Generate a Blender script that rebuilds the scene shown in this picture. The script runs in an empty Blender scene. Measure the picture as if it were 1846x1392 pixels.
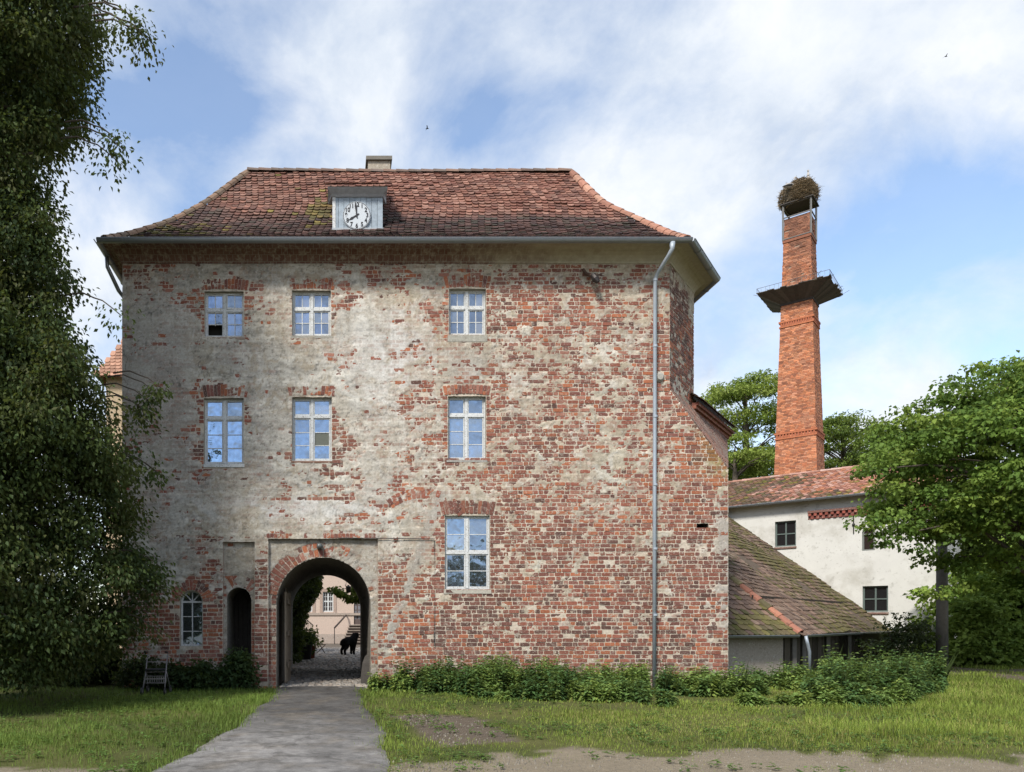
import bpy, bmesh, math, random
import numpy as np
from mathutils import Vector, Matrix, geometry

random.seed(7)
RNG = np.random.default_rng(7)
SC = bpy.context.scene
COL = SC.collection
rad = math.radians

# ------------------------------------------------------------------ camera
F, CX, HY, CH = 1369.0, 602.0, 1120.0, 1.62     # focal length in photo pixels, principal column, horizon row, eye height
cam_d = bpy.data.cameras.new('camera')
cam = bpy.data.objects.new('camera', cam_d)
COL.objects.link(cam)
cam.location = (0, 0, CH)
cam.rotation_euler = (rad(90), 0, 0)
cam_d.sensor_width = 36.0
cam_d.lens = F / 1846.0 * 36.0
cam_d.shift_x = (923.0 - CX) / 1846.0
cam_d.shift_y = (HY - 696.0) / 1846.0
cam_d.clip_start = 0.05
cam_d.clip_end = 3000
SC.camera = cam

# ------------------------------------------------------------------ light
SUN_DIR = Vector((-0.47, -0.67, 0.84)).normalized()      # towards the sun: veiled, high, front left
SUN_EL = math.asin(SUN_DIR.z)
SUN_AZ = math.atan2(SUN_DIR.x, SUN_DIR.y)
sun_d = bpy.data.lights.new('sun', 'SUN')
sun_d.energy = 2.0
sun_d.angle = rad(11)
sun_d.color = (1.0, 0.94, 0.85)
sun = bpy.data.objects.new('sun', sun_d)
COL.objects.link(sun)
sun.rotation_euler = (-SUN_DIR).to_track_quat('-Z', 'Y').to_euler()
sun.location = (-20, -20, 40)

SC.view_settings.view_transform = 'Standard'
SC.view_settings.look = 'None'
SC.view_settings.gamma = 1.0
SC.view_settings.exposure = 1.38
SC.cycles.max_bounces = 6
SC.cycles.diffuse_bounces = 3
SC.cycles.glossy_bounces = 2
SC.cycles.transmission_bounces = 3
SC.cycles.transparent_max_bounces = 4
SC.cycles.caustics_reflective = False
SC.cycles.caustics_refractive = False
try:
    SC.cycles.use_denoising = True
    SC.cycles.denoiser = 'OPENIMAGEDENOISE'
except Exception:
    pass


class NT:
    """small helper to write node trees"""
    def __init__(s, tree):
        s.t = tree

    def n(s, typ, **kw):
        nd = s.t.nodes.new(typ)
        for k, v in kw.items():
            if k == 'ins':
                for a, b in v.items():
                    if hasattr(b, 'is_linked') or hasattr(b, 'links'):
                        s.t.links.new(b, nd.inputs[a])
                    else:
                        nd.inputs[a].default_value = b
            else:
                setattr(nd, k, v)
        return nd

    def link(s, a, b):
        s.t.links.new(a, b)

    def math(s, op, a, b=0.0, c=None, clamp=False):
        nd = s.t.nodes.new('ShaderNodeMath')
        nd.operation = op
        nd.use_clamp = clamp
        for i, v in enumerate((a, b, c)):
            if v is None:
                continue
            if hasattr(v, 'links'):
                s.t.links.new(v, nd.inputs[i])
            else:
                nd.inputs[i].default_value = v
        return nd.outputs[0]

    def mix(s, fac, a, b, blend='MIX'):
        nd = s.t.nodes.new('ShaderNodeMix')
        nd.data_type = 'RGBA'
        nd.blend_type = blend
        for i, v in ((0, fac), (6, a), (7, b)):
            if hasattr(v, 'links'):
                s.t.links.new(v, nd.inputs[i])
            else:
                nd.inputs[i].default_value = v if i == 0 else (*v[:3], 1.0)
        return nd.outputs[2]

    def ramp(s, fac, stops):
        nd = s.t.nodes.new('ShaderNodeValToRGB')
        while len(nd.color_ramp.elements) < len(stops):
            nd.color_ramp.elements.new(0.5)
        for e, (p, c) in zip(nd.color_ramp.elements, stops):
            e.position = p
            e.color = (*c[:3], 1.0) if hasattr(c, '__len__') else (c, c, c, 1.0)
        s.t.links.new(fac, nd.inputs[0])
        return nd.outputs[0]

    def noise(s, vec, scale, detail=4.0, rough=0.55, dist=0.0, col=False):
        nd = s.t.nodes.new('ShaderNodeTexNoise')
        if vec is not None:
            s.t.links.new(vec, nd.inputs['Vector'])
        nd.inputs['Scale'].default_value = scale
        nd.inputs['Detail'].default_value = detail
        nd.inputs['Roughness'].default_value = rough
        nd.inputs['Distortion'].default_value = dist
        return nd.outputs[1 if col else 0]


# ------------------------------------------------------------------ sky
world = bpy.data.worlds.new('World')
SC.world = world
world.use_nodes = True
wt = NT(world.node_tree)
world.node_tree.nodes.clear()
w_out = wt.n('ShaderNodeOutputWorld')
w_bg = wt.n('ShaderNodeBackground')
sky = wt.n('ShaderNodeTexSky')
sky.sky_type = 'NISHITA'
sky.sun_disc = False
sky.sun_elevation = SUN_EL
sky.sun_rotation = SUN_AZ
sky.air_density = 1.0
sky.dust_density = 0.6
sky.ozone_density = 0.7
geo = wt.n('ShaderNodeTexCoord')
sep = wt.n('ShaderNodeSeparateXYZ')
wt.link(geo.outputs['Generated'], sep.inputs[0])
zc = wt.math('MAXIMUM', sep.outputs[2], 0.0)
den = wt.math('ADD', zc, 0.62)
cx = wt.math('DIVIDE', sep.outputs[0], den)
cy = wt.math('DIVIDE', sep.outputs[1], den)
comb = wt.n('ShaderNodeCombineXYZ')
wt.link(cx, comb.inputs[0])
wt.link(cy, comb.inputs[1])
off = wt.n('ShaderNodeVectorMath', operation='ADD')
wt.link(comb.outputs[0], off.inputs[0])
off.inputs[1].default_value = (40.5, 12.9, 1.2)
SKY_OFF = off
big = wt.noise(off.outputs[0], 2.3, 3.0, 0.5, 0.3)
fine = wt.noise(off.outputs[0], 6.5, 9.0, 0.60, 0.25)
shade = wt.noise(off.outputs[0], 5.5, 8.0, 0.62, 0.2)
cov = wt.math('ADD', wt.math('MULTIPLY', big, 0.72), wt.math('MULTIPLY', fine, 0.40))
# more haze towards the horizon
hz = wt.math('MULTIPLY', wt.math('SUBTRACT', 0.45, zc, clamp=True), 0.10)
cov = wt.math('ADD', cov, hz)
cfac = wt.ramp(cov, [(0.455, 0.08), (0.53, 0.5), (0.61, 0.97)])
nish = wt.n('ShaderNodeVectorMath', operation='SCALE')
wt.link(sky.outputs[0], nish.inputs[0])
nish.inputs['Scale'].default_value = 0.098
ccol = wt.ramp(shade, [(0.36, (0.255, 0.29, 0.345)), (0.50, (0.335, 0.358, 0.388)), (0.63, (0.39, 0.40, 0.413))])
skyc = wt.mix(cfac, nish.outputs[0], ccol)
wt.link(skyc, w_bg.inputs[0])
w_bg.inputs[1].default_value = 1.0
wt.link(w_bg.outputs[0], w_out.inputs[0])


# ------------------------------------------------------------------ helpers
def P(px, py, d):
    """photo pixel at depth d -> world point (used to measure the place)"""
    return Vector(((px - CX) * d / F, d, CH + (HY - py) * d / F))


def lk(o, parent=None):
    COL.objects.link(o)
    if parent is not None:
        o.parent = parent
    return o


def empty(name, loc=(0, 0, 0)):
    o = bpy.data.objects.new(name, None)
    o.location = loc
    return lk(o)


def tag(o, label=None, cat=None, group=None, kind=None):
    if label:
        o['label'] = label
    if cat:
        o['category'] = cat
    if group:
        o['group'] = group
    if kind:
        o['kind'] = kind
    return o


def mesh_np(name, verts, tris=None, quads=None, col=None, smooth=False):
    """fast mesh from numpy arrays, optional per-vertex colour attribute 'tint'"""
    me = bpy.data.meshes.new(name)
    nv = len(verts)
    me.vertices.add(nv)
    me.vertices.foreach_set('co', np.ascontiguousarray(verts, dtype=np.float32).ravel())
    parts, starts, totals = [], [], []
    off = 0
    for arr, k in ((quads, 4), (tris, 3)):
        if arr is None or len(arr) == 0:
            continue
        arr = np.asarray(arr, dtype=np.int32)
        parts.append(arr.ravel())
        starts.append(off + np.arange(len(arr), dtype=np.int32) * k)
        totals.append(np.full(len(arr), k, dtype=np.int32))
        off += arr.size
    li = np.concatenate(parts)
    me.loops.add(len(li))
    me.loops.foreach_set('vertex_index', li)
    st = np.concatenate(starts)
    me.polygons.add(len(st))
    me.polygons.foreach_set('loop_start', st)
    if smooth:
        me.polygons.foreach_set('use_smooth', np.ones(len(st), dtype=bool))
    me.update(calc_edges=True)
    if col is not None:
        c = np.ones((nv, 4), dtype=np.float32)
        c[:, :3] = col
        a = me.color_attributes.new('tint', 'FLOAT_COLOR', 'POINT')
        a.data.foreach_set('color', c.ravel())
    return me


class MB:
    """collects polygons (any size) with a colour per vertex"""
    def __init__(s):
        s.v, s.f, s.c = [], [], []

    def add(s, verts, faces, col=(1, 1, 1)):
        b = len(s.v)
        s.v.extend([tuple(p) for p in verts])
        s.f.extend([tuple(i + b for i in f) for f in faces])
        s.c.extend([col] * len(verts))
        return s

    def box(s, x0, x1, y0, y1, z0, z1, col=(1, 1, 1), M=None):
        p = [(x0, y0, z0), (x1, y0, z0), (x1, y1, z0), (x0, y1, z0), (x0, y0, z1), (x1, y0, z1), (x1, y1, z1), (x0, y1, z1)]
        if M is not None:
            p = [M @ Vector(q) for q in p]
        return s.add(p, [(0, 3, 2, 1), (4, 5, 6, 7), (0, 1, 5, 4), (1, 2, 6, 5), (2, 3, 7, 6), (3, 0, 4, 7)], col)

    def tube(s, pts, radii, n=8, col=(1, 1, 1), cap=True):
        pts = [Vector(p) for p in pts]
        if not hasattr(radii, '__len__'):
            radii = [radii] * len(pts)
        vs, fs = [], []
        up = None
        for i, p in enumerate(pts):
            a = pts[max(i - 1, 0)]
            b = pts[min(i + 1, len(pts) - 1)]
            t = (b - a).normalized()
            if up is None:
                up = Vector((0, 0, 1)) if abs(t.z) < 0.9 else Vector((0, 1, 0))
            e1 = t.cross(up).normalized()
            e2 = t.cross(e1).normalized()
            up = -e2 if False else up
            for k in range(n):
                q = 2 * math.pi * k / n
                vs.append(p + (e1 * math.cos(q) + e2 * math.sin(q)) * radii[i])
        for i in range(len(pts) - 1):
            for k in range(n):
                k2 = (k + 1) % n
                fs.append((i * n + k, i * n + k2, (i + 1) * n + k2, (i + 1) * n + k))
        if cap:
            fs.append(tuple(range(n - 1, -1, -1)))
            fs.append(tuple((len(pts) - 1) * n + k for k in range(n)))
        return s.add(vs, fs, col)

    def bar(s, a, b, w, h, col=(1, 1, 1), up=(0, 0, 1)):
        a, b = Vector(a), Vector(b)
        t = (b - a).normalized()
        u = Vector(up)
        if abs(t.dot(u)) > 0.95:
            u = Vector((0, 1, 0))
        e1 = t.cross(u).normalized() * (w / 2)
        e2 = e1.cross(t).normalized() * (h / 2)
        vs = [a - e1 - e2, a + e1 - e2, a + e1 + e2, a - e1 + e2, b - e1 - e2, b + e1 - e2, b + e1 + e2, b - e1 + e2]
        return s.add(vs, [(0, 1, 2, 3), (7, 6, 5, 4), (0, 4, 5, 1), (1, 5, 6, 2), (2, 6, 7, 3), (3, 7, 4, 0)], col)

    def lathe(s, prof, center, n=16, col=(1, 1, 1)):
        c = Vector(center)
        vs, fs = [], []
        for r, z in prof:
            for k in range(n):
                q = 2 * math.pi * k / n
                vs.append(c + Vector((r * math.cos(q), r * math.sin(q), z)))
        for i in range(len(prof) - 1):
            for k in range(n):
                k2 = (k + 1) % n
                fs.append((i * n + k, i * n + k2, (i + 1) * n + k2, (i + 1) * n + k))
        fs.append(tuple(range(n - 1, -1, -1)))
        fs.append(tuple((len(prof) - 1) * n + k for k in range(n)))
        return s.add(vs, fs, col)

    def ball(s, center, r, n=10, col=(1, 1, 1)):
        prof = []
        for i in range(n + 1):
            q = -math.pi / 2 + math.pi * i / n
            prof.append((max(r * math.cos(q), 1e-4), r * math.sin(q)))
        return s.lathe(prof, center, 2 * n, col)

    def build(s, name, mat, parent=None, smooth=False):
        me = bpy.data.meshes.new(name)
        me.from_pydata(s.v, [], s.f)
        if smooth:
            me.polygons.foreach_set('use_smooth', [True] * len(me.polygons))
        a = me.color_attributes.new('tint', 'FLOAT_COLOR', 'POINT')
        c = np.ones((len(s.v), 4), dtype=np.float32)
        if s.v:
            c[:, :3] = np.array(s.c)
        a.data.foreach_set('color', c.ravel())
        if mat is not None:
            me.materials.append(mat)
        o = bpy.data.objects.new(name, me)
        return lk(o, parent)


def obj(name, me, mat, parent=None):
    if mat is not None:
        me.materials.append(mat)
    return lk(bpy.data.objects.new(name, me), parent)


# ---- value noise
def _hash(ix, iy, seed):
    h = (ix.astype(np.int64) * 374761393 + iy.astype(np.int64) * 668265263 + seed * 974634721) & 0xFFFFFFFF
    h = ((h ^ (h >> 13)) * 1274126177) & 0xFFFFFFFF
    h = ((h ^ (h >> 15)) * 2246822519) & 0xFFFFFFFF
    return ((h ^ (h >> 16)) & 0xFFFFFF) / float(0x1000000)


def vnoise(x, y, seed=0):
    x, y = np.broadcast_arrays(np.asarray(x, float), np.asarray(y, float))
    ix, iy = np.floor(x), np.floor(y)
    fx_, fy_ = x - ix, y - iy
    fx_ = fx_ * fx_ * (3 - 2 * fx_)
    fy_ = fy_ * fy_ * (3 - 2 * fy_)
    a, b = _hash(ix, iy, seed), _hash(ix + 1, iy, seed)
    c, d = _hash(ix, iy + 1, seed), _hash(ix + 1, iy + 1, seed)
    return (a * (1 - fx_) + b * fx_) * (1 - fy_) + (c * (1 - fx_) + d * fx_) * fy_


def fbm(x, y, seed=0, octs=4, gain=0.55):
    s, a, t = 0.0, 1.0, 0.0
    x, y = np.asarray(x, float), np.asarray(y, float)
    for k in range(octs):
        s = s + a * vnoise(x * 2 ** k + 17.3 * k, y * 2 ** k - 9.1 * k, seed + k)
        t += a
        a *= gain
    return s / t


def _sh(ix, iy, seed):
    h = (ix * 374761393 + iy * 668265263 + seed * 974634721) & 0xFFFFFFFF
    h = ((h ^ (h >> 13)) * 1274126177) & 0xFFFFFFFF
    h = ((h ^ (h >> 15)) * 2246822519) & 0xFFFFFFFF
    return ((h ^ (h >> 16)) & 0xFFFFFF) / 16777216.0


def svn(x, y, seed=0):
    """scalar value noise"""
    ix, iy = math.floor(x), math.floor(y)
    a, b = x - ix, y - iy
    a, b = a * a * (3 - 2 * a), b * b * (3 - 2 * b)
    return (_sh(ix, iy, seed) * (1 - a) + _sh(ix + 1, iy, seed) * a) * (1 - b) + (_sh(ix, iy + 1, seed) * (1 - a) + _sh(ix + 1, iy + 1, seed) * a) * b


def sfbm(x, y, seed=0, octs=4, gain=0.55):
    s, a, t = 0.0, 1.0, 0.0
    for k in range(octs):
        s += a * svn(x * 2 ** k + 17.3 * k, y * 2 ** k - 9.1 * k, seed + k)
        t += a
        a *= gain
    return s / t


class Grid:
    """a field sampled once, then looked up"""
    def __init__(s, fn, u0, u1, v0, v1, st=.03):
        s.u0, s.v0, s.st = u0, v0, st
        U_, V_ = np.meshgrid(np.arange(u0, u1 + st, st), np.arange(v0, v1 + st, st))
        s.a = fn(U_, V_)
        s.a = s.a.tolist()
        s.nu, s.nv = U_.shape[1], U_.shape[0]

    def __call__(s, u, v):
        i = min(max(int((u - s.u0) / s.st + .5), 0), s.nu - 1)
        j = min(max(int((v - s.v0) / s.st + .5), 0), s.nv - 1)
        return s.a[j][i]


def uni(n, sd=0.125):
    """map an fbm value to roughly uniform 0..1"""
    return 1.0 / (1.0 + np.exp(-1.7 * (n - 0.5) / sd))


def pip(x, y, poly):
    """vectorised point in polygon"""
    x, y = np.asarray(x), np.asarray(y)
    r = np.zeros(np.broadcast(x, y).shape, dtype=bool)
    n = len(poly)
    for i in range(n):
        x0, y0 = poly[i]
        x1, y1 = poly[(i + 1) % n]
        if y0 == y1:
            continue
        c = ((y0 > y) != (y1 > y)) & (x < (x1 - x0) * (y - y0) / (y1 - y0) + x0)
        r ^= c
    return r


def scan(poly, z):
    xs = []
    n = len(poly)
    for i in range(n):
        x0, y0 = poly[i]
        x1, y1 = poly[(i + 1) % n]
        if (y0 > z) != (y1 > z):
            xs.append((x1 - x0) * (z - y0) / (y1 - y0) + x0)
    xs.sort()
    return [(xs[i], xs[i + 1]) for i in range(0, len(xs) - 1, 2)]


def subtract(ivs, cuts):
    for a, b in cuts:
        out = []
        for p, q in ivs:
            if b <= p or a >= q:
                out.append((p, q))
                continue
            if a > p:
                out.append((p, a))
            if b < q:
                out.append((b, q))
        ivs = out
    return ivs


def rect(x0, x1, z0, z1):
    return [(x0, z0), (x1, z0), (x1, z1), (x0, z1)]


def archpoly(cx, r, zs, z0, n=18, ry=None):
    ry = ry or r
    p = [(cx - r, z0), (cx + r, z0)]
    for i in range(n + 1):
        q = math.pi * i / n
        p.append((cx + r * math.cos(q), zs + ry * math.sin(q)))
    return p


class Frame:
    """a plane in space: local (u, v, n) -> world"""
    def __init__(s, O, U, V=(0, 0, 1), N=None):
        s.O, s.U, s.V = Vector(O), Vector(U).normalized(), Vector(V).normalized()
        s.N = Vector(N).normalized() if N is not None else s.U.cross(s.V).normalized()

    def __call__(s, u, v, n=0.0):
        return s.O + s.U * u + s.V * v + s.N * n

    def arr(s, u, v, n):
        return (np.array(s.O)[None] + np.outer(u, s.U) + np.outer(v, s.V) + np.outer(n, s.N))

    def mat(s):
        m = Matrix.Identity(4)
        for i in range(3):
            m[i][0], m[i][1], m[i][2], m[i][3] = s.U[i], s.V[i], s.N[i], s.O[i]
        return m


# ------------------------------------------------------------------ materials
MATS = {}


def new_mat(name):
    m = bpy.data.materials.new(name)
    m.use_nodes = True
    t = NT(m.node_tree)
    b = m.node_tree.nodes['Principled BSDF']
    MATS[name] = m
    return m, t, b


def tint_mat(name, rough=0.9, scale=18.0, amp=0.35, bump=0.3, bscale=None, bdist=0.01, speck=None, spec=0.3, attr=True, base=(1, 1, 1), metallic=0.0):
    """base colour = vertex tint, broken up by noise in object space"""
    m, t, b = new_mat(name)
    g = t.n('ShaderNodeNewGeometry')
    pos = g.outputs['Position']
    if attr:
        at = t.n('ShaderNodeAttribute', attribute_name='tint')
        c = at.outputs['Color']
    else:
        rgb = t.n('ShaderNodeRGB')
        rgb.outputs[0].default_value = (*base, 1)
        c = rgb.outputs[0]
    n1 = t.noise(pos, scale, 6.0, 0.65)
    lo, hi = 1.0 - amp, 1.0 + amp
    k = t.ramp(n1, [(0.25, lo), (0.75, hi)])
    kk = t.math('MULTIPLY', n1, 1.0)
    mul = t.n('ShaderNodeVectorMath', operation='MULTIPLY')
    v = t.math('ADD', t.math('MULTIPLY', t.math('SUBTRACT', n1, 0.5), 2.2 * amp), 1.0)
    cmb = t.n('ShaderNodeCombineXYZ')
    for i in range(3):
        t.link(v, cmb.inputs[i])
    t.link(c, mul.inputs[0])
    t.link(cmb.outputs[0], mul.inputs[1])
    c = mul.outputs[0]
    if speck:
        for (sc, lo_, hi_, colr, strength) in speck:
            n2 = t.noise(pos, sc, 5.0, 0.6)
            f = t.ramp(n2, [(lo_, 0.0), (hi_, strength)])
            c = t.mix(f, c, colr)
    t.link(c, b.inputs['Base Color'])
    b.inputs['Roughness'].default_value = rough
    b.inputs['Specular IOR Level'].default_value = spec
    b.inputs['Metallic'].default_value = metallic
    if bump:
        n3 = t.noise(pos, bscale or scale * 2.5, 6.0, 0.7)
        bn = t.n('ShaderNodeBump')
        bn.inputs['Strength'].default_value = bump
        bn.inputs['Distance'].default_value = bdist
        t.link(n3, bn.inputs['Height'])
        t.link(bn.outputs[0], b.inputs['Normal'])
    return m


def leaf_mat(name, trans=0.3, rough=0.5):
    m, t, b = new_mat(name)
    at = t.n('ShaderNodeAttribute', attribute_name='tint')
    c = at.outputs['Color']
    t.link(c, b.inputs['Base Color'])
    b.inputs['Roughness'].default_value = rough
    b.inputs['Specular IOR Level'].default_value = 0.12
    tr = t.n('ShaderNodeBsdfTranslucent')
    yl = t.mix(0.35, c, (0.22, 0.26, 0.03))
    t.link(yl, tr.inputs[0])
    mx = t.n('ShaderNodeMixShader')
    mx.inputs[0].default_value = trans
    t.link(b.outputs[0], mx.inputs[1])
    t.link(tr.outputs[0], mx.inputs[2])
    t.link(mx.outputs[0], m.node_tree.nodes['Material Output'].inputs[0])
    return m


M_BRICK = tint_mat('old brick', 0.92, 22, 0.38, 0.5, 70, 0.006,
                   speck=[(9.0, 0.56, 0.72, (0.42, 0.39, 0.33), 0.6), (30.0, 0.57, 0.68, (0.45, 0.40, 0.34), 0.6), (14.0, 0.66, 0.78, (0.05, 0.035, 0.03), 0.55)])
M_CBRICK = tint_mat('chimney brick', 0.92, 8, 0.35, 0.4, 60, 0.006, speck=[(3.0, 0.60, 0.8, (0.10, 0.05, 0.035), 0.5)])
M_PLASTER = tint_mat('lime plaster', 0.96, 19, 0.42, 0.8, 45, 0.014,
                     speck=[(8.0, 0.60, 0.70, (0.15, 0.125, 0.10), 0.5), (24.0, 0.60, 0.70, (0.11, 0.095, 0.08), 0.65), (13.0, 0.60, 0.70, (0.58, 0.56, 0.52), 0.6)])
M_TILE = tint_mat('clay tile', 0.85, 14, 0.4, 0.35, 60, 0.004, speck=[(7.0, 0.58, 0.72, (0.035, 0.03, 0.025), 0.6), (24.0, 0.62, 0.74, (0.26, 0.23, 0.15), 0.4)])
M_WHITEP = tint_mat('peeling white paint', 0.7, 30, 0.12, 0.35, 60, 0.004, attr=False, base=(0.56, 0.58, 0.59),
                    speck=[(38.0, 0.56, 0.64, (0.16, 0.14, 0.12), 0.85), (6.0, 0.52, 0.7, (0.38, 0.37, 0.34), 0.6)])
M_ZINC = tint_mat('zinc', 0.42, 5, 0.18, 0.1, 40, 0.002, attr=False, base=(0.24, 0.265, 0.29), spec=0.5, metallic=0.55)
M_PIPE = tint_mat('grey painted pipe', 0.5, 4, 0.15, 0.05, 40, 0.002, attr=False, base=(0.33, 0.38, 0.44), spec=0.5, metallic=0.2)
M_WOOD = tint_mat('weathered wood', 0.85, 9, 0.4, 0.5, 30, 0.006)
M_METAL = tint_mat('dark steel', 0.5, 20, 0.3, 0.15, 60, 0.002, spec=0.5, metallic=0.4)
M_PAINT = tint_mat('flat colour', 0.8, 20, 0.2, 0.2, 60, 0.003)
M_WHITEWALL = tint_mat('whitewash', 0.95, 1.6, 0.10, 0.4, 40, 0.008, attr=False, base=(0.58, 0.578, 0.55),
                       speck=[(0.7, 0.50, 0.66, (0.36, 0.345, 0.30), 0.6), (3.0, 0.58, 0.70, (0.30, 0.295, 0.26), 0.45), (12.0, 0.60, 0.70, (0.24, 0.225, 0.20), 0.45)])
M_LEAF = leaf_mat('leaf', 0.34)
M_LEAFL = leaf_mat('light leaf', 0.42)
M_GRASS = leaf_mat('grass blade', 0.3, 0.6)
M_BARK = tint_mat('bark', 0.95, 14, 0.45, 0.8, 30, 0.02, attr=False, base=(0.09, 0.075, 0.06))
M_STONE = tint_mat('stone', 0.9, 12, 0.35, 0.5, 50, 0.006)
M_FUR = tint_mat('black fur', 0.95, 60, 0.5, 0.9, 90, 0.02, attr=False, base=(0.006, 0.0055, 0.0055), spec=0.05)
M_DARK = tint_mat('dark interior', 0.95, 4, 0.2, 0.0, attr=False, base=(0.025, 0.024, 0.022))  # flat dark colour standing in for the shade of rooms behind glass


def glass_mat(name='old window glass', hi=.54, lo=.30, tint=(0.46, 0.64, 0.92)):
    m, t, b = new_mat(name)
    at = t.n('ShaderNodeAttribute', attribute_name='tint')
    t.link(at.outputs['Color'], b.inputs['Base Color'])
    b.inputs['Roughness'].default_value = 0.6
    gl = t.n('ShaderNodeBsdfGlossy')
    gl.inputs['Color'].default_value = (*tint, 1)
    gl.inputs['Roughness'].default_value = 0.03
    g = t.n('ShaderNodeNewGeometry')
    n3 = t.noise(g.outputs['Position'], 2.2, 2.0, 0.5)
    bn = t.n('ShaderNodeBump')
    bn.inputs['Strength'].default_value = 0.4
    bn.inputs['Distance'].default_value = 0.03
    t.link(n3, bn.inputs['Height'])
    t.link(bn.outputs[0], gl.inputs['Normal'])
    mx = t.n('ShaderNodeMixShader')
    dirt = t.ramp(t.noise(g.outputs['Position'], 7.0, 6.0, 0.7), [(0.35, hi), (0.75, lo)])
    t.link(dirt, mx.inputs[0])
    t.link(b.outputs[0], mx.inputs[1])
    t.link(gl.outputs[0], mx.inputs[2])
    t.link(mx.outputs[0], m.node_tree.nodes['Material Output'].inputs[0])
    return m


M_GLASS = glass_mat()
M_GLASSD = glass_mat('dim window glass', .46, .22, (0.40, 0.55, 0.82))
# ================================================================== the gatehouse
D0 = 18.5                                   # depth of the front wall


def fx(px):
    return (px - CX) * D0 / F


def fz(py):
    return CH + (HY - py) * D0 / F


def brick_prism(q, proud, T, back=-0.02, r=None):
    """a worn brick: quad q (4 local (u,v) corners, counter-clockwise) with nibbled corners, standing proud of the wall"""
    r = r or random
    pts = []
    for i in range(4):
        a, b, c = q[i - 1], q[i], q[(i + 1) % 4]
        for o, s in ((a, 1), (c, 1)):
            L = math.hypot(o[0] - b[0], o[1] - b[1]) + 1e-6
            k = min(r.uniform(0.004, 0.020), 0.3 * L) / L
            pts.append((b[0] + (o[0] - b[0]) * k + r.uniform(-.003, .003), b[1] + (o[1] - b[1]) * k + r.uniform(-.003, .003)))
    tu, tv = r.uniform(-.02, .02), r.uniform(-.03, .03)
    mu = sum(p[0] for p in q) / 4
    mv = sum(p[1] for p in q) / 4
    vs = []
    for (u, v) in pts:
        vs.append(T(mu + (u - mu) * 0.985, mv + (v - mv) * 0.96, proud + (u - mu) * tu + (v - mv) * tv + r.uniform(-.0015, .0015)))
    for (u, v) in pts:
        vs.append(T(u, v, back))
    fs = [tuple(range(8))] + [(i + 8, (i + 1) % 8 + 8, (i + 1) % 8, i) for i in range(8)]
    return vs, fs


def lay_bricks(out, T, outline, holes, z0, z1, tint, keep, course=0.1, joint=0.017, lens=(0.262, 0.128), warp=None, proud=0.0115):
    """courses of bricks in the free runs of a wall; out collects (score, verts, faces, colour)"""
    i = 0
    z = z0
    while z < z1 - 0.03:
        ivs = scan(outline, z + course * 0.5)
        cuts = []
        for h in holes:
            cuts += scan(h, z + course * 0.5)
        ivs = subtract(ivs, cuts)
        k = i % 2
        for a, b in ivs:
            if b - a < 0.05:
                continue
            x = a
            first = True
            while x < b - 0.03:
                L = lens[k % 2] * random.uniform(0.93, 1.05)
                if random.random() < 0.12:
                    k += 1
                if first and i % 2:
                    L *= 0.75
                first = False
                e = x + L
                if b - e < 0.07:
                    e = b
                w = warp((x + e) / 2) if warp else 0.0
                wob = random.uniform(-.004, .004)
                lo, hi = z + w + joint / 2 + wob, z + w + course - joint / 2 + wob
                q = [(x + joint / 2, lo), (e - joint / 2, lo), (e - joint / 2, hi), (x + joint / 2, hi)]
                p = proud + random.gauss(0, 0.0042)
                sc = keep((x + e) / 2, (lo + hi) / 2, p, e - x)
                if sc > 0 and e - x > 0.04:
                    vs, fs = brick_prism(q, p, T)
                    out.append((sc, vs, fs, tint((x + e) / 2, (lo + hi) / 2)))
                x = e
                k += 1
        z += course
        i += 1


def emit_bricks(out, parent, mat, name, mass_name, limit=300):
    out.sort(key=lambda t: -t[0])
    for k, (s, vs, fs, c) in enumerate(out[:limit]):
        MB().add(vs, fs, c).build(name, mat, parent)
    if len(out) > limit:
        m = MB()
        for s, vs, fs, c in out[limit:]:
            m.add(vs, fs, c)
        o = m.build(mass_name, mat, parent)
        o['kind'] = 'stuff'


def relief(name, T, outline, holes, tfun, cfun, step, mat, parent, noshift=False):
    """plaster / mortar coat as a fine height field that bricks stick out of"""
    us = [p[0] for p in outline]
    vs_ = [p[1] for p in outline]
    u = np.arange(min(us), max(us) + step * 0.5, step)
    v = np.arange(min(vs_), max(vs_) + step * 0.5, step)
    UU, VV = np.meshgrid(u, v)
    t = tfun(UU, VV)
    c = cfun(UU, VV, t)
    cu, cv = (UU[:-1, :-1] + step / 2), (VV[:-1, :-1] + step / 2)
    ok = pip(cu, cv, outline)
    for h in holes:
        ok &= ~pip(cu, cv, h)
    nu = len(u)
    jj, ii = np.nonzero(ok)
    a = jj * nu + ii
    quads = np.stack([a, a + 1, a + nu + 1, a + nu], 1)
    used = np.unique(quads)
    remap = np.full(UU.size, -1, dtype=np.int64)
    remap[used] = np.arange(len(used))
    quads = remap[quads]
    ju = (vnoise(UU * 57, VV * 57, 91) - .5) * step * 0.5
    jv = (vnoise(UU * 57, VV * 57, 92) - .5) * step * 0.5
    verts = T.arr((UU + ju).ravel()[used], (VV + jv).ravel()[used], t.ravel()[used])
    me = mesh_np(name, verts, quads=quads, col=c.reshape(-1, 3)[used], smooth=True)
    o = obj(name, me, mat, parent)
    o['kind'] = 'stuff'
    return o


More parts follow.
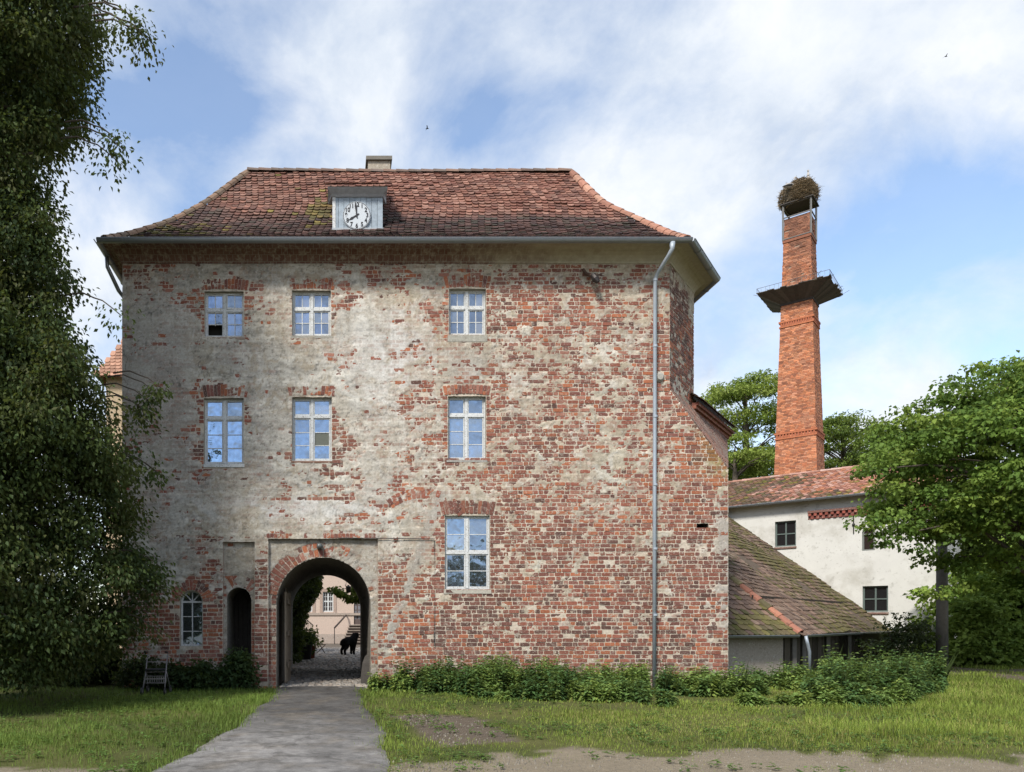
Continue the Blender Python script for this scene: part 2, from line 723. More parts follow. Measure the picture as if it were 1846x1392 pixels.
def flat_with_holes(mb, T, outline, holes, n=0.0, col=(1, 1, 1)):
    """plane polygon with holes, triangulated"""
    vs, es = [], []
    for poly in [outline] + holes:
        b = len(vs)
        vs += [Vector((x, y)) for x, y in poly]
        es += [(b + i, b + (i + 1) % len(poly)) for i in range(len(poly))]
    vo, eo, fo, *_ = geometry.delaunay_2d_cdt(vs, es, [], 0, 1e-5)
    fs = []
    for f in fo:
        cx_ = sum(vo[i].x for i in f) / len(f)
        cy_ = sum(vo[i].y for i in f) / len(f)
        if not bool(pip(cx_, cy_, outline)) or any(bool(pip(cx_, cy_, h)) for h in holes):
            continue
        fs.append(tuple(f))
    mb.add([T(v.x, v.y, n) for v in vo], fs, col)


def reveal(mb, T, poly, n0, n1, col=(1, 1, 1), skip_bottom=False):
    m = len(poly)
    vs = [T(x, y, n0) for x, y in poly] + [T(x, y, n1) for x, y in poly]
    fs = []
    for i in range(m):
        j = (i + 1) % m
        if skip_bottom and abs(poly[i][1] - poly[j][1]) < 1e-4 and poly[i][1] < 0.05:
            continue
        fs.append((i, j, j + m, i + m))
    mb.add(vs, fs, col)


# ---- outline and openings of the front (u = world X, v = world Z)
TF = Frame((0, D0, 0), (1, 0, 0), (0, 0, 1), (0, -1, 0))
XL, XR, ZT = fx(221), fx(1207), 10.42
XB = fx(1312)
OUT = [(XL, -0.3), (XB, -0.3), (XB, fz(846)), (XR, fz(702)), (XR, ZT), (XL, ZT)]
WIN = {
    'w1': (369, 440, 525, 608), 'w2': (527, 597, 524, 605), 'w3': (809, 876, 521, 604),
    'w4': (368, 440, 718, 842), 'w5': (527, 598, 716, 831), 'w6': (807, 876, 714, 829),
    'w7': (802, 883, 930, 1063)}
WR = {k: (fx(a), fx(b), fz(d), fz(c)) for k, (a, b, c, d) in WIN.items()}
GX, GR, GZ = fx(583), 1.155, 2.03                           # gateway: centre, radius, springing
NX, NR, NZ = fx(430), 0.30, fz(1081)                        # narrow doorway
AX, AR, AZ0, AZS = fx(345), 0.275, fz(1165), fz(1085)       # small arched window
gate = archpoly(GX, GR, GZ, -0.3, 28)
niche = archpoly(NX, NR, NZ, -0.3, 16)
awin = archpoly(AX, AR, AZS, AZ0, 16)
panelN = rect(fx(402), fx(459), -0.3, fz(977))
panelG = rect(fx(483), fx(681), -0.3, fz(971))
slot = rect(fx(1256), fx(1277), fz(953), fz(944))
wrects = [rect(*WR[k]) for k in WR]
HOLES = wrects + [awin, panelN, panelG, slot]
RECESS = 0.10

# ---- how much of the plaster is left, read off the photograph by eye
YS = np.array([450, 478, 530, 590, 650, 710, 770, 830, 890, 950, 1010, 1070, 1130, 1190, 1250], float)
XSS = np.array([220, 300, 380, 460, 540, 620, 700, 780, 860, 940, 1020, 1100, 1180, 1250, 1312], float)
COVT = np.array([
    [.40, .35, .35, .35, .35, .40, .45, .45, .50, .80, .85, .85, .85, .8, .8],
    [.62, .55, .55, .55, .58, .60, .62, .62, .60, .66, .58, .66, .62, .6, .6],
    [.80, .84, .74, .84, .76, .80, .76, .62, .60, .50, .52, .68, .60, .5, .5],
    [.82, .92, .78, .88, .84, .84, .84, .62, .56, .44, .50, .60, .34, .4, .4],
    [.96, .97, .92, .92, .92, .92, .92, .58, .66, .56, .48, .58, .34, .3, .3],
    [.98, .98, .74, .93, .78, .80, .88, .50, .50, .46, .46, .54, .30, .3, .3],
    [.97, .93, .66, .84, .88, .62, .78, .38, .50, .48, .42, .58, .34, .3, .3],
    [.97, .97, .80, .92, .88, .66, .72, .36, .54, .50, .52, .70, .42, .25, .25],
    [.94, .93, .86, .88, .84, .72, .82, .36, .56, .38, .46, .68, .50, .3, .35],
    [.88, .93, .90, .88, .88, .74, .78, .46, .44, .32, .36, .42, .52, .25, .45],
    [.76, .84, .84, .74, .74, .70, .42, .42, .40, .28, .22, .22, .46, .25, .5],
    [.55, .66, .46, .50, .50, .42, .34, .28, .40, .22, .14, .16, .42, .25, .5],
    [.42, .40, .32, .30, .30, .30, .24, .28, .20, .12, .10, .12, .38, .25, .4],
    [.35, .28, .26, .30, .30, .30, .28, .28, .18, .14, .12, .22, .36, .3, .3],
    [.35, .30, .30, .30, .30, .30, .30, .30, .20, .20, .20, .30, .36, .3, .3]])


def table(tab, px, py):
    x = np.clip(np.interp(px, XSS, np.arange(len(XSS))), 0, len(XSS) - 1.001)
    y = np.clip(np.interp(py, YS, np.arange(len(YS))), 0, len(YS) - 1.001)
    i, j = np.floor(x).astype(int), np.floor(y).astype(int)
    a, b = x - i, y - j
    return (tab[j, i] * (1 - a) + tab[j, i + 1] * a) * (1 - b) + (tab[j + 1, i] * (1 - a) + tab[j + 1, i + 1] * a) * b


def upx(u):
    return u * F / D0 + CX


def vpy(v):
    return HY - (v - CH) * F / D0


def zwarp(u):
    return 0.014 * np.minimum(np.asarray(u) - 2.84, 0.0) * 0.9 + 0.03 * (vnoise(np.asarray(u) * 0.35, 3.3, 44) - .5)


def zw1(u):
    return 0.014 * min(u - 2.84, 0.0) * 0.9 + 0.03 * (svn(u * 0.35, 3.3, 44) - .5)


VOUS = []           # voussoir quads of the front: (quad, local frame recess, exposure)


def flat_arch(x0, x1, z, h, n, spread=0.22, ext=0.13, rise=0.04):
    """soldier bricks over a window head, fanned"""
    for k in range(n):
        def pt(t, top):
            s = (t - 0.5) * 2
            x = (x0 + x1) / 2 + s * ((x1 - x0) / 2 + ext * 0.55)
            if top:
                return (x + s * spread * h, z + h + rise * (1 - s * s))
            return (x, z + 0.01 + rise * (1 - s * s))
        a, b = (k + .06) / n, (k + .94) / n
        if random.random() < 0.3:
            m = random.uniform(.4, .6)
            A, B, C, D = pt(a, 0), pt(b, 0), pt(b, 1), pt(a, 1)
            mid = lambda p, q_, t_: (p[0] + (q_[0] - p[0]) * t_, p[1] + (q_[1] - p[1]) * t_)
            VOUS.append([A, B, mid(B, C, m - .03), mid(A, D, m - .03)])
            VOUS.append([mid(A, D, m + .03), mid(B, C, m + .03), C, D])
        else:
            VOUS.append([pt(a, 0), pt(b, 0), pt(b, 1), pt(a, 1)])


def ring(cx_, zs, r0, r1, n, a0=0.0, a1=math.pi, lst=None):
    lst = VOUS if lst is None else lst
    for k in range(n):
        q0 = a0 + (a1 - a0) * (k + .07) / n
        q1 = a0 + (a1 - a0) * (k + .93) / n
        c = lambda q, r: (cx_ + r * math.cos(q), zs + r * math.sin(q))
        if random.random() < 0.55:
            m = r0 + (r1 - r0) * random.choice((.35, .62))
            lst.append([c(q0, r0 + .01), c(q0, m - .007), c(q1, m - .007), c(q1, r0 + .01)])
            lst.append([c(q0, m + .007), c(q0, r1), c(q1, r1), c(q1, m + .007)])
        else:
            lst.append([c(q0, r0 + .01), c(q0, r1), c(q1, r1), c(q1, r0 + .01)])


BLOCK = []
for k, (hh, n) in {'w1': (.26, 14), 'w2': (.28, 13), 'w3': (.30, 12), 'w4': (.30, 14), 'w5': (.24, 13), 'w6': (.24, 13), 'w7': (.34, 13)}.items():
    x0, x1, z0, z1 = WR[k]
    flat_arch(x0, x1, z1, hh, n)
    BLOCK.append([(x0 - .09, z1), (x1 + .09, z1), (x1 + .17, z1 + hh + .03), (x0 - .17, z1 + hh + .03)])
ring(AX, AZS, AR, AR + .27, 15)
BLOCK.append(archpoly(AX, AR + .28, AZS, AZS - .001, 16))
# traces of an old relieving arch high on the middle of the wall
RA = (fx(760), fz(985), .70)
ring(RA[0], RA[1], RA[2] + .45, RA[2] + .72, 17, rad(38), rad(128))
# row of headers over the two recessed panels
for (xa, xb, zz) in ((fx(400), fx(461), fz(977)), (fx(480), fx(684), fz(971))):
    n = int((xb - xa) / .09)
    for k in range(n):
        a, b = xa + (xb - xa) * (k + .06) / n, xa + (xb - xa) * (k + .94) / n
        VOUS.append([(a, zz + .008), (b, zz + .008), (b, zz + .125), (a, zz + .125)])
    BLOCK.append(rect(xa, xb, zz, zz + .13))


def cov_front(u, v):
    px, py = upx(u), vpy(v)
    c = table(COVT, px, py)
    c = c + .045 * np.clip((700 - px) / 80., 0, 1) * np.clip((1080 - py) / 80., 0, 1)
    c = c - .10 * np.clip((px - 720) / 80., 0, 1) * np.clip((py - 820) / 120., 0, 1) - .03 * np.clip((px - 720) / 80., 0, 1)
    c = np.where(c < .5, c - .12 * np.clip((.5 - c) / .25, 0, 1), c)
    # bare strips round window heads and jambs
    for (x0, x1, z0, z1) in WR.values():
        dx = np.maximum(np.maximum(x0 - u, u - x1), 0)
        dz = np.maximum(np.maximum(z0 - v, v - z1 - .25), 0)
        c = c - 0.40 * np.exp(-(dx / .13) ** 2 - (dz / .05) ** 2)
    dx = np.hypot((u - AX), np.maximum(v - AZS, 0)) - AR
    c = c - 0.4 * np.exp(-(np.maximum(dx, 0) / .25) ** 2) * (v > AZ0) * (v < AZS + .6)
    # exposed single course under the middle windows, and the one above the gate
    c = c - 0.55 * np.exp(-((v - zwarp(u) - 4.65) / .045) ** 2) * (px > 370) * (px < 640)
    c = c - 0.35 * np.exp(-((v - zwarp(u) - 3.72) / .05) ** 2) * (px < 480)
    # grey cement repairs: a sloping streak by the low window, the patch over it, one under the third upper window
    ln = np.abs((px - 790) + (py - 905) * 0.37)
    c = c + 0.75 * np.exp(-(ln / 9) ** 2) * (py > 885) * (py < 1170)
    c = c + 0.8 * np.exp(-((px - 838) / 55.) ** 2 - ((py - 895) / 16.) ** 2)
    c = c + 0.6 * np.exp(-((px - 842) / 38.) ** 4 - ((py - 665) / 32.) ** 4)
    c = c + 0.5 * np.exp(-((px - 962) / 16.) ** 2 - ((py - 1030) / 10.) ** 2)
    c = c + 0.6 * np.exp(-((px - 480) / 140.) ** 4 - ((py - 915) / 14.) ** 2)
    c = c + 0.5 * np.exp(-((px - 1050) / 50.) ** 2 - ((py - 855) / 16.) ** 2)
    c = c + .38 * np.clip((px - 1284) / 14., 0, 1) * np.clip((py - 880) / 40., 0, 1) * np.clip((1150 - py) / 60., 0, 1)
    c = c - .3 * np.clip((px - 1212) / 8., 0, 1) * np.clip((1275 - px) / 8., 0, 1) * ((py > 780) & (py < 872))
    # pier between the panels stays bare below
    c = np.where((px > 455) & (px < 487) & (py > 1010), c - .35, c)
    c = np.where((px > 681) & (px < 770) & (py > 1060), c - .12, c)
    return np.clip(c, 0.02, 0.99)


def t_front(u, v):
    u, v = np.asarray(u, float), np.asarray(v, float)
    b = fbm(u * 0.9, v * 1.1, 3, 3, .6)
    m = fbm(u * 3.2, v * 4.6, 13, 4, .62)
    h = fbm(u * 9.5, v * 14, 18, 3, .68)
    s = fbm(u * 17, v * 21, 23, 3, .6) - .5
    wr = np.clip((upx(u) - 620) / 200., 0, 1)
    n = uni((.34 - .10 * wr) * b + .40 * m + (.26 + .10 * wr) * h, .075)
    c = cov_front(u, v)
    k = (c - n)
    t = 0.012 + np.clip(k * 0.042, -0.0085, 0.0085 - .0050 * wr) + s * (0.013 - .003 * wr)
    # trowelled layers with broken edges
    lay = fbm(u * 1.3 + 4, v * 1.7, 33, 5, .62)
    t = t + np.where((lay > .56) & (k > .2), .0045 * (1 - .7 * wr), 0.0)
    # joints of the brickwork print through thin plaster
    return np.clip(t, 0.0015, 0.034)


def c_front(u, v, t):
    px, py = upx(u), vpy(v)
    wu = u + (fbm(u * 1.3, v * 1.5, 151, 4, .6) - .5) * 1.1
    wv = v + (fbm(u * 1.5, v * 1.3, 161, 4, .6) - .5) * 1.1
    ru, rv = wu * .83 - wv * .56, wu * .56 + wv * .83
    n1 = fbm(ru * .7, rv * .8, 51, 4, .55)
    n2 = fbm(ru * 2.6, rv * 3.2, 61, 4, .6)
    n3 = fbm(ru * 8, rv * 9, 71, 3, .6)
    grey = np.array([.43, .412, .372])
    cream = np.array([.44, .395, .315])
    white = np.array([.54, .52, .47])
    joint = np.array([.52, .455, .375])
    warm = np.array([.34, .285, .205])
    wr = np.clip((px - 640) / 260., 0, 1)
    wc = np.clip(wr * 0.8 + (n1 - .5) * 2.2 + .18, 0, 1)
    c = grey[None, None] * (1 - wc[..., None]) + cream[None, None] * wc[..., None]
    ww = np.clip((n2 - .50) * 6, 0, 1) * .75
    c = c * (1 - ww[..., None]) + white * ww[..., None]
    n4 = fbm(u * 2.0, v * 11, 75, 4, .62)
    c = c * (1 + (n4 - .5) * .95)[..., None]
    n5 = fbm(u * 14, v * 16, 78, 3, .6)
    c = c * (1 - np.clip((n5 - .60) * 6, 0, 1) * .45)[..., None]
    wm = np.clip((n3 - .54) * 5, 0, 1) * .6
    c = c * (1 - wm[..., None]) + warm * wm[..., None]
    # broad white lime areas and grey cement
    wl = np.exp(-((px - 700) / 70.) ** 2 - ((py - 640) / 90.) ** 2) + np.exp(-((px - 520) / 190.) ** 4 - ((py - 915) / 22.) ** 2)
    wl = np.clip(wl, 0, 1) * np.clip((n2 - .36) * 4, 0, 1) * .8
    c = c * (1 - wl[..., None]) + np.array([.60, .60, .59]) * wl[..., None]
    gl = np.exp(-((px - 280) / 75.) ** 4 - ((py - 700) / 150.) ** 4) * .75
    gl = np.maximum(gl, np.exp(-((np.abs((px - 790) + (py - 905) * .37)) / 10) ** 2) * (py > 885) * (py < 1170) * .8)
    gl = np.maximum(gl, np.exp(-((px - 842) / 40.) ** 4 - ((py - 665) / 34.) ** 4) * .6)
    c = c * (1 - gl[..., None]) + np.array([.36, .346, .315]) * gl[..., None] * (.75 + .5 * n2)[..., None]
    # bricks grin through thin limewash
    vv = (v - zwarp(u) + .3) / .1
    ci = np.floor(vv)
    fv = vv - ci
    uu = u / .20 + .5 * (ci % 2)
    cj = np.floor(uu)
    fu = uu - cj
    face = np.clip(np.minimum(fv, 1 - fv) * 9 - .6, 0, 1) * np.clip(np.minimum(fu, 1 - fu) * 16 - .8, 0, 1)
    rb = _hash(ci, cj, 171)
    thin = np.clip(1.2 - (t - .010) / .014, 0, 1) * np.clip((fbm(ru * 1.1, rv * 1.3, 181, 3) - .36) * 5, 0, 1)
    gb = (face * thin * (.15 + .75 * rb ** 1.5))[..., None]
    c = c * (1 - gb) + np.array([.300, .175, .135]) * gb
    lich = (np.clip((px - 1235) / 60., 0, 1) * np.clip((900 - py) / 60., 0, 1) * np.clip((py - 735) / 40., 0, 1) * .75)[..., None]
    c = c * (1 - lich) + np.array([.24, .175, .045]) * lich
    edge = (np.clip((px - 1284) / 16., 0, 1) * np.clip((py - 880) / 40., 0, 1) * np.clip((1150 - py) / 60., 0, 1) * .7)[..., None]
    c = c * (1 - edge) + np.array([.33, .305, .285]) * edge
    th = np.clip((.0105 - t) / .006, 0, 1)
    c = c * (1 - th[..., None]) + joint * th[..., None]
    # damp dirt and algae: foot of the wall, streaks under sills; eaves shadow painted in
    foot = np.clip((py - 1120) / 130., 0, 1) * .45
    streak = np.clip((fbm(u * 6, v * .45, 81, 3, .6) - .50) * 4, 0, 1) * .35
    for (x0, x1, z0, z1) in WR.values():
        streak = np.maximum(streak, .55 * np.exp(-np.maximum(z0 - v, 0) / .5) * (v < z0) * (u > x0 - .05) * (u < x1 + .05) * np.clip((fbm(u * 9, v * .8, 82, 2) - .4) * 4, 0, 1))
    eave_shade = np.exp(-((ZT - v) / .5)) * .35
    d = np.clip(foot + streak * .7 + eave_shade, 0, .8)
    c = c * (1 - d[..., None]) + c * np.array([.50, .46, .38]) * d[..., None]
    # cracks
    cr = np.abs(fbm(u * 1.1, v * .8, 95, 4, .6) - .5)
    ck = np.clip(1 - cr / .006, 0, 1) * np.clip((fbm(u * .5, v * .5, 96, 2) - .5) * 8, 0, 1) * (t > .013)
    c = c * (1 - ck[..., None] * .65)
    return c


RED, ORANGE, DARK, PURPLE, PINK = (.230, .082, .056), (.31, .108, .056), (.108, .056, .046), (.168, .068, .054), (.27, .126, .092)


def lerp3(a, b, t):
    return tuple(x + (y - x) * t for x, y in zip(a, b))


def brick_tint(u, v, dark=0.0, orange=0.0):
    r = random.random()
    c = RED
    if r < .17 + orange:
        c = ORANGE
    elif r < .33 + orange:
        c = PURPLE
    elif r < .38 + orange + dark * .3:
        c = DARK
    elif r < .56 + orange:
        c = PINK
    g = (sfbm(u * .8, v * .9, 111, 3)) - .5
    c = lerp3(c, DARK, max(0.0, min(.7, g * 2.0 + dark * .32)))
    k = random.uniform(.84, 1.18)
    return tuple(x * k for x in c)


def tint_front(u, v):
    px, py = upx(u), vpy(v)
    dark = max(0.0, min(1.0, (py - 950) / 250.)) * (1.0 if px > 790 else .3)
    orange = .5 * math.exp(-((px - 725) / 50.) ** 2 - ((py - 1130) / 70.) ** 2) + (.45 if (px > 1215 and 790 < py < 870) else 0)
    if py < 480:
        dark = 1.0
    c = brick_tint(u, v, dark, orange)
    if px > 1240 and py < 880:
        m = max(0.0, min(.8, (px - 1245) / 60.)) * (1 - max(0, (py - 800)) / 80.)
        c = lerp3(c, (.15, .115, .03), max(0.0, m))
    return c


T_FRONT = Grid(t_front, XL - .2, XB + .2, -.4, ZT + .1)


def keep_front(u, v, p, L):
    e = 0.0
    for du in (-.4, 0, .4):
        for dv in (-.3, .3):
            e += max(0.0, p - T_FRONT(u + du * L, v + dv * .09))
    return e * L if e > .0012 else 0.0


# ---- the thing
gh = empty('gatehouse', (0, D0, 0))
tag(gh, 'large three storey brick gatehouse with flaking plaster and red tiled hipped roof', 'gatehouse')
INV = Matrix.Translation((0, -D0, 0))


def at_home(o, root):
    """keep world placement of a part under a root that stands elsewhere"""
    o.matrix_parent_inverse = Matrix.Translation(-Vector(root.location))
    return o


_lk = lk


def lk(o, parent=None):
    COL.objects.link(o)
    if parent is not None:
        o.parent = parent
        r = parent
        while r.parent is not None:
            r = r.parent
        if parent.parent is None:
            o.matrix_parent_inverse = Matrix.Translation(-Vector(r.location))
    return o


core = MB()
flat_with_holes(core, TF, OUT, HOLES, 0.0, (.40, .37, .31))
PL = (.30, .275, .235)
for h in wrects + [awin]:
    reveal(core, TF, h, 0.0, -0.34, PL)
reveal(core, TF, slot, 0.0, -0.35, (.08, .06, .05))
core.add([TF(x, z, -.35) for x, z in slot], [(0, 1, 2, 3)], (.02, .02, .02))
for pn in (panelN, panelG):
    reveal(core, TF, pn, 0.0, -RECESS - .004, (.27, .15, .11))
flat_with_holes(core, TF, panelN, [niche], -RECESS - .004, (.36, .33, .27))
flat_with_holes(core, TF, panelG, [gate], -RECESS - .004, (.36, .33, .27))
# vaulted passage and the narrow doorway
BACK = 25.9
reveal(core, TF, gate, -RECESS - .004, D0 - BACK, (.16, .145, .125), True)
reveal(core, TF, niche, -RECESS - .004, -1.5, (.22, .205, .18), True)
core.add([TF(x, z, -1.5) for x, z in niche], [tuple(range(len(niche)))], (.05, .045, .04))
# other sides of the block (chamfered right corner, back, left)
P0 = (XR, D0)
P1 = (9.56, 20.2)
P2 = (9.62, BACK)
P3 = (XL, BACK)
TB = Frame((0, BACK, 0), (-1, 0, 0), (0, 0, 1), (0, 1, 0))
gateb = [(-x, z) for x, z in gate][::-1]
flat_with_holes(core, TB, [(-P2[0], -.3), (-XL, -.3), (-XL, ZT), (-P2[0], ZT)], [gateb], 0, (.33, .25, .2))
for a, b in ((P1, P2), (P3, (XL, D0))):
    core.add([(a[0], a[1], -.3), (b[0], b[1], -.3), (b[0], b[1], ZT), (a[0], a[1], ZT)], [(0, 1, 2, 3)], (.30, .24, .2))
core.add([(P0[0], P0[1], 5.0), (P1[0], P1[1], 5.0), (P1[0], P1[1], ZT), (P0[0], P0[1], ZT)], [(0, 1, 2, 3)], (.36, .32, .28))
# lower corner block under the chamfer
E1 = (11.89, 23.0)                          # far foot of the corner block
core.add([(XB, D0, -.3), (E1[0], E1[1], -.3), (E1[0], E1[1], 7.14), (XB, D0, fz(846))], [(0, 1, 2, 3)], (.30, .24, .2))
core.add([(XR, D0, fz(702)), (XB, D0, fz(846)), (E1[0], E1[1], 7.14), (P1[0], P1[1], 7.56)], [(0, 1, 2), (0, 2, 3)], (.24, .20, .17))
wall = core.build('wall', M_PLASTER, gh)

# ---- front bricks and plaster
bricks = []
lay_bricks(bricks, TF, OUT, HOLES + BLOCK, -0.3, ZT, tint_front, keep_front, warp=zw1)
for q in VOUS:
    # orient counter-clockwise
    ar = sum(q[i][0] * q[(i + 1) % 4][1] - q[(i + 1) % 4][0] * q[i][1] for i in range(4))
    if ar < 0:
        q = q[::-1]
    mu, mv = sum(p[0] for p in q) / 4, sum(p[1] for p in q) / 4
    p = .018 + random.gauss(0, .004)
    vs, fs = brick_prism(q, p, TF)
    ex = p - T_FRONT(mu, mv)
    if ex > -.008:
        bricks.append((.004 + max(ex, 0) * .6, vs, fs, brick_tint(mu, mv, .1, .1)))
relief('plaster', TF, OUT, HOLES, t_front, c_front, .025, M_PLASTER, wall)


# ---- recessed panels round the doorway and the gateway
def cov_panel(u, v):
    px, py = upx(u), vpy(v)
    c = np.where(px < 470, .93, .90) + 0 * u
    c = np.where((px > 480) & (px < 503) & (py > 1088), .12, c)
    c = np.where((px < 412) & (py > 1060), .8, c)
    c = np.where((px > 450) & (px < 470) & (py > 1100), .15, c)
    rg = np.hypot(u - GX, v - GZ) - GR
    c = np.where((rg > 0) & (rg < .36) & (v > GZ - .02), np.where(px < 560, .25, np.where(px < 620, .55, .62)), c)
    rn = np.hypot(u - NX, v - NZ) - NR
    c = np.where((rn > 0) & (rn < .30) & (v > NZ), .45, c)
    return c


def t_panel(u, v):
    u, v = np.asarray(u, float), np.asarray(v, float)
    n = uni(.4 * fbm(u * .9, v * 1.1, 203, 3, .6) + .6 * fbm(u * 3.2, v * 4.6, 213, 4, .62), .085)
    return np.clip(.012 + np.clip((cov_panel(u, v) - n) * .05, -.0085, .011) + (fbm(u * 17, v * 21, 223, 3) - .5) * .01, .0015, .03)


T_PANEL = Grid(t_panel, fx(400), fx(685), -.4, fz(965))


def keep_panel(u, v, p, L):
    e = sum(max(0.0, p - T_PANEL(u + du * L, v)) for du in (-.4, 0, .4)) * 2
    return e * L if e > .0012 else 0.0


TP = Frame((0, D0 + RECESS, 0), (1, 0, 0), (0, 0, 1), (0, -1, 0))
pv = []
ring(GX, GZ, GR, GR + .36, 34, 0, math.pi, pv)
ring(NX, NZ, NR, NR + .29, 15, 0, math.pi, pv)
for pn, hole, blk in ((panelG, gate, archpoly(GX, GR + .37, GZ, GZ - .001, 24)), (panelN, niche, archpoly(NX, NR + .30, NZ, NZ - .001, 16))):
    lay_bricks(bricks, TP, pn, [hole, blk], -0.3, pn[2][1], lambda u, v: brick_tint(u, v, .1, .1), keep_panel, warp=zw1)
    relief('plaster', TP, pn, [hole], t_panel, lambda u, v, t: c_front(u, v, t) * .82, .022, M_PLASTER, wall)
for q in pv:
    ar = sum(q[i][0] * q[(i + 1) % 4][1] - q[(i + 1) % 4][0] * q[i][1] for i in range(4))
    if ar < 0:
        q = q[::-1]
    mu, mv = sum(p[0] for p in q) / 4, sum(p[1] for p in q) / 4
    if mu > panelG[1][0] - .03 or (panelN[1][0] - .03 < mu < panelG[0][0] + .03) or mu < panelN[0][0] + .03:
        continue
    p = .018 + random.gauss(0, .004)
    ex = p - T_PANEL(mu, mv)
    vs, fs = brick_prism(q, p, TP)
    if ex > -.006:
        bricks.append((.005 + max(ex, 0), vs, fs, brick_tint(mu, mv, .1, .1)))

# ---- chamfered corner wall and the sloping broach below it
CL = math.hypot(P1[0] - P0[0], P1[1] - P0[1])
CU = ((P1[0] - P0[0]) / CL, (P1[1] - P0[1]) / CL, 0)
TC = Frame((P0[0], P0[1], 0), CU, (0, 0, 1), (CU[1], -CU[0], 0))
outC = rect(0, CL, fz(702) - .02, ZT)


def cov_ch(u, v):
    return np.clip(.22 + .45 * np.clip((np.asarray(v) - 9.0) / .9, 0, 1) + .15 * np.exp(-np.asarray(u) / .15), 0, .85)


def t_ch(u, v):
    u, v = np.asarray(u, float), np.asarray(v, float)
    n = uni(.4 * fbm(u * .9, v * 1.1, 303, 3, .6) + .6 * fbm(u * 3.2, v * 4.6, 313, 4, .62), .085)
    return np.clip(.012 + np.clip((cov_ch(u, v) - n) * .05, -.0085, .011) + (fbm(u * 17, v * 21, 323, 3) - .5) * .01, .0015, .03)


T_CH = Grid(t_ch, -.1, CL + .1, fz(702) - .1, ZT + .1)


def keep_ch(u, v, p, L):
    e = sum(max(0.0, p - T_CH(u + du * L, v)) for du in (-.4, 0, .4)) * 2
    return e * L * .35 if e > .0012 else 0.0


lay_bricks(bricks, TC, outC, [], fz(702), ZT, lambda u, v: brick_tint(u + 30, v, .8), keep_ch)  # bricks tinted darker to paint in the face turned from the sun
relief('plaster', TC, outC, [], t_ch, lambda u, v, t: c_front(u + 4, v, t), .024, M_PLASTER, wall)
A3 = Vector((XR, D0, fz(702)))
B3 = Vector((XB, D0, fz(846)))
C3 = Vector((P1[0], P1[1], 7.56))
E3 = Vector((E1[0], E1[1], 7.14))
bu = (B3 - A3).normalized()
bn_ = (B3 - A3).cross(E3 - A3).normalized()
if bn_.y > 0:
    bn_ = -bn_
bv = bn_.cross(bu).normalized()
TBR = Frame(A3, bu, bv, bn_)
polyB = [((p - A3).dot(bu), (p - A3).dot(bv)) for p in (A3, B3, E3, C3)]
lay_bricks(bricks, TBR, polyB, [], min(p[1] for p in polyB), max(p[1] for p in polyB),
           lambda u, v: lerp3(brick_tint(u + 50, v, .3), (.26, .23, .20), random.uniform(.1, .6)), lambda u, v, p, L: L * .002, proud=.03)
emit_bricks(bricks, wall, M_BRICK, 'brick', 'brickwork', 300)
print('front bricks', len(bricks))


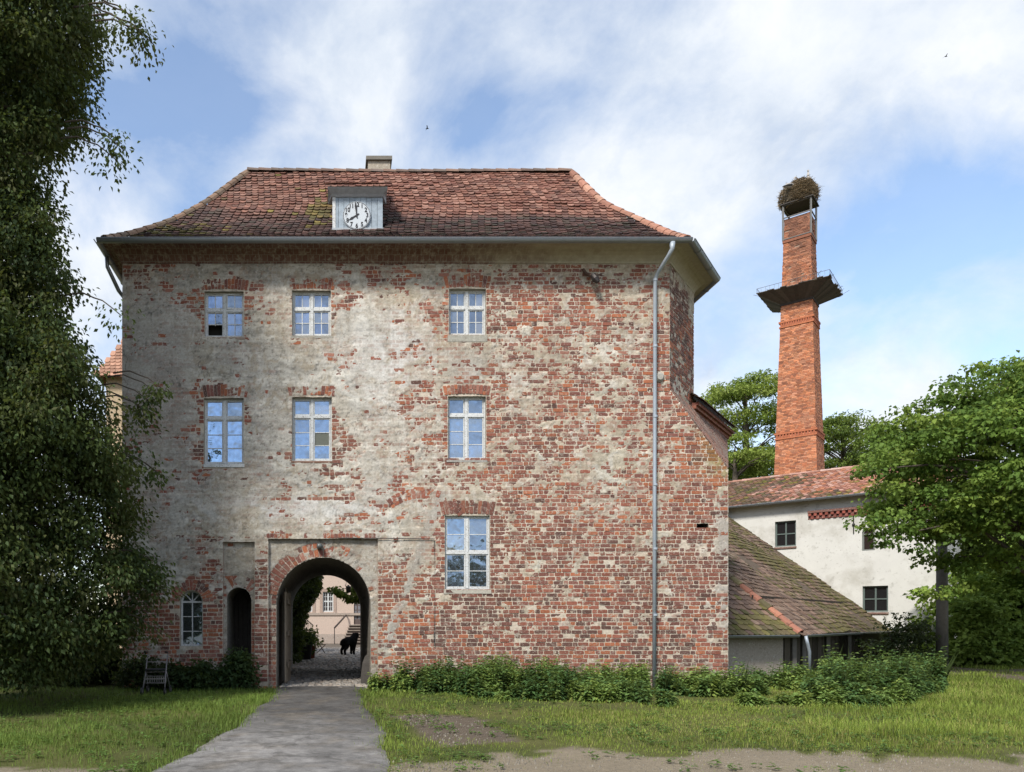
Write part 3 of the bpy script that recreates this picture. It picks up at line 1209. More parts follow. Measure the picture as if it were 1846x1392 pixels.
# ---- windows
def window(parent, T, x0, x1, z0, z1, style, depth=.10, name='window', label=None):
    """cross window: outer frame, mullion and transom; four sashes with glazing bars; every pane a sheet of its own"""
    def bx(mb, a, b, c, d, n0, n1):
        vs = [T(a, c, n0), T(b, c, n0), T(b, d, n0), T(a, d, n0), T(a, c, n1), T(b, c, n1), T(b, d, n1), T(a, d, n1)]
        mb.add(vs, [(0, 1, 2, 3), (7, 6, 5, 4), (0, 4, 5, 1), (1, 5, 6, 2), (2, 6, 7, 3), (3, 7, 4, 0)])
    fr = MB()
    w = .036
    n0, n1 = -depth - .09, -depth
    bx(fr, x0, x0 + w, z0, z1, n0, n1)
    bx(fr, x1 - w, x1, z0, z1, n0, n1)
    bx(fr, x0 + w, x1 - w, z0, z0 + w, n0, n1)
    bx(fr, x0 + w, x1 - w, z1 - w, z1, n0, n1)
    xm = (x0 + x1) / 2
    zt = z0 + (z1 - z0) * style['transom']
    bx(fr, xm - .036, xm + .036, z0 + w, z1 - w, n0, n1 + .015)
    bx(fr, x0 + w, xm - .036, zt - .028, zt + .028, n0, n1 + .012)
    bx(fr, xm + .036, x1 - w, zt - .028, zt + .028, n0, n1 + .012)
    o = fr.build(name, M_WHITEP, parent)
    if label:
        o['label'] = label
    for ix, (a, b) in enumerate(((x0 + w + .004, xm - .040), (xm + .040, x1 - w - .004))):
        for iz, (c, d) in enumerate(((z0 + w + .004, zt - .032), (zt + .032, z1 - w - .004))):
            nx, nz = style['top'] if iz else style['bottom']
            s = MB()
            sw = .027
            tilt = style.get('open', {}).get((ix, iz), 0.0)
            hinge = b if ix else a
            TT = T
            if tilt:
                ct, st_ = math.cos(tilt), math.sin(tilt)
                def TT(u, v, n, hinge=hinge, ct=ct, st_=st_):
                    r_, q_ = u - hinge, n + depth + .02
                    return T(hinge + r_ * ct - q_ * st_ * 0, v, -depth - .02 + q_ + abs(r_) * st_)
            def bs(a_, b_, c_, d_, m0, m1):
                vs = [TT(a_, c_, m0), TT(b_, c_, m0), TT(b_, d_, m0), TT(a_, d_, m0), TT(a_, c_, m1), TT(b_, c_, m1), TT(b_, d_, m1), TT(a_, d_, m1)]
                s.add(vs, [(0, 1, 2, 3), (7, 6, 5, 4), (0, 4, 5, 1), (1, 5, 6, 2), (2, 6, 7, 3), (3, 7, 4, 0)])
            m0, m1 = -depth - .055, -depth - .010
            bs(a, a + sw, c, d, m0, m1)
            bs(b - sw, b, c, d, m0, m1)
            bs(a + sw, b - sw, c, c + sw + .012, m0, m1)
            bs(a + sw, b - sw, d - sw, d, m0, m1)
            s.build('sash', M_WHITEP, o)
            ga, gb, gc, gd = a + sw, b - sw, c + sw + .012, d - sw
            bars = MB()
            s = bars
            for k in range(1, nx):
                xx = ga + (gb - ga) * k / nx
                if style.get('broken') == (ix, iz):
                    bs(xx - .010, xx + .010, gc + (gd - gc) * .45, gd, m0 + .012, m1 - .006)
                else:
                    bs(xx - .010, xx + .010, gc, gd, m0 + .012, m1 - .006)
            for k in range(1, nz):
                zz = gc + (gd - gc) * k / nz
                bs(ga, gb, zz - .009, zz + .009, m0 + .014, m1 - .008)
            if bars.v:
                bars.build('glazing_bar', M_WHITEP, o)
            for k in range(nx):
                for l in range(nz):
                    if style.get('broken') == (ix, iz) and l == 0:
                        continue
                    pa, pb = ga + (gb - ga) * k / nx, ga + (gb - ga) * (k + 1) / nx
                    pc, pd = gc + (gd - gc) * l / nz, gc + (gd - gc) * (l + 1) / nz
                    nn = -depth - .032
                    t1, t2 = random.uniform(-.004, .004), random.uniform(-.004, .004)
                    g = MB()
                    col = random.choice([(.03, .035, .04), (.03, .035, .04), (.02, .022, .025), (.10, .11, .11), (.17, .17, .16)])
                    if style.get('board') == (ix, iz, l):
                        col = (.13, .14, .12)
                        g.add([TT(pa, pc, nn), TT(pb, pc, nn), TT(pb, pd, nn), TT(pa, pd, nn)], [(0, 1, 2, 3)], col).build('pane', M_PAINT, o)['label'] = 'greenish board in place of a pane'
                        continue
                    g.add([TT(pa, pc, nn - t1), TT(pb, pc, nn + t1 - t2), TT(pb, pd, nn + t1), TT(pa, pd, nn - t1 + t2)], [(0, 1, 2, 3)], col)
                    g.build('pane', style.get('glass', M_GLASS), o)
    # dark sheet painted in for the unlit room behind
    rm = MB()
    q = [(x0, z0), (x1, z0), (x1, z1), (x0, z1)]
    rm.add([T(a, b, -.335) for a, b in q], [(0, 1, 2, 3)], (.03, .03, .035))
    rm.build('room_shade', M_DARK, o)
    return o


S_UP = {'glass': M_GLASSD, 'transom': .61, 'top': (2, 1), 'bottom': (2, 2)}
S_MID = {'transom': .705, 'top': (1, 1), 'bottom': (1, 3)}
S_LOW = {'transom': .50, 'top': (1, 2), 'bottom': (1, 2)}
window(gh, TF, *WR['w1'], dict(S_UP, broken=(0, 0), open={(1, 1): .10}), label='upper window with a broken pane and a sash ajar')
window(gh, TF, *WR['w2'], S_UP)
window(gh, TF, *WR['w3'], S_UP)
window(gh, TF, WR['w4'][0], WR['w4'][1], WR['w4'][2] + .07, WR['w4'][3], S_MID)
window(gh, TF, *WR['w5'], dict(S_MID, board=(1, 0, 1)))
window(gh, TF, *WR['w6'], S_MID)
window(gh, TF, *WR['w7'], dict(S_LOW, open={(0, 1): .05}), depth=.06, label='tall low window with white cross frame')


def sill(x0, x1, z0, z1, n1, mat, col):
    m = MB()
    vs = []
    for n in (-.12, n1):
        vs += [TF(x0, z0, n), TF(x1, z0, n), TF(x1, z1 - (.015 if n > 0 else 0), n), TF(x0, z1 - (.015 if n > 0 else 0), n)]
    m.add(vs, [(3, 2, 1, 0), (4, 5, 6, 7), (0, 1, 5, 4), (1, 2, 6, 5), (2, 3, 7, 6), (3, 0, 4, 7)], col)
    m.build('window_sill', mat, gh)


a = WR['w4']
sill(a[0] - .01, a[1] + .01, a[2] - .01, a[2] + .085, .03, M_WHITEP, (1, 1, 1))
for k, h_, c in (('w3', .17, (.33, .32, .28)), ('w2', .07, (.30, .29, .26)), ('w1', .06, (.28, .22, .18)), ('w5', .05, (.2, .11, .08)), ('w6', .06, (.30, .29, .27)), ('w7', .10, (.40, .38, .33))):
    a = WR[k]
    sill(a[0] - .03, a[1] + .03, a[2] - h_, a[2] + .004, .022, M_PLASTER, c)

# small arched window: cast iron bars and panes
aw = MB()
dep = -.14


def curve_bar(mb, T, pts, w, n0, n1):
    for (u0, v0), (u1, v1) in zip(pts[:-1], pts[1:]):
        L = math.hypot(u1 - u0, v1 - v0)
        if L < 1e-5:
            continue
        du, dv = -(v1 - v0) / L * w / 2, (u1 - u0) / L * w / 2
        vs = []
        for n in (n0, n1):
            vs += [T(u0 - du, v0 - dv, n), T(u1 - du, v1 - dv, n), T(u1 + du, v1 + dv, n), T(u0 + du, v0 + dv, n)]
        mb.add(vs, [(3, 2, 1, 0), (4, 5, 6, 7), (0, 1, 5, 4), (1, 2, 6, 5), (2, 3, 7, 6), (3, 0, 4, 7)])


def arched_window(T, cx_, r, zs, z0, parent, rows=3, label=None, name='window'):
    m = MB()
    arc = [(cx_ + (r - .02) * math.cos(math.pi * k / 14), zs + (r - .02) * math.sin(math.pi * k / 14)) for k in range(15)]
    curve_bar(m, T, [(cx_ - r + .02, z0)] + arc[::-1] + [(cx_ + r - .02, z0)], .04, dep - .03, dep)
    curve_bar(m, T, [(cx_ - r, z0 + .02), (cx_ + r, z0 + .02)], .04, dep - .032, dep + .002)
    o = m.build(name, M_WHITEP, parent)
    if label:
        o['label'] = label
    b = MB()
    curve_bar(b, T, [(cx_ - r + .03, zs), (cx_ + r - .03, zs)], .045, dep - .027, dep + .006)
    curve_bar(b, T, [(cx_, z0 + .03), (cx_, zs + r - .03)], .026, dep - .025, dep + .008)
    for q in (rad(48), rad(132)):
        curve_bar(b, T, [(cx_, zs), (cx_ + (r - .03) * math.cos(q), zs + (r - .03) * math.sin(q))], .022, dep - .023, dep + .004)
    for k in range(1, rows):
        zz = z0 + (zs - z0) * k / rows
        curve_bar(b, T, [(cx_ - r + .03, zz), (cx_ + r - .03, zz)], .020, dep - .022, dep + .003)
    b.build('glazing_bar', M_WHITEP, o)
    for k in range(rows):
        for s in (0, 1):
            za, zb = z0 + (zs - z0) * k / rows, z0 + (zs - z0) * (k + 1) / rows
            xa, xb = (cx_ - r + .02, cx_) if s == 0 else (cx_, cx_ + r - .02)
            j = random.uniform(-.003, .003)
            MB().add([T(xa, za, dep - .018 - j), T(xb, za, dep - .018 + j), T(xb, zb, dep - .018), T(xa, zb, dep - .018)], [(0, 1, 2, 3)], (.02, .024, .03)).build('pane', M_GLASS, o)
    for (q0, q1) in ((0, 48), (48, 90), (90, 132), (132, 180)):
        pts = [(cx_, zs)] + [(cx_ + (r - .02) * math.cos(rad(q0 + (q1 - q0) * k / 5)), zs + (r - .02) * math.sin(rad(q0 + (q1 - q0) * k / 5))) for k in range(6)]
        MB().add([T(u, v, dep - .018) for u, v in pts], [tuple(range(7))], (.02, .024, .03)).build('pane', M_GLASS, o)
    pts = archpoly(cx_, r, zs, z0, 12)
    MB().add([T(u, v, -.335) for u, v in pts], [tuple(range(len(pts)))]).build('room_shade', M_DARK, o)  # dark sheet in place of the shaded room
    return o


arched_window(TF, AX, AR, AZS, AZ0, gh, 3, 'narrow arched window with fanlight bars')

# ---- cornice under the eaves, swept round the corner
ring_e = [(-5.49, 17.95), (8.38, 17.95), (9.985, 19.98), (10.05, 26.45), (-5.49, 26.45)]      # eaves line in plan
ring_w = [(XL, D0), P0, P1, P2, P3]


def cornice_mat():
    m, t, b = new_mat('cornice')
    g = t.n('ShaderNodeNewGeometry')
    sp = t.n('ShaderNodeSeparateXYZ')
    t.link(g.outputs['Position'], sp.inputs[0])
    n = t.noise(g.outputs['Position'], 1.7, 5, .6)
    f = t.math('ADD', sp.outputs[0], t.math('MULTIPLY', t.math('SUBTRACT', n, .5), 7.0))
    fac = t.ramp(t.math('MULTIPLY', t.math('ADD', f, 5.7), .05), [(.40, 0.0), (.58, 1.0)])
    br = t.n('ShaderNodeTexBrick')
    mp = t.n('ShaderNodeCombineXYZ')
    t.link(sp.outputs[0], mp.inputs[0])
    t.link(t.math('SUBTRACT', sp.outputs[2], t.math('MULTIPLY', sp.outputs[1], .8)), mp.inputs[1])
    t.link(mp.outputs[0], br.inputs['Vector'])
    br.inputs['Scale'].default_value = 1.0
    br.inputs['Brick Width'].default_value = .14
    br.inputs['Row Height'].default_value = .2
    br.inputs['Mortar Size'].default_value = .008
    br.inputs['Color1'].default_value = (.115, .055, .042, 1)
    br.inputs['Color2'].default_value = (.155, .09, .068, 1)
    br.inputs['Mortar'].default_value = (.20, .165, .13, 1)
    n2 = t.noise(g.outputs['Position'], 9, 6, .65)
    pc = t.mix(n2, (.26, .235, .17), (.48, .44, .34))
    bc = t.mix(t.ramp(n2, [(.5, 0), (.68, .8)]), br.outputs[0], (.33, .29, .23))
    t.link(t.mix(fac, bc, pc), b.inputs['Base Color'])
    b.inputs['Roughness'].default_value = .95
    bn = t.n('ShaderNodeBump')
    bn.inputs['Strength'].default_value = .4
    bn.inputs['Distance'].default_value = .01
    t.link(t.noise(g.outputs['Position'], 50, 5, .7), bn.inputs['Height'])
    t.link(bn.outputs[0], b.inputs['Normal'])
    return m


prof = [(0.0, ZT - .10), (.06, ZT - .10), (.08, ZT - .06), (.16, ZT - .01), (.28, ZT + .05), (.42, ZT + .09), (.46, ZT + .12), (.62, ZT + .155), (1.02, ZT + .15), (1.10, ZT + .20)]
cm = MB()
vs = []
for (k, z) in prof:
    for (w, e) in zip(ring_w, ring_e):
        vs.append((w[0] + (e[0] - w[0]) * k, w[1] + (e[1] - w[1]) * k, z))
nr = len(ring_w)
fs = []
for i in range(len(prof) - 1):
    for j in range(nr):
        j2 = (j + 1) % nr
        fs.append((i * nr + j, i * nr + j2, (i + 1) * nr + j2, (i + 1) * nr + j))
cm.add(vs, fs)
cm.build('cornice', cornice_mat(), gh)

# ---- roof surface: rings from eaves to ridge, bell-cast
PROF = [(17.95, 10.62), (19.0, 11.25), (20.0, 12.10), (20.7, 12.95), (22.2, 14.72)]
HIPR = [1238, 1212, 1160, 1088, 1030]
HIPL = [188, 232, 308, 368, 446]
sv = [0.0]
for (a, b) in zip(PROF[:-1], PROF[1:]):
    sv.append(sv[-1] + math.hypot(b[0] - a[0], b[1] - a[1]))
SLEN = sv[-1]


def cr(ts, vs_, t):
    """smooth interpolation through samples"""
    return float(np.interp(t, ts, vs_))


_sd = np.linspace(0, SLEN, 60)
def _smooth(vals):
    y = np.interp(_sd, sv, vals)
    k = np.array([1, 2, 3, 2, 1], float)
    k /= k.sum()
    for _ in range(3):
        p = np.concatenate([[2 * y[0] - y[2], 2 * y[0] - y[1]], y, [2 * y[-1] - y[-2], 2 * y[-1] - y[-3]]])
        y = np.convolve(p, k, 'valid')
    return y
_D, _Z = _smooth([p[0] for p in PROF]), _smooth([p[1] for p in PROF])
_XR = _smooth([(x - CX) * p[0] / F for x, p in zip(HIPR, PROF)])
_XL = _smooth([(x - CX) * p[0] / F for x, p in zip(HIPL, PROF)])


def roofp(s):
    return (cr(_sd, _XL, s), cr(_sd, _XR, s), cr(_sd, _D, s), cr(_sd, _Z, s))


rm = MB()
NRW = 24
rows = []
for i in range(NRW + 1):
    s = SLEN * i / NRW
    xl, xr, d, z = roofp(s)
    f = (d - 17.95) / (22.2 - 17.95)
    rx, ry = _XR[-1], 22.2
    r2 = (9.985 + (rx - 9.985) * f, 19.98 + (ry - 19.98) * f)
    b1 = (10.05 + (rx - 10.05) * f, 26.45 + (ry - 26.45) * f)
    b0 = (-5.49 + (_XL[-1] + 5.49) * f, 26.45 + (ry - 26.45) * f)
    rows.append([(xl, d, z - .05), (xr, d, z - .05), (*r2, z - .05), (*b1, z - .05), (*b0, z - .05)])
vs = [p for r in rows for p in r]
fs = []
for i in range(NRW):
    for j in range(5):
        j2 = (j + 1) % 5
        fs.append((i * 5 + j, i * 5 + j2, (i + 1) * 5 + j2, (i + 1) * 5 + j))
rm.add(vs, fs, (.16, .075, .055))
roof = rm.build('roof', M_TILE, gh)


def tile_geo(p, R, U, N, w, l, th=.016, lift=.03, arc=True):
    """plain clay tile with a rounded tail lying up the slope from its lower edge p"""
    h = w / 2 * .94
    prof2 = [(-h, .055), (-h * .62, .014), (0, 0), (h * .62, .014), (h, .055)] if arc else [(-h, 0), (0, 0), (h, 0)]
    top = [p + R * x + U * y + N * lift for x, y in prof2]
    bot = [q - N * th for q in top]
    up = [p + R * h + U * l + N * .002, p - R * h + U * l + N * .002]
    n = len(top)
    vs = top + bot + up
    fs = [tuple(range(n)) + (2 * n, 2 * n + 1)]
    for i in range(n - 1):
        fs.append((n + i, n + i + 1, i + 1, i))
    fs.append((n, 0, 2 * n + 1))
    fs.append((2 * n - 1, 2 * n, n - 1))
    return vs, fs


TILE_R = [(.190, .085, .060), (.22, .108, .078), (.155, .066, .048), (.125, .060, .046), (.245, .132, .10)]


def tint_tile(x, s, d, z):
    x = x - .2345 * d
    c = random.choice(TILE_R)
    k = random.uniform(.78, 1.2)
    c = tuple(v * k for v in c)
    g = (sfbm(x * .5, s * .6, 401, 4))
    # dark lichen on the flat lower courses
    low = max(0.0, min(1.0, (3.1 + (g - .5) * 2.2 - s) / .5))
    c = lerp3(c, random.choice([(.040, .028, .028), (.055, .032, .030), (.045, .040, .032), (.08, .045, .04)]), low * random.uniform(.8, 1.0))
    le = max(0.0, min(1.0, (-3.0 - x) / 5.0)) * random.uniform(0, .7)
    c = lerp3(c, (.085, .055, .045), le * .8)
    # moss: left eaves corner and left of the clock dormer
    ms = max(math.exp(-((x + 8.6) / 1.3) ** 2) * (.55 if s < 2.2 else .08), math.exp(-((x + 5.15) / .42) ** 2 - ((s - 3.05) / .9) ** 2) * 1.3)
    if random.random() < ms * .8:
        c = lerp3(c, random.choice([(.13, .115, .03), (.09, .085, .03), (.20, .16, .045)]), random.uniform(.5, .95))
    return c


DORM = (fx(0), 0)
tiles = []
DD = 19.45                                  # depth of the clock dormer's front
step = .165
i = 0
s = .02
DX0, DX1 = (600 - CX) * 20.3 / F, (691 - CX) * 20.3 / F        # clock dormer in plan
while s < SLEN - .12:
    xl, xr, d, z = roofp(s)
    _, _, d2, z2 = roofp(min(s + .2, SLEN))
    U = Vector((0, d2 - d, z2 - z)).normalized()
    N = Vector((0, -U.z, U.y))
    w = .172
    x = xl + (w / 2 if i % 2 else 0) + .02
    while x < xr:
        xx = x + random.uniform(-.008, .008)
        wob = ((sfbm(xx * .45, s * .7, 411, 3)) - .5) * .16 + random.uniform(-.012, .012)
        p = Vector((xx, d, z)) + U * wob + N * (((sfbm(xx * .6, s * .8, 421, 3)) - .5) * .09 + random.uniform(-.004, .006))
        R = (Vector((1, 0, 0)) + N * random.uniform(-.05, .05) + U * random.uniform(-.05, .05)).normalized()
        if not (DX0 + .05 < xx < DX1 - .05 and DD < d < 20.9):
            vs, fs = tile_geo(p, R, U, N, w, .36, lift=.046 + random.uniform(-.008, .014), th=.026)
            tiles.append((1.0 / d + (.02 if s > 2.4 else 0) + random.random() * .004, vs, fs, tint_tile(xx, s, d, z)))
        x += w
    s += step
    i += 1
print('roof tiles', len(tiles))
emit_bricks(tiles, roof, M_TILE, 'roof_tile', 'tile_courses', 300)


def ridge_run(pts, parent, cols, seg=.36, r=.115, colf=None):
    """overlapping half-round ridge tiles along a polyline"""
    pts = [Vector(p) for p in pts]
    L = [0]
    for a, b in zip(pts[:-1], pts[1:]):
        L.append(L[-1] + (b - a).length)
    def at(t):
        t = min(max(t, 0), L[-1])
        for k in range(len(pts) - 1):
            if t <= L[k + 1] + 1e-6:
                return pts[k].lerp(pts[k + 1], (t - L[k]) / (L[k + 1] - L[k]))
        return pts[-1]
    n = int(L[-1] / seg)
    for k in range(n):
        a, b = at(k * L[-1] / n - .03), at((k + 1) * L[-1] / n + .02)
        t = (b - a).normalized()
        side = t.cross(Vector((0, 0, 1))).normalized()
        up = side.cross(t).normalized()
        m = MB()
        vs = []
        for (p, rr) in ((a, r * 1.12), (b, r * .92)):
            for q in range(7):
                an = math.pi * (q / 6)
                vs.append(p + side * math.cos(an) * rr + up * (math.sin(an) * rr - .03))
            for q in range(7):
                an = math.pi * (q / 6)
                vs.append(p + side * math.cos(an) * (rr - .02) + up * (math.sin(an) * (rr - .02) - .03))
        fs = []
        for q in range(6):
            fs.append((q, q + 1, 14 + q + 1, 14 + q))
            fs.append((q + 1, q, 7 + q, 7 + q + 1))
            fs.append((14 + q, 14 + q + 1, 21 + q + 1, 21 + q))
        c = colf(k, n) if colf else random.choice(cols)
        kk = random.uniform(.8, 1.2)
        m.add(vs, fs, tuple(v * kk for v in c)).build('ridge_tile', M_TILE, parent, smooth=False)


hr = [(roofp(SLEN * k / 14)[1], roofp(SLEN * k / 14)[2], roofp(SLEN * k / 14)[3] + .03) for k in range(15)]
hl = [(roofp(SLEN * k / 14)[0], roofp(SLEN * k / 14)[2], roofp(SLEN * k / 14)[3] + .03) for k in range(15)]
ridge_run(hr, roof, [(.33, .165, .115), (.29, .14, .10), (.37, .21, .15)])
ridge_run(hl, roof, [(.24, .16, .11), (.20, .13, .09), (.15, .11, .08)])
ridge_run([(_XL[-1], 22.2, 14.78), (1.8, 22.2, 14.73), (_XR[-1], 22.2, 14.76)], roof, [(.16, .11, .09), (.20, .13, .10), (.13, .10, .085)])

# ---- gutter round the eaves and downpipe
def gutter(pts, r, name, parent, mat):
    m = MB()
    n = 9
    for a, b in zip(pts[:-1], pts[1:]):
        a, b = Vector(a), Vector(b)
        t = (b - a).normalized()
        out = Vector((t.y, -t.x, 0)).normalized()
        vs, fs = [], []
        for p in (a - t * .01, b + t * .01):
            for rr in (r, r - .012):
                for q in range(n):
                    an = math.pi + math.pi * q / (n - 1)
                    vs.append(p + out * math.cos(an) * rr + Vector((0, 0, math.sin(an) * rr)))
        for q in range(n - 1):
            fs.append((q, q + 1, 2 * n + q + 1, 2 * n + q))
            fs.append((n + q + 1, n + q, 3 * n + q, 3 * n + q + 1))
        fs.append((0, n, 3 * n, 2 * n))
        fs.append((n - 1, 3 * n - 1, 4 * n - 1, 2 * n - 1))
        m.add(vs, fs)
        # rolled bead, and the straps that show as seams
        m.tube([a + out * r, b + out * r], .014, 6)
        L = (b - a).length
        for k in range(int(L / 1.15)):
            c = a + t * (1.15 * k + .6)
            m.tube([c + out * math.cos(math.pi + math.pi * q / 8) * (r + .006) + Vector((0, 0, math.sin(math.pi + math.pi * q / 8) * (r + .006))) for q in range(9)], .006, 4)
    return m.build(name, mat, parent, smooth=False)


ge = [(-5.56, 26.45, 10.60), (-5.56, 17.86, 10.60), (8.40, 17.86, 10.60), (10.05, 19.93, 10.60), (10.12, 26.4, 10.6)]
gutter(ge, .085, 'gutter', gh, M_ZINC)
dx = fx(1177)
dp = MB()
dp.tube([(fx(1187) + .05, 17.86, 10.53), (fx(1187) + .05, 17.86, 10.38), (fx(1187), 17.95, 10.26), (dx + .03, 18.28, 10.02), (dx, 18.37, 9.90), (dx - .01, 18.38, 5.2), (dx - .02, 18.38, 0.0)], [.07, .05, .044, .044, .044, .044, .044], 12)
pipe = dp.build('downpipe', M_PIPE, gh, smooth=True)
for k, zz in enumerate((9.85, 8.25, 6.55, 4.9, 3.35, 1.75)):
    m = MB()
    m.tube([(dx, 18.37, zz), (dx, 18.37, zz + .05)], 0.054, 12)
    m.bar((dx + .05, 18.37, zz + .025), (dx + .06, 18.52, zz + .025), .02, .03)
    m.build('pipe_bracket', M_PIPE, pipe)
m = MB()
m.tube([(-5.55, 18.55, 10.53), (-5.55, 18.6, 10.3), (-5.36, 18.9, 9.85), (-5.25, 19.0, 9.7), (-5.25, 19.0, 0.0)], .05, 10)
m.build('downpipe', M_ZINC, gh, smooth=True)

# ---- chimney stack on the ridge
m = MB()
c0, c1 = P(662, 310, 22.9), P(703, 310, 22.9)
m.box(c0.x, c1.x, 22.6, 23.3, 14.2, 15.02, (.27, .30, .34))
stk = m.build('chimney_stack', M_PLASTER, gh)
m = MB()
m.box(c0.x + .012, c1.x - .012, 22.61, 23.29, 15.02, 15.33, (.36, .32, .26))
m.build('stack_shaft', M_PLASTER, stk)
m = MB()
m.box(c0.x - .05, c1.x + .04, 22.54, 23.36, 15.33, 15.44, (.16, .15, .13))
m.build('stack_cap', M_STONE, stk)

# ---- dormer with boarded front
DD = 19.45
ZD0, ZD1 = P(0, 414, DD).z, P(0, 357, DD).z
x0, x1 = P(600, 0, DD).x, P(690, 0, DD).x
dm = MB()
zr = P(0, 349, DD).z
dm.add([(x0, DD, ZD0 - .1), (x0, DD, ZD1), (x0, 21.3, ZD1 + .15), (x0, 21.3, ZD0 + .6)], [(0, 1, 2, 3)], (.30, .31, .32))
dm.add([(x1, DD, ZD0 - .1), (x1, 21.3, ZD0 + .6), (x1, 21.3, ZD1 + .15), (x1, DD, ZD1)], [(0, 1, 2, 3)], (.30, .31, .32))
dm.add([(x0, DD + .02, ZD0 - .1), (x1, DD + .02, ZD0 - .1), (x1, DD + .02, ZD1), (x0, DD + .02, ZD1)], [(0, 1, 2, 3)], (.14, .15, .16))
dormer = dm.build('dormer', M_WOOD, gh)
nb = 9
for k in range(nb):
    a, b = x0 + (x1 - x0) * k / nb, x0 + (x1 - x0) * (k + 1) / nb
    j = random.uniform(0, .008)
    kk = random.uniform(.88, 1.1)
    MB().box(a + .004, b - .004, DD - .02 - j, DD + .015, ZD0 + .02, ZD1 - .002, (.29 * kk, .345 * kk, .40 * kk)).build('board', MATS['weathered wood'], dormer)
MB().box(x0 - .02, x1 + .02, DD - .05, DD + .01, ZD0 - .10, ZD0 + .022, (.33, .36, .39)).build('dormer_sill', M_WOOD, dormer)
MB().box(x0 - .01, x0 + .07, DD - .038, DD - .031, ZD0 + .03, ZD1, (.5, .5, .5)).build('corner_board', M_WHITEP, dormer)
m = MB()
xa, xb = x0 - .13, x1 + .11
pr = [(DD - .02, ZD1), (DD - .06, ZD1), (DD - .10, ZD1 + .05), (DD - .20, ZD1 + .13), (DD - .22, ZD1 + .17), (DD + .3, ZD1 + .17), (DD + .3, ZD1)]
vs = [(xa + (.0 if i_ > 2 else .09), y, z) for i_, (y, z) in enumerate(pr)] + [(xb - (.0 if i_ > 2 else .09), y, z) for i_, (y, z) in enumerate(pr)]
n = len(pr)
m.add(vs, [tuple(range(n)), tuple(range(2 * n - 1, n - 1, -1))] + [(i_, (i_ + 1) % n, (i_ + 1) % n + n, i_ + n)[::-1] for i_ in range(n)], (.33, .345, .36))
m.build('dormer_cornice', M_WOOD, dormer)
# its little tiled catslide
U = Vector((0, 1.25, .72)).normalized()
N = Vector((0, -U.z, U.y))
vs = [Vector((xa, DD - .27, ZD1 + .175)), Vector((xb, DD - .27, ZD1 + .175)), Vector((xb, DD - .27, ZD1 + .175)) + U * 2.1, Vector((xa, DD - .27, ZD1 + .175)) + U * 2.1]
m = MB().add(vs, [(0, 1, 2, 3)], (.2, .1, .08))
dr = m.build('dormer_roof', M_TILE, dormer)
dt = []
for r_ in range(11):
    xx = xa + (.086 if r_ % 2 else 0)
    while xx < xb + .03:
        p = Vector((xx, DD - .30, ZD1 + .18)) + U * (r_ * .165) + N * random.uniform(0, .01) + U * random.uniform(-.01, .01)
        a_, b_ = tile_geo(p, Vector((1, 0, 0)), U, N, .172, .34)
        dt.append((1, a_, b_, tint_tile(xx + 3, 3.6 + r_ * .1, 20, 13)))
        xx += .172
md = MB()
for s_, a_, b_, c_ in dt:
    md.add(a_, b_, c_)
o = md.build('tile_courses', M_TILE, dormer)
o['kind'] = 'stuff'

# ---- clock on the dormer
ck = empty('clock', P(643, 389, DD - .05))
tag(ck, 'round white clock face with black numerals on the boarded dormer', 'clock')
cc = P(643, 389, DD - .045)
cr_ = 25 * DD / F
m = MB()
nseg = 40
vs = [(cc.x, cc.y - .02, cc.z)]
for k in range(nseg):
    q = 2 * math.pi * k / nseg
    vs.append((cc.x + math.cos(q) * cr_, cc.y - .02, cc.z + math.sin(q) * cr_))
for k in range(nseg):
    q = 2 * math.pi * k / nseg
    vs.append((cc.x + math.cos(q) * cr_, cc.y + .02, cc.z + math.sin(q) * cr_))
fs = [(0, 1 + k, 1 + (k + 1) % nseg)[::-1] for k in range(nseg)] + [(1 + k, 1 + (k + 1) % nseg, 1 + nseg + (k + 1) % nseg, 1 + nseg + k) for k in range(nseg)]
m.add(vs, fs, (.50, .545, .59))
m.build('face', tint_mat('enamel', .6, 12, .06, .1, speck=[(8, .62, .74, (.25, .25, .24), .5)]), ck)
m = MB()
for k in range(60):
    q = 2 * math.pi * k / 60
    c = (math.cos(q), math.sin(q))
    m.bar((cc.x + c[0] * cr_ * .93, cc.y - .024, cc.z + c[1] * cr_ * .93), (cc.x + c[0] * cr_ * .985, cc.y - .024, cc.z + c[1] * cr_ * .985), .016, .006, (.04, .04, .045), up=(0, 1, 0))
m.build('minute_ring', M_PAINT, ck)
for h in range(1, 13):
    cu = bpy.data.curves.new('numeral', 'FONT')
    cu.body = str(h)
    cu.size = .155
    cu.align_x = 'CENTER'
    cu.align_y = 'CENTER'
    cu.extrude = .002
    cu.offset = .004
    tmp = bpy.data.objects.new('numeral_curve', cu)
    COL.objects.link(tmp)
    dg = bpy.context.evaluated_depsgraph_get()
    me = bpy.data.meshes.new_from_object(tmp.evaluated_get(dg))
    bpy.data.objects.remove(tmp)
    q = math.pi / 2 - h * math.pi / 6
    pos = Vector((cc.x + math.cos(q) * cr_ * .76, cc.y - .026, cc.z + math.sin(q) * cr_ * .76))
    me.transform(Matrix.Translation(pos) @ Matrix.Rotation(math.pi / 2, 4, 'X') @ Matrix.Diagonal((.85, 1, 1, 1)))
    me.materials.clear()
    a = me.color_attributes.new('tint', 'FLOAT_COLOR', 'POINT')
    a.data.foreach_set('color', np.tile(np.array([.03, .03, .035, 1], np.float32), len(me.vertices)))
    obj('numeral', me, M_PAINT, ck)


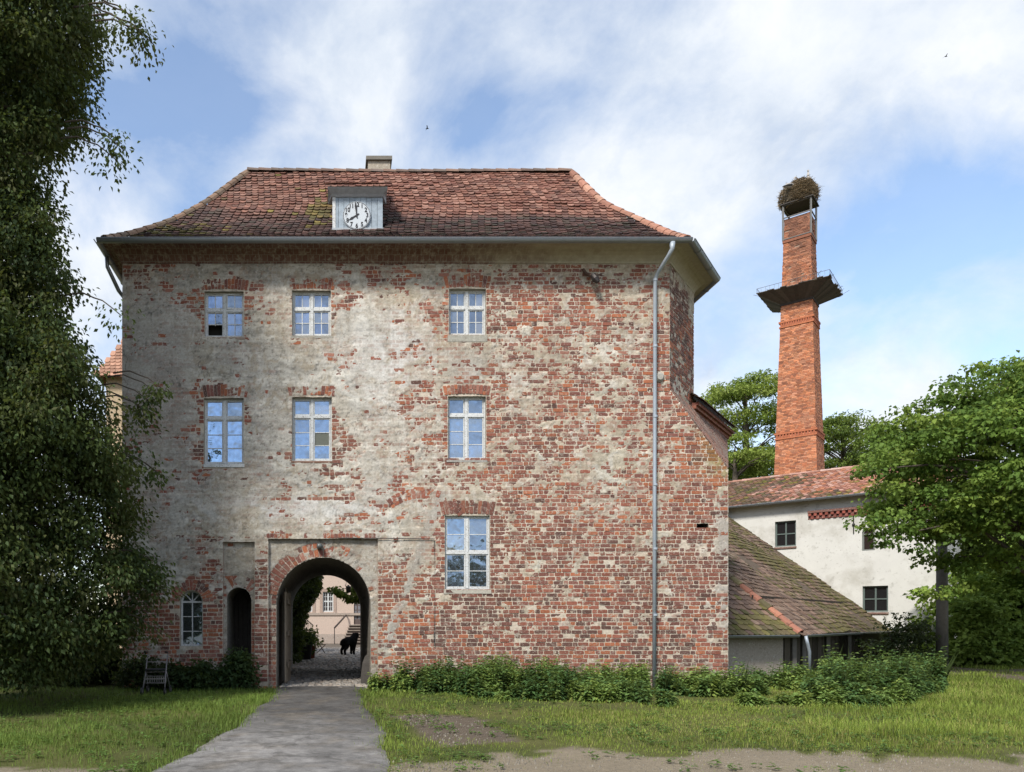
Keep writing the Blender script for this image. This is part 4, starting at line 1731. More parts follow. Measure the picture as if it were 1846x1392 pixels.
def hand(name, ang, L, w, n):
    m = MB()
    d = Vector((math.sin(ang), 0, math.cos(ang)))
    s = Vector((math.cos(ang), 0, -math.sin(ang)))
    c = Vector((cc.x, cc.y - .03 - n, cc.z))
    pts = [c - d * .07 - s * w * .5, c - d * .07 + s * w * .5, c + d * L * .35 + s * w * .55, c + d * L * .62 + s * w * .95, c + d * L, c + d * L * .62 - s * w * .95, c + d * L * .35 - s * w * .55]
    b = [p + Vector((0, .008, 0)) for p in pts]
    k = len(pts)
    m.add(pts + b, [tuple(range(k)), tuple(range(2 * k - 1, k - 1, -1))] + [(i_ + k, (i_ + 1) % k + k, (i_ + 1) % k, i_) for i_ in range(k)], (.03, .03, .035))
    m.build(name, M_PAINT, ck)


hand('hour_hand', rad(238), .245, .034, .0)
hand('minute_hand', rad(-6), .36, .03, .012)

# ---- small fittings on the wall
m = MB()
m.tube([(fx(1050), 18.46, fz(487)), (fx(1054), 18.40, fz(497)), (fx(1064), 18.30, fz(505))], [.035, .04, .05], 8, (.10, .06, .045))
m.tube([(fx(1064), 18.30, fz(503)), (fx(1067), 18.24, fz(512)), (fx(1071), 18.22, fz(518))], [.07, .085, .05], 8, (.035, .03, .03))
tag(m.build('iron_bracket', M_METAL, None), 'rusty iron bracket sticking out high on the brick wall', 'bracket')
m = MB()
m.lathe([(.10, -.05), (.12, 0), (.07, .06)], (0, 0, 0), 14, (.34, .33, .30))
o = m.build('vent_disc', M_STONE, gh)
o.data.transform(Matrix.Translation((fx(1188), 18.47, fz(681))) @ Matrix.Rotation(math.pi / 2, 4, 'X'))
m = MB()
m.tube([(fx(684), 18.44, fz(971)), (fx(782), 18.45, fz(972)), (fx(783), 18.45, fz(1050)), (fx(782), 18.45, fz(1165))], .011, 6, (.05, .045, .045))
m.tube([(fx(560), 18.52, fz(969)), (fx(684), 18.44, fz(971))], .011, 6, (.05, .045, .045))
m.build('cable', M_METAL, gh)
# lamp over the gateway
wl = empty('wall_lamp', (fx(576), 18.5, fz(985)))
tag(wl, 'small round grey lamp on the plaster above the gateway arch', 'lamp')
m = MB()
m.box(fx(572), fx(580), 18.48, 18.6, fz(990), fz(980), (.2, .2, .2))
m.build('bracket', M_METAL, wl)
m = MB()
m.ball((fx(576), 18.46, fz(985)), .075, 8, (.09, .10, .10))
m.build('globe', tint_mat('lamp glass', .25, 10, .1, 0, spec=.5), wl, smooth=True)
# niche: plank door at its back
nd = MB()
for k in range(5):
    a, b = NX - NR + 2 * NR * k / 5, NX - NR + 2 * NR * (k + 1) / 5
    MB().box(a + .006, b - .006, D0 + 1.42, D0 + 1.46, 0, NZ + .2, (.045, .04, .036)).build('door_plank', M_WOOD, gh)
# opened gate leaf on the left inside the passage
gl_ = empty('gate_leaf', (GX - GR + .1, 19.2, 0))
tag(gl_, 'weathered wooden gate leaf standing open inside the gateway', 'gate')
for k in range(9):
    y = 19.25 + k * .125
    kk = random.uniform(.8, 1.2)
    xx = GX - GR + .16 + .05 * (k / 8)
    MB().box(xx, xx + .045, y + .004, y + .121, .06, 2.35 + .02 * random.random(), (.22 * kk, .175 * kk, .13 * kk)).build('plank', M_WOOD, gl_)
for zz in (.45, 1.25, 2.05):
    MB().box(GX - GR + .235, GX - GR + .275, 19.25, 20.38, zz, zz + .13, (.17, .135, .10)).build('ledge', M_WOOD, gl_)
MB().box(GX - GR + .1, GX - GR + .15, 20.4, 20.5, .02, 2.5, (.16, .13, .10)).build('post', M_WOOD, gl_)
# guard stone at the right jamb
m = MB()
m.lathe([(.20, 0), (.19, .25), (.15, .55), (.08, .72), (.02, .76)], (GX + GR - .02, 19.6, 0), 9, (.06, .055, .05))
tag(m.build('guard_stone', M_STONE, None), 'dark stone bollard against the jamb inside the gateway', 'stone')
# ================================================================== ground, drive, cobbles
def drive_edges(d):
    """left and right edge of the drive (world X) at depth d"""
    d = np.asarray(d, float)
    l = np.interp(d, [2, 8.15, 9.24, 11.67, 15.6, 18.0, 19], [-3.1, -3.91, -4.0, -4.29, -5.05, -5.62, -5.75])
    r = np.interp(d, [2, 8.15, 9.64, 11.67, 15.6, 18.0, 19], [-.10, -1.30, -1.60, -1.99, -3.08, -3.58, -3.5])
    return l + .2345 * d + (fbm(d * 1.3, 1.0, 501, 4) - .5) * .22, r + .2345 * d + (fbm(d * 1.3, 9.0, 511, 4) - .5) * .22


def bare_soil(x, d):
    """1 where the ground is bare: dark patch, gravel strip along the bottom, worn path at the far right"""
    x, d = np.asarray(x, float), np.asarray(d, float)
    x = x - .2345 * d
    n = fbm(x * 1.1, d * 1.1, 521, 5, .6) - .5
    patch = pip(x + n * 0.9, d + n * 1.2, [(-2.15, 13.1), (-.55, 13.2), (.05, 11.6), (.25, 10.4), (-.9, 9.8), (-1.35, 10.3)])
    edge = 9.3 + .25 * np.sin(x * .6) + n * 3.0 - np.clip((x - 3) / 6, 0, 1) * .65
    grav = (d < edge) & (x > -1.4)
    fringe = (d < 8.35 + n * 1.2) & (x < -4.3)
    pa = np.abs(x - np.interp(d, [9, 13, 17, 24], [9.6, 10.4, 12.8, 15.3])) < .45 + n * .9
    road = np.abs(d - (24.3 + n * 2)) < 1.1
    return patch | grav | fringe | ((pa & (d > 12.5)) | (road & (x > 13)))


def ground_mat():
    m, t, b = new_mat('grassy soil')
    at = t.n('ShaderNodeAttribute', attribute_name='tint')
    g = t.n('ShaderNodeNewGeometry')
    pos = g.outputs['Position']
    n1 = t.noise(pos, 14.0, 8, .7)
    n2 = t.noise(pos, 90.0, 4, .7)
    n3 = t.noise(pos, 2.0, 5, .6)
    v = t.math('ADD', t.math('MULTIPLY', n1, .9), t.math('ADD', t.math('MULTIPLY', n2, .7), t.math('MULTIPLY', n3, .4)))
    cmb = t.n('ShaderNodeCombineXYZ')
    for i_ in range(3):
        t.link(v, cmb.inputs[i_])
    mu = t.n('ShaderNodeVectorMath', operation='MULTIPLY')
    t.link(at.outputs['Color'], mu.inputs[0])
    t.link(cmb.outputs[0], mu.inputs[1])
    t.link(mu.outputs[0], b.inputs['Base Color'])
    b.inputs['Roughness'].default_value = .97
    b.inputs['Specular IOR Level'].default_value = .15
    bn = t.n('ShaderNodeBump')
    bn.inputs['Strength'].default_value = .9
    bn.inputs['Distance'].default_value = .03
    t.link(t.math('ADD', n1, t.math('MULTIPLY', n2, .5)), bn.inputs['Height'])
    t.link(bn.outputs[0], b.inputs['Normal'])
    return m


M_GROUND = ground_mat()
# one sheet: fine near the camera, coarse to the horizon
gx = np.concatenate([[-900, -300, -120, -60, -35], np.arange(-15, 34.01, .16), [36, 60, 120, 300, 900]])
gy = np.concatenate([[-600, -200, -80, -30, -8, 0], np.arange(4, 32.01, .16), [38, 46, 56, 70, 110, 300, 1500]])
GXX, GYY = np.meshgrid(gx, gy)
bs_ = bare_soil(GXX, GYY).astype(float)
el, er = drive_edges(GYY)
near = (np.abs(GXX - 9.5) < 24) & (GYY > 3) & (GYY < 33)
gz = np.where(near, (fbm(GXX * .8, GYY * .8, 531, 4) - .5) * .05, 0)
indrive = (GXX > el - .25) & (GXX < er + .25) & (GYY < 56)
inpass = (GXX > GX - GR - 1.0) & (GXX < GX + GR + 1.0) & (GYY > 17.5) & (GYY < 57)
gz = np.where(indrive | inpass, -.03, gz)
nn_ = fbm(GXX * .6, GYY * .6, 541, 4)
soil_d, soil_l = np.array([.115, .092, .070]), np.array([.22, .185, .135])
gr1, gr2 = np.array([.060, .072, .022]), np.array([.105, .105, .035])
w_ = np.clip((nn_ - .3) * 2.5, 0, 1)[..., None]
cg = gr1 * (1 - w_) + gr2 * w_
lg = np.clip((10.2 - GYY) / .8, 0, 1)[..., None]
cs = soil_d * (1 - lg) + soil_l * lg
cgd = cg * (1 - bs_[..., None]) + cs * bs_[..., None]
nx_, ny_ = len(gx), len(gy)
ii, jj = np.meshgrid(np.arange(nx_ - 1), np.arange(ny_ - 1))
a_ = (jj * nx_ + ii).ravel()
quads = np.stack([a_, a_ + 1, a_ + nx_ + 1, a_ + nx_], 1)
me = mesh_np('ground', np.stack([GXX.ravel(), GYY.ravel(), gz.ravel()], 1), quads=quads, col=cgd.reshape(-1, 3), smooth=True)
tag(obj('ground', me, M_GROUND), kind='structure')

# drive: worn asphalt sheet, patched, with ragged edges
dd = np.arange(2.0, 18.61, .12)
l_, r_ = drive_edges(dd)
nc = 22
vs, cl = [], []
for k, d in enumerate(dd):
    for j in range(nc):
        x = l_[k] + (r_[k] - l_[k]) * j / (nc - 1)
        crown = .018 * (1 - (2 * j / (nc - 1) - 1) ** 2)
        edge = -.035 if j in (0, nc - 1) else 0
        vs.append((x, d, .012 + crown + edge + ((svn(x * 1.5, d * 1.5, 551)) - .5) * .02))
vs = np.array(vs)
nA = .5 * fbm(vs[:, 0] * .9, vs[:, 1] * .7, 561, 5, .6) + .5 * fbm(vs[:, 0] * 2.2, vs[:, 1] * 1.1, 565, 4, .65)
nB = fbm(vs[:, 0] * 3, vs[:, 1] * 3, 571, 4, .6)
ca = np.array([.155, .150, .145])[None] * (0.30 + 1.45 * nA[:, None])
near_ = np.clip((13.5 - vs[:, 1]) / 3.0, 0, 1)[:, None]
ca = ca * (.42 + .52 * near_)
dirt = np.clip((nB - .52) * 5, 0, 1)[:, None] * .45
ca = ca * (1 - dirt) + np.array([.13, .11, .085]) * dirt
jj, ii = np.meshgrid(np.arange(len(dd) - 1), np.arange(nc - 1), indexing='ij')
a_ = (jj * nc + ii).ravel()
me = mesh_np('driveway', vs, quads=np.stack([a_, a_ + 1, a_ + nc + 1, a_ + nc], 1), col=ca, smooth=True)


def asphalt():
    m, t, b = new_mat('old asphalt')
    at = t.n('ShaderNodeAttribute', attribute_name='tint')
    g = t.n('ShaderNodeNewGeometry')
    pos = g.outputs['Position']
    n2 = t.noise(pos, 75.0, 4, .85)
    n6 = t.noise(pos, 2.6, 8, .72)
    n7 = t.noise(pos, 9.0, 6, .7)
    vor = t.n('ShaderNodeTexVoronoi', feature='DISTANCE_TO_EDGE')
    t.link(pos, vor.inputs['Vector'])
    vor.inputs['Scale'].default_value = .45
    n4 = t.noise(pos, 1.6, 6, .7, 1.0)
    crack = t.ramp(t.math('ADD', vor.outputs[0], t.math('MULTIPLY', t.math('SUBTRACT', n4, .5), .25)), [(.0, .6), (.006, 0.0)])
    v = t.math('ADD', t.math('MULTIPLY', n2, 1.6), t.math('ADD', t.math('MULTIPLY', n6, 2.0), t.math('SUBTRACT', t.math('MULTIPLY', n7, 1.5), 1.5)))
    cmb = t.n('ShaderNodeCombineXYZ')
    for i_ in range(3):
        t.link(v, cmb.inputs[i_])
    mu = t.n('ShaderNodeVectorMath', operation='MULTIPLY')
    t.link(at.outputs['Color'], mu.inputs[0])
    t.link(cmb.outputs[0], mu.inputs[1])
    c = t.mix(t.math('MULTIPLY', crack, .6), mu.outputs[0], (.04, .037, .033))
    t.link(c, b.inputs['Base Color'])
    b.inputs['Roughness'].default_value = .88
    b.inputs['Specular IOR Level'].default_value = .25
    bn = t.n('ShaderNodeBump')
    bn.inputs['Strength'].default_value = .6
    bn.inputs['Distance'].default_value = .01
    t.link(n2, bn.inputs['Height'])
    t.link(bn.outputs[0], b.inputs['Normal'])
    return m


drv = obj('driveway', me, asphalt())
tag(drv, kind='structure')

# cobbles: through the passage and out into the courtyard
m = MB()
m.box(GX - 4.5, GX + 7.5, 17.9, 56, -.12, -.025, (.10, .085, .07))
cob_base = m.build('cobbled_way', M_STONE, None)
tag(cob_base, kind='structure')
m = MB()
stones = []
y = 18.3
row = 0
while y < 46:
    st = .15 if y < 30 else .24
    wl_, wr_ = (GX - GR + .02, GX + GR - .02) if y < BACK + .1 else (GX - 1.5, GX + 3.6)
    x = wl_ + random.uniform(0, .1)
    while x < wr_:
        w = st * random.uniform(.75, 1.35)
        h = random.uniform(.0, .03)
        if y > 18.75 or random.random() < (y - 18.2) * 1.8:
            cx_, cy_ = x + w / 2, y + random.uniform(-.03, .03)
            n = 6
            ph = random.random()
            ring0 = [(cx_ + math.cos(2 * math.pi * (q + ph) / n) * w * .50, cy_ + math.sin(2 * math.pi * (q + ph) / n) * st * .50, -.04) for q in range(n)]
            ring1 = [(cx_ + math.cos(2 * math.pi * (q + ph) / n) * w * .36, cy_ + math.sin(2 * math.pi * (q + ph) / n) * st * .36, .002 + h + random.uniform(-.006, .006)) for q in range(n)]
            k = random.uniform(.7, 1.25)
            c = random.choice([(.27, .25, .225), (.33, .30, .265), (.22, .205, .19), (.30, .255, .215)])
            m.add(ring0 + ring1 + [(cx_, cy_, .016 + h)], [(q, (q + 1) % n, n + (q + 1) % n, n + q) for q in range(n)] + [(n + q, n + (q + 1) % n, 2 * n) for q in range(n)], tuple(v * k for v in c))
        x += w + .012
    y += st * random.uniform(.9, 1.05)
    row += 1
o = m.build('cobblestones', M_STONE, cob_base)
o['kind'] = 'stuff'

# ================================================================== wing behind the corner
WU = Vector((E1[0] - P1[0], E1[1] - P1[1], 0)).normalized()
WA = Vector((P1[0], P1[1], 0))
WL = 3.66
WB = WA + WU * WL
WN = Vector((WU.y, -WU.x, 0))
TW = Frame(WA, WU, (0, 0, 1), WN)
an = empty('brick_wing', (WB.x - 1, WB.y + 2, 0))
tag(an, 'low brick wing with moulded cornice tucked behind the gatehouse corner', 'wing')
m = MB()
back_ = [WB + Vector((-2.2, 2.2, 0)), WA + Vector((-.6, 2.8, 0))]
pl = [WA, WB, back_[0], back_[1]]
ZW = 7.20
m.add([p + Vector((0, 0, z)) for z in (-.2, ZW) for p in pl], [(0, 1, 5, 4), (1, 2, 6, 5), (2, 3, 7, 6), (4, 5, 6, 7)], (.42, .38, .32))
ww = m.build('wall', M_PLASTER, an)


def cov_w(u, v):
    return np.full(np.broadcast(u, v).shape, .58)


def t_w(u, v):
    u, v = np.asarray(u, float), np.asarray(v, float)
    n = uni(.4 * fbm(u * .9, v * 1.1, 603, 3, .6) + .6 * fbm(u * 3.2, v * 4.6, 613, 4, .62), .085)
    return np.clip(.012 + np.clip((cov_w(u, v) - n) * .05, -.0085, .011) + (fbm(u * 17, v * 21, 623, 3) - .5) * .01, .0015, .03)


T_W = Grid(t_w, -.1, WL + .1, 5.5, ZW + .1)
outW = rect(0.0, WL, 5.6, ZW)
wb_ = []
lay_bricks(wb_, TW, outW, [], 5.6, ZW, lambda u, v: brick_tint(u + 80, v, .3), lambda u, v, p, L: L * max(0, p - T_W(u, v)))
emit_bricks(wb_, ww, M_BRICK, 'brick', 'brickwork', 60)
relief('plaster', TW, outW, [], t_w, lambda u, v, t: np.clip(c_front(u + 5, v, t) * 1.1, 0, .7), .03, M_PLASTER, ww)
for (n0, n1, za, zb, c) in ((0, .06, ZW - .06, ZW + .02, (.22, .08, .055)), (0, .12, ZW + .02, ZW + .10, (.24, .09, .06)), (0, .18, ZW + .10, ZW + .18, (.20, .075, .055))):
    m = MB()
    vs = [TW(a, z, n) for n in (n0 - .05, n1) for z in (za, zb) for a in (-.2, WL + n1)]
    m.add(vs, [(0, 1, 3, 2), (5, 4, 6, 7), (4, 5, 1, 0), (2, 3, 7, 6), (5, 7, 3, 1), (4, 0, 2, 6)], c)
    m.build('cornice_course', M_BRICK, an)
U = (-WN * .72 + Vector((0, 0, .60))).normalized()
NN = WU.cross(U).normalized()
if NN.z < 0:
    NN = -NN
E0 = TW(-.3, ZW + .19, .26)
m = MB()
m.add([E0, E0 + WU * (WL + .55), E0 + WU * (WL + .55) + U * 3.0, E0 + U * 3.0], [(0, 1, 2, 3)], (.15, .08, .06))
wroof = m.build('roof', M_TILE, an)
wt_ = []
for r_i in range(15):
    uu = .09 * (r_i % 2)
    while uu < WL + .5:
        a_v, b_f = tile_geo(E0 + WU * uu + U * (r_i * .18 - .02) + NN * random.uniform(0, .012), WU, U, NN, .175, .34, lift=.045)
        c = lerp3(random.choice(TILE_R), random.choice([(.06, .045, .035), (.10, .08, .05)]), random.uniform(.3, .95))
        wt_.append((1 - r_i * .05, a_v, b_f, c))
        uu += .175
emit_bricks(wt_, wroof, M_TILE, 'roof_tile', 'tile_courses', 60)

# ================================================================== lean-to shed with big mossy roof
sh = empty('lean_to_shed', (13.0, 22.5, 0))
tag(sh, 'low shed with steep mossy tile roof between gatehouse and white building', 'shed')
SE = 1.22
S0 = Vector((10.50, 21.1, SE))
S1 = Vector((13.63, 22.2, SE))
S2 = Vector((23.35, 31.75, SE))
dirF = (S1 - S0).normalized()
dirM = (S2 - S1).normalized()
upF = Vector((-dirF.y, dirF.x, 0))
upM = Vector((-dirM.y, dirM.x, 0))
SL = .845
UF = (upF + Vector((0, 0, SL))).normalized()
UM = (upM + Vector((0, 0, SL))).normalized()
NF = dirF.cross(UF).normalized()
NM = dirM.cross(UM).normalized()
# hip direction: equal rise on both planes
a11, a12, a21, a22 = upM.x, upM.y, upF.x, upF.y
det = a11 * a22 - a12 * a21
hipd = Vector(((a22 - a12) / det, (a11 - a21) / det, 0))
hipv = Vector((hipd.x, hipd.y, SL))
LM = (S2 - S1).length
TOP = 6.9
m = MB()
H1 = S1 + hipv * 3.2
topM0 = S1 + hipv * 6.9
endM = S2 + (upM + Vector((0, 0, SL))) * 6.95
m.add([S1, S2, endM, topM0], [(0, 1, 2, 3)], (.10, .075, .055))
m.add([S0 - dirF * 1.5, S1, topM0, S0 - dirF * 1.5 + (upF + Vector((0, 0, SL))) * 3.5], [(0, 1, 2, 3)], (.10, .075, .055))
sroof = m.build('roof', M_TILE, sh)
st_ = []


def tint_shed(x, s, g, moss):
    c = random.choice([(.155, .105, .080), (.19, .125, .095), (.125, .085, .068), (.21, .15, .115)])
    k = random.uniform(.75, 1.2)
    c = tuple(v * k for v in c)
    if random.random() < moss:
        c = lerp3(c, random.choice([(.085, .085, .022), (.115, .11, .028), (.06, .062, .02)]), random.uniform(.45, .95))
    return c


i = 0
s = -.03
while s < 9.0:
    u0 = (hipd.dot(dirM)) * s / math.hypot(1, SL) * 1.0
    off_ = .1 if i % 2 else 0
    u = u0 + off_
    while u < LM - .02:
        g = (sfbm(u * .5, s * .5, 701, 4))
        wob = ((sfbm(u * .30, s * .35, 711, 3)) - .5) * .40
        p = S1 + dirM * u + UM * (s + wob) + NM * (((sfbm(u * .35, s * .4, 721, 3)) - .5) * .24 + random.uniform(0, .012))
        moss = max(0.0, min(.95, (u / LM) * 1.0 + (g - .5) * 2.4 - .12 + (.25 if s < .7 else 0)))
        R = (dirM + NM * random.uniform(-.05, .05) + UM * random.uniform(-.04, .04)).normalized()
        a_v, b_f = tile_geo(p, R, UM, NM, .20, .44, lift=.045 + random.uniform(-.008, .014), th=.03)
        st_.append((1 / p.y - (0 if u > u0 + .1 else .02), a_v, b_f, tint_shed(u, s, g, moss)))
        u += .20
    s += .225
    i += 1
i = 0
s = -.03
LF = (S1 - S0).length
while s < 4.0:
    u1 = LF + hipd.dot(dirF) * s / math.hypot(1, SL)
    u = -1.2 + (.1 if i % 2 else 0)
    while u < u1 - .05:
        g = (sfbm(u * .5 + 40, s * .5, 701, 4))
        p = S0 + dirF * u + UF * (s + ((sfbm(u * .5, s * .5, 731, 3)) - .5) * .2) + NF * random.uniform(0, .02)
        a_v, b_f = tile_geo(p, dirF, UF, NF, .20, .44, lift=.045 + random.uniform(-.008, .014), th=.03)
        st_.append((1 / p.y, a_v, b_f, tint_shed(u, s, g, max(0, .35 + (g - .5) * 2.5))))
        u += .20
    s += .225
    i += 1
print('shed tiles', len(st_))
emit_bricks(st_, sroof, M_TILE, 'roof_tile', 'tile_courses', 300)
hp = [S1 + hipv * (k / 10 * 3.2) + Vector((0, 0, .05)) for k in range(11)]
ridge_run(hp, sroof, [], .38, .13, lambda k, n: random.choice([(.30, .135, .09), (.27, .12, .085)]) if k < 6 and k != 3 else random.choice([(.11, .095, .05), (.14, .11, .075), (.10, .10, .04)]))
# front wall, posts, dark open side
m = MB()
fw0, fw1 = S0 + upF * .35 - dirF * .3, S1 + upF * .35 - dirF * .25
m.add([Vector((p.x, p.y, z)) for z in (-.2, SE + .28) for p in (fw0, fw1)], [(0, 1, 3, 2)], (.34, .30, .26))
m.add([Vector((fw1.x, fw1.y, z)) for z in (-.2, SE + .28)] + [Vector((fw1.x, fw1.y, z)) + upM * 2.0 for z in (SE + 1.2, -.2)], [(0, 1, 2, 3)], (.2, .18, .15))
m.build('wall', M_PLASTER, sh)
m = MB()
bk = upM * 1.3
m.add([Vector((p.x, p.y, z)) + bk for z in (-.2, SE + 1.2) for p in (S1, S2)], [(0, 1, 3, 2)], (.07, .055, .045))
m.build('back_wall', M_WOOD, sh)
for k in range(17):
    u = .55 + k * .62
    p = S1 + dirM * u + upM * .55
    kk = random.uniform(.6, 1.2)
    q = p + dirM * .56
    mm = MB()
    mm.add([Vector((a_.x, a_.y, z)) for z in (-.1, SE + .4) for a_ in (p, q)] + [Vector((a_.x, a_.y, z)) + upM * .03 for z in (-.1, SE + .4) for a_ in (p, q)],
           [(0, 1, 3, 2), (5, 4, 6, 7), (4, 0, 2, 6), (1, 5, 7, 3)], (.095 * kk, .08 * kk, .066 * kk))
    mm.build('board', M_WOOD, sh)
for u in (.3, 1.35, 4.2, 7.2):
    p = S1 + dirM * u + upM * .25
    MB().box(p.x - .06, p.x + .06, p.y - .06, p.y + .06, -.1, SE + .2, (.15, .14, .13)).build('post', M_WOOD, sh)
for (a_, b_) in ((S0 - dirF * .2, S1 - dirF * .2), (S1 + dirM * .15, S2)):
    t = (b_ - a_).normalized()
    o_ = Vector((t.y, -t.x, 0)) * .09
    gutter([a_ + o_ + Vector((0, 0, -.01)), b_ + o_ + Vector((0, 0, -.01))], .065, 'gutter', sh, M_ZINC)
m = MB()
m.tube([S1 + Vector((.1, -.1, -.03)), S1 + Vector((.14, -.12, -.25)), S1 + Vector((.3, .05, -.5)), S1 + Vector((.33, .1, -1.2))], .045, 8)
m.build('downpipe', M_PIPE, sh, smooth=True)

# ================================================================== white building
WO = Vector((23.1, 32.0, 0))
BU = Vector((.70, -.715, 0)).normalized()
BN = Vector((-BU.y * -1, 0, 0))
BN = Vector((BU.y, -BU.x, 0)).normalized()
TWB = Frame(WO, BU, (0, 0, 1), BN)


def on_white(px, py):
    k = (px - CX) / F
    u = (k * WO.y - WO.x) / (BU.x - k * BU.y)
    d = WO.y + BU.y * u
    return u, CH + (HY - py) * d / F


wbld = empty('white_building', WO)
tag(wbld, 'long whitewashed outbuilding with small dark windows and mossy red roof', 'building')
UL, UR = on_white(1290, 0)[0] - 2.0, on_white(1693, 0)[0]
ZE = 7.12
WH = []
u0, z1 = on_white(1397, 941)
u1, z0 = on_white(1435, 984)
wA = (u0, u1, z0, z1)
u0, z1 = on_white(1555, 1057)
u1, z0 = on_white(1601, 1103)
wB = (u0, u1, z0, z1)
u0, z1 = on_white(1554, 952)
u1, z0 = on_white(1577, 992)
wC = (u0, u1, z0, z1)
cC, rC = (u0 + u1) / 2, (u1 - u0) / 2
arC = archpoly(cC, rC, z1 - rC, z0, 12)
holesW = [rect(*wA), rect(*wB), arC]
m = MB()
flat_with_holes(m, TWB, [(UL, -.3), (UR, -.3), (UR, ZE), (UL, ZE)], holesW)
for h in holesW:
    reveal(m, TWB, h, 0, -.22)
vs = [TWB(UR, -.3), TWB(UR, -.3, -6.6), TWB(UR, ZE, -6.6), TWB(UR, ZE + 1.65, -3.4), TWB(UR, ZE)]
m.add(vs, [(0, 1, 2, 3, 4)])
vs = [TWB(UL, -.3), TWB(UL, -.3, -6.6), TWB(UL, ZE, -6.6), TWB(UL, ZE + 1.65, -3.4), TWB(UL, ZE)]
m.add(vs, [(4, 3, 2, 1, 0)])
m.add([TWB(UL, -.3, -6.6), TWB(UR, -.3, -6.6), TWB(UR, ZE, -6.6), TWB(UL, ZE, -6.6)], [(3, 2, 1, 0)])
m.build('wall', M_WHITEWALL, wbld)
M_GFRAME = tint_mat('green frame', .7, 20, .25, .2)


def small_window(T, w, parent):
    x0, x1, z0, z1 = w
    m = MB()
    for a, b, c, d in ((x0, x0 + .06, z0, z1), (x1 - .06, x1, z0, z1), (x0 + .06, x1 - .06, z0, z0 + .06), (x0 + .06, x1 - .06, z1 - .06, z1), ((x0 + x1) / 2 - .03, (x0 + x1) / 2 + .03, z0 + .06, z1 - .06)):
        vs = [T(a, c, -.17), T(b, c, -.17), T(b, d, -.17), T(a, d, -.17), T(a, c, -.10), T(b, c, -.10), T(b, d, -.10), T(a, d, -.10)]
        m.add(vs, [(3, 2, 1, 0), (4, 5, 6, 7), (0, 1, 5, 4), (1, 2, 6, 5), (2, 3, 7, 6), (3, 0, 4, 7)], (.10, .13, .12))
    zm = (z0 + z1) / 2
    for a, b in ((x0 + .06, (x0 + x1) / 2 - .03), ((x0 + x1) / 2 + .03, x1 - .06)):
        vs = [T(a, zm - .025, -.165), T(b, zm - .025, -.165), T(b, zm + .025, -.165), T(a, zm + .025, -.165), T(a, zm - .025, -.105), T(b, zm - .025, -.105), T(b, zm + .025, -.105), T(a, zm + .025, -.105)]
        m.add(vs, [(3, 2, 1, 0), (4, 5, 6, 7), (0, 1, 5, 4), (1, 2, 6, 5), (2, 3, 7, 6), (3, 0, 4, 7)], (.10, .13, .12))
    o = m.build('window', M_GFRAME, parent)
    for a, b in ((x0, (x0 + x1) / 2), ((x0 + x1) / 2, x1)):
        for c, d in ((z0, zm), (zm, z1)):
            MB().add([T(a + .02, c + .02, -.14), T(b - .02, c + .02, -.14), T(b - .02, d - .02, -.14), T(a + .02, d - .02, -.14)], [(0, 1, 2, 3)], (.012, .012, .013)).build('pane', M_PGL, o)
    m = MB()
    vs = [T(x0 - .02, z0 - .10, -.2), T(x1 + .02, z0 - .10, -.2), T(x1 + .02, z0, -.2), T(x0 - .02, z0, -.2), T(x0 - .02, z0 - .10, .05), T(x1 + .02, z0 - .10, .05), T(x1 + .02, z0 - .02, .05), T(x0 - .02, z0 - .02, .05)]
    m.add(vs, [(3, 2, 1, 0), (4, 5, 6, 7), (0, 1, 5, 4), (1, 2, 6, 5), (2, 3, 7, 6), (3, 0, 4, 7)], (.17, .10, .08))
    m.build('window_sill', M_BRICK, o)


mp_, tp_, bp_ = new_mat('dusty dark glass')
tp_.link(tp_.n('ShaderNodeAttribute', attribute_name='tint').outputs['Color'], bp_.inputs['Base Color'])
bp_.inputs['Roughness'].default_value = .18
M_PGL = mp_
small_window(TWB, wA, wbld)
small_window(TWB, wB, wbld)
m = MB()
curve_bar(m, TWB, [(cC - rC + .03, z0), (cC - rC + .03, wC[3] - rC)] + [(cC + (rC - .03) * math.cos(math.pi * (1 - k / 10)), wC[3] - rC + (rC - .03) * math.sin(math.pi * (1 - k / 10))) for k in range(11)] + [(cC + rC - .03, wC[2])], .06, -.17, -.08)
curve_bar(m, TWB, [(cC - rC, wC[2] + .03), (cC + rC, wC[2] + .03)], .06, -.16, -.06)
curve_bar(m, TWB, [(cC - rC + .04, wC[3] - rC - .05), (cC + rC - .04, wC[3] - rC - .05)], .05, -.16, -.07)
for v in m.v:
    pass
m.c = [(.16, .17, .16)] * len(m.v)
o = m.build('window', M_GFRAME, wbld)
o['label'] = 'small arched window'
pts = archpoly(cC, rC - .01, wC[3] - rC, wC[2], 12)
MB().add([TWB(a, b, -.13) for a, b in pts], [tuple(range(len(pts)))], (.028, .018, .016)).build('pane', M_PGL, o)
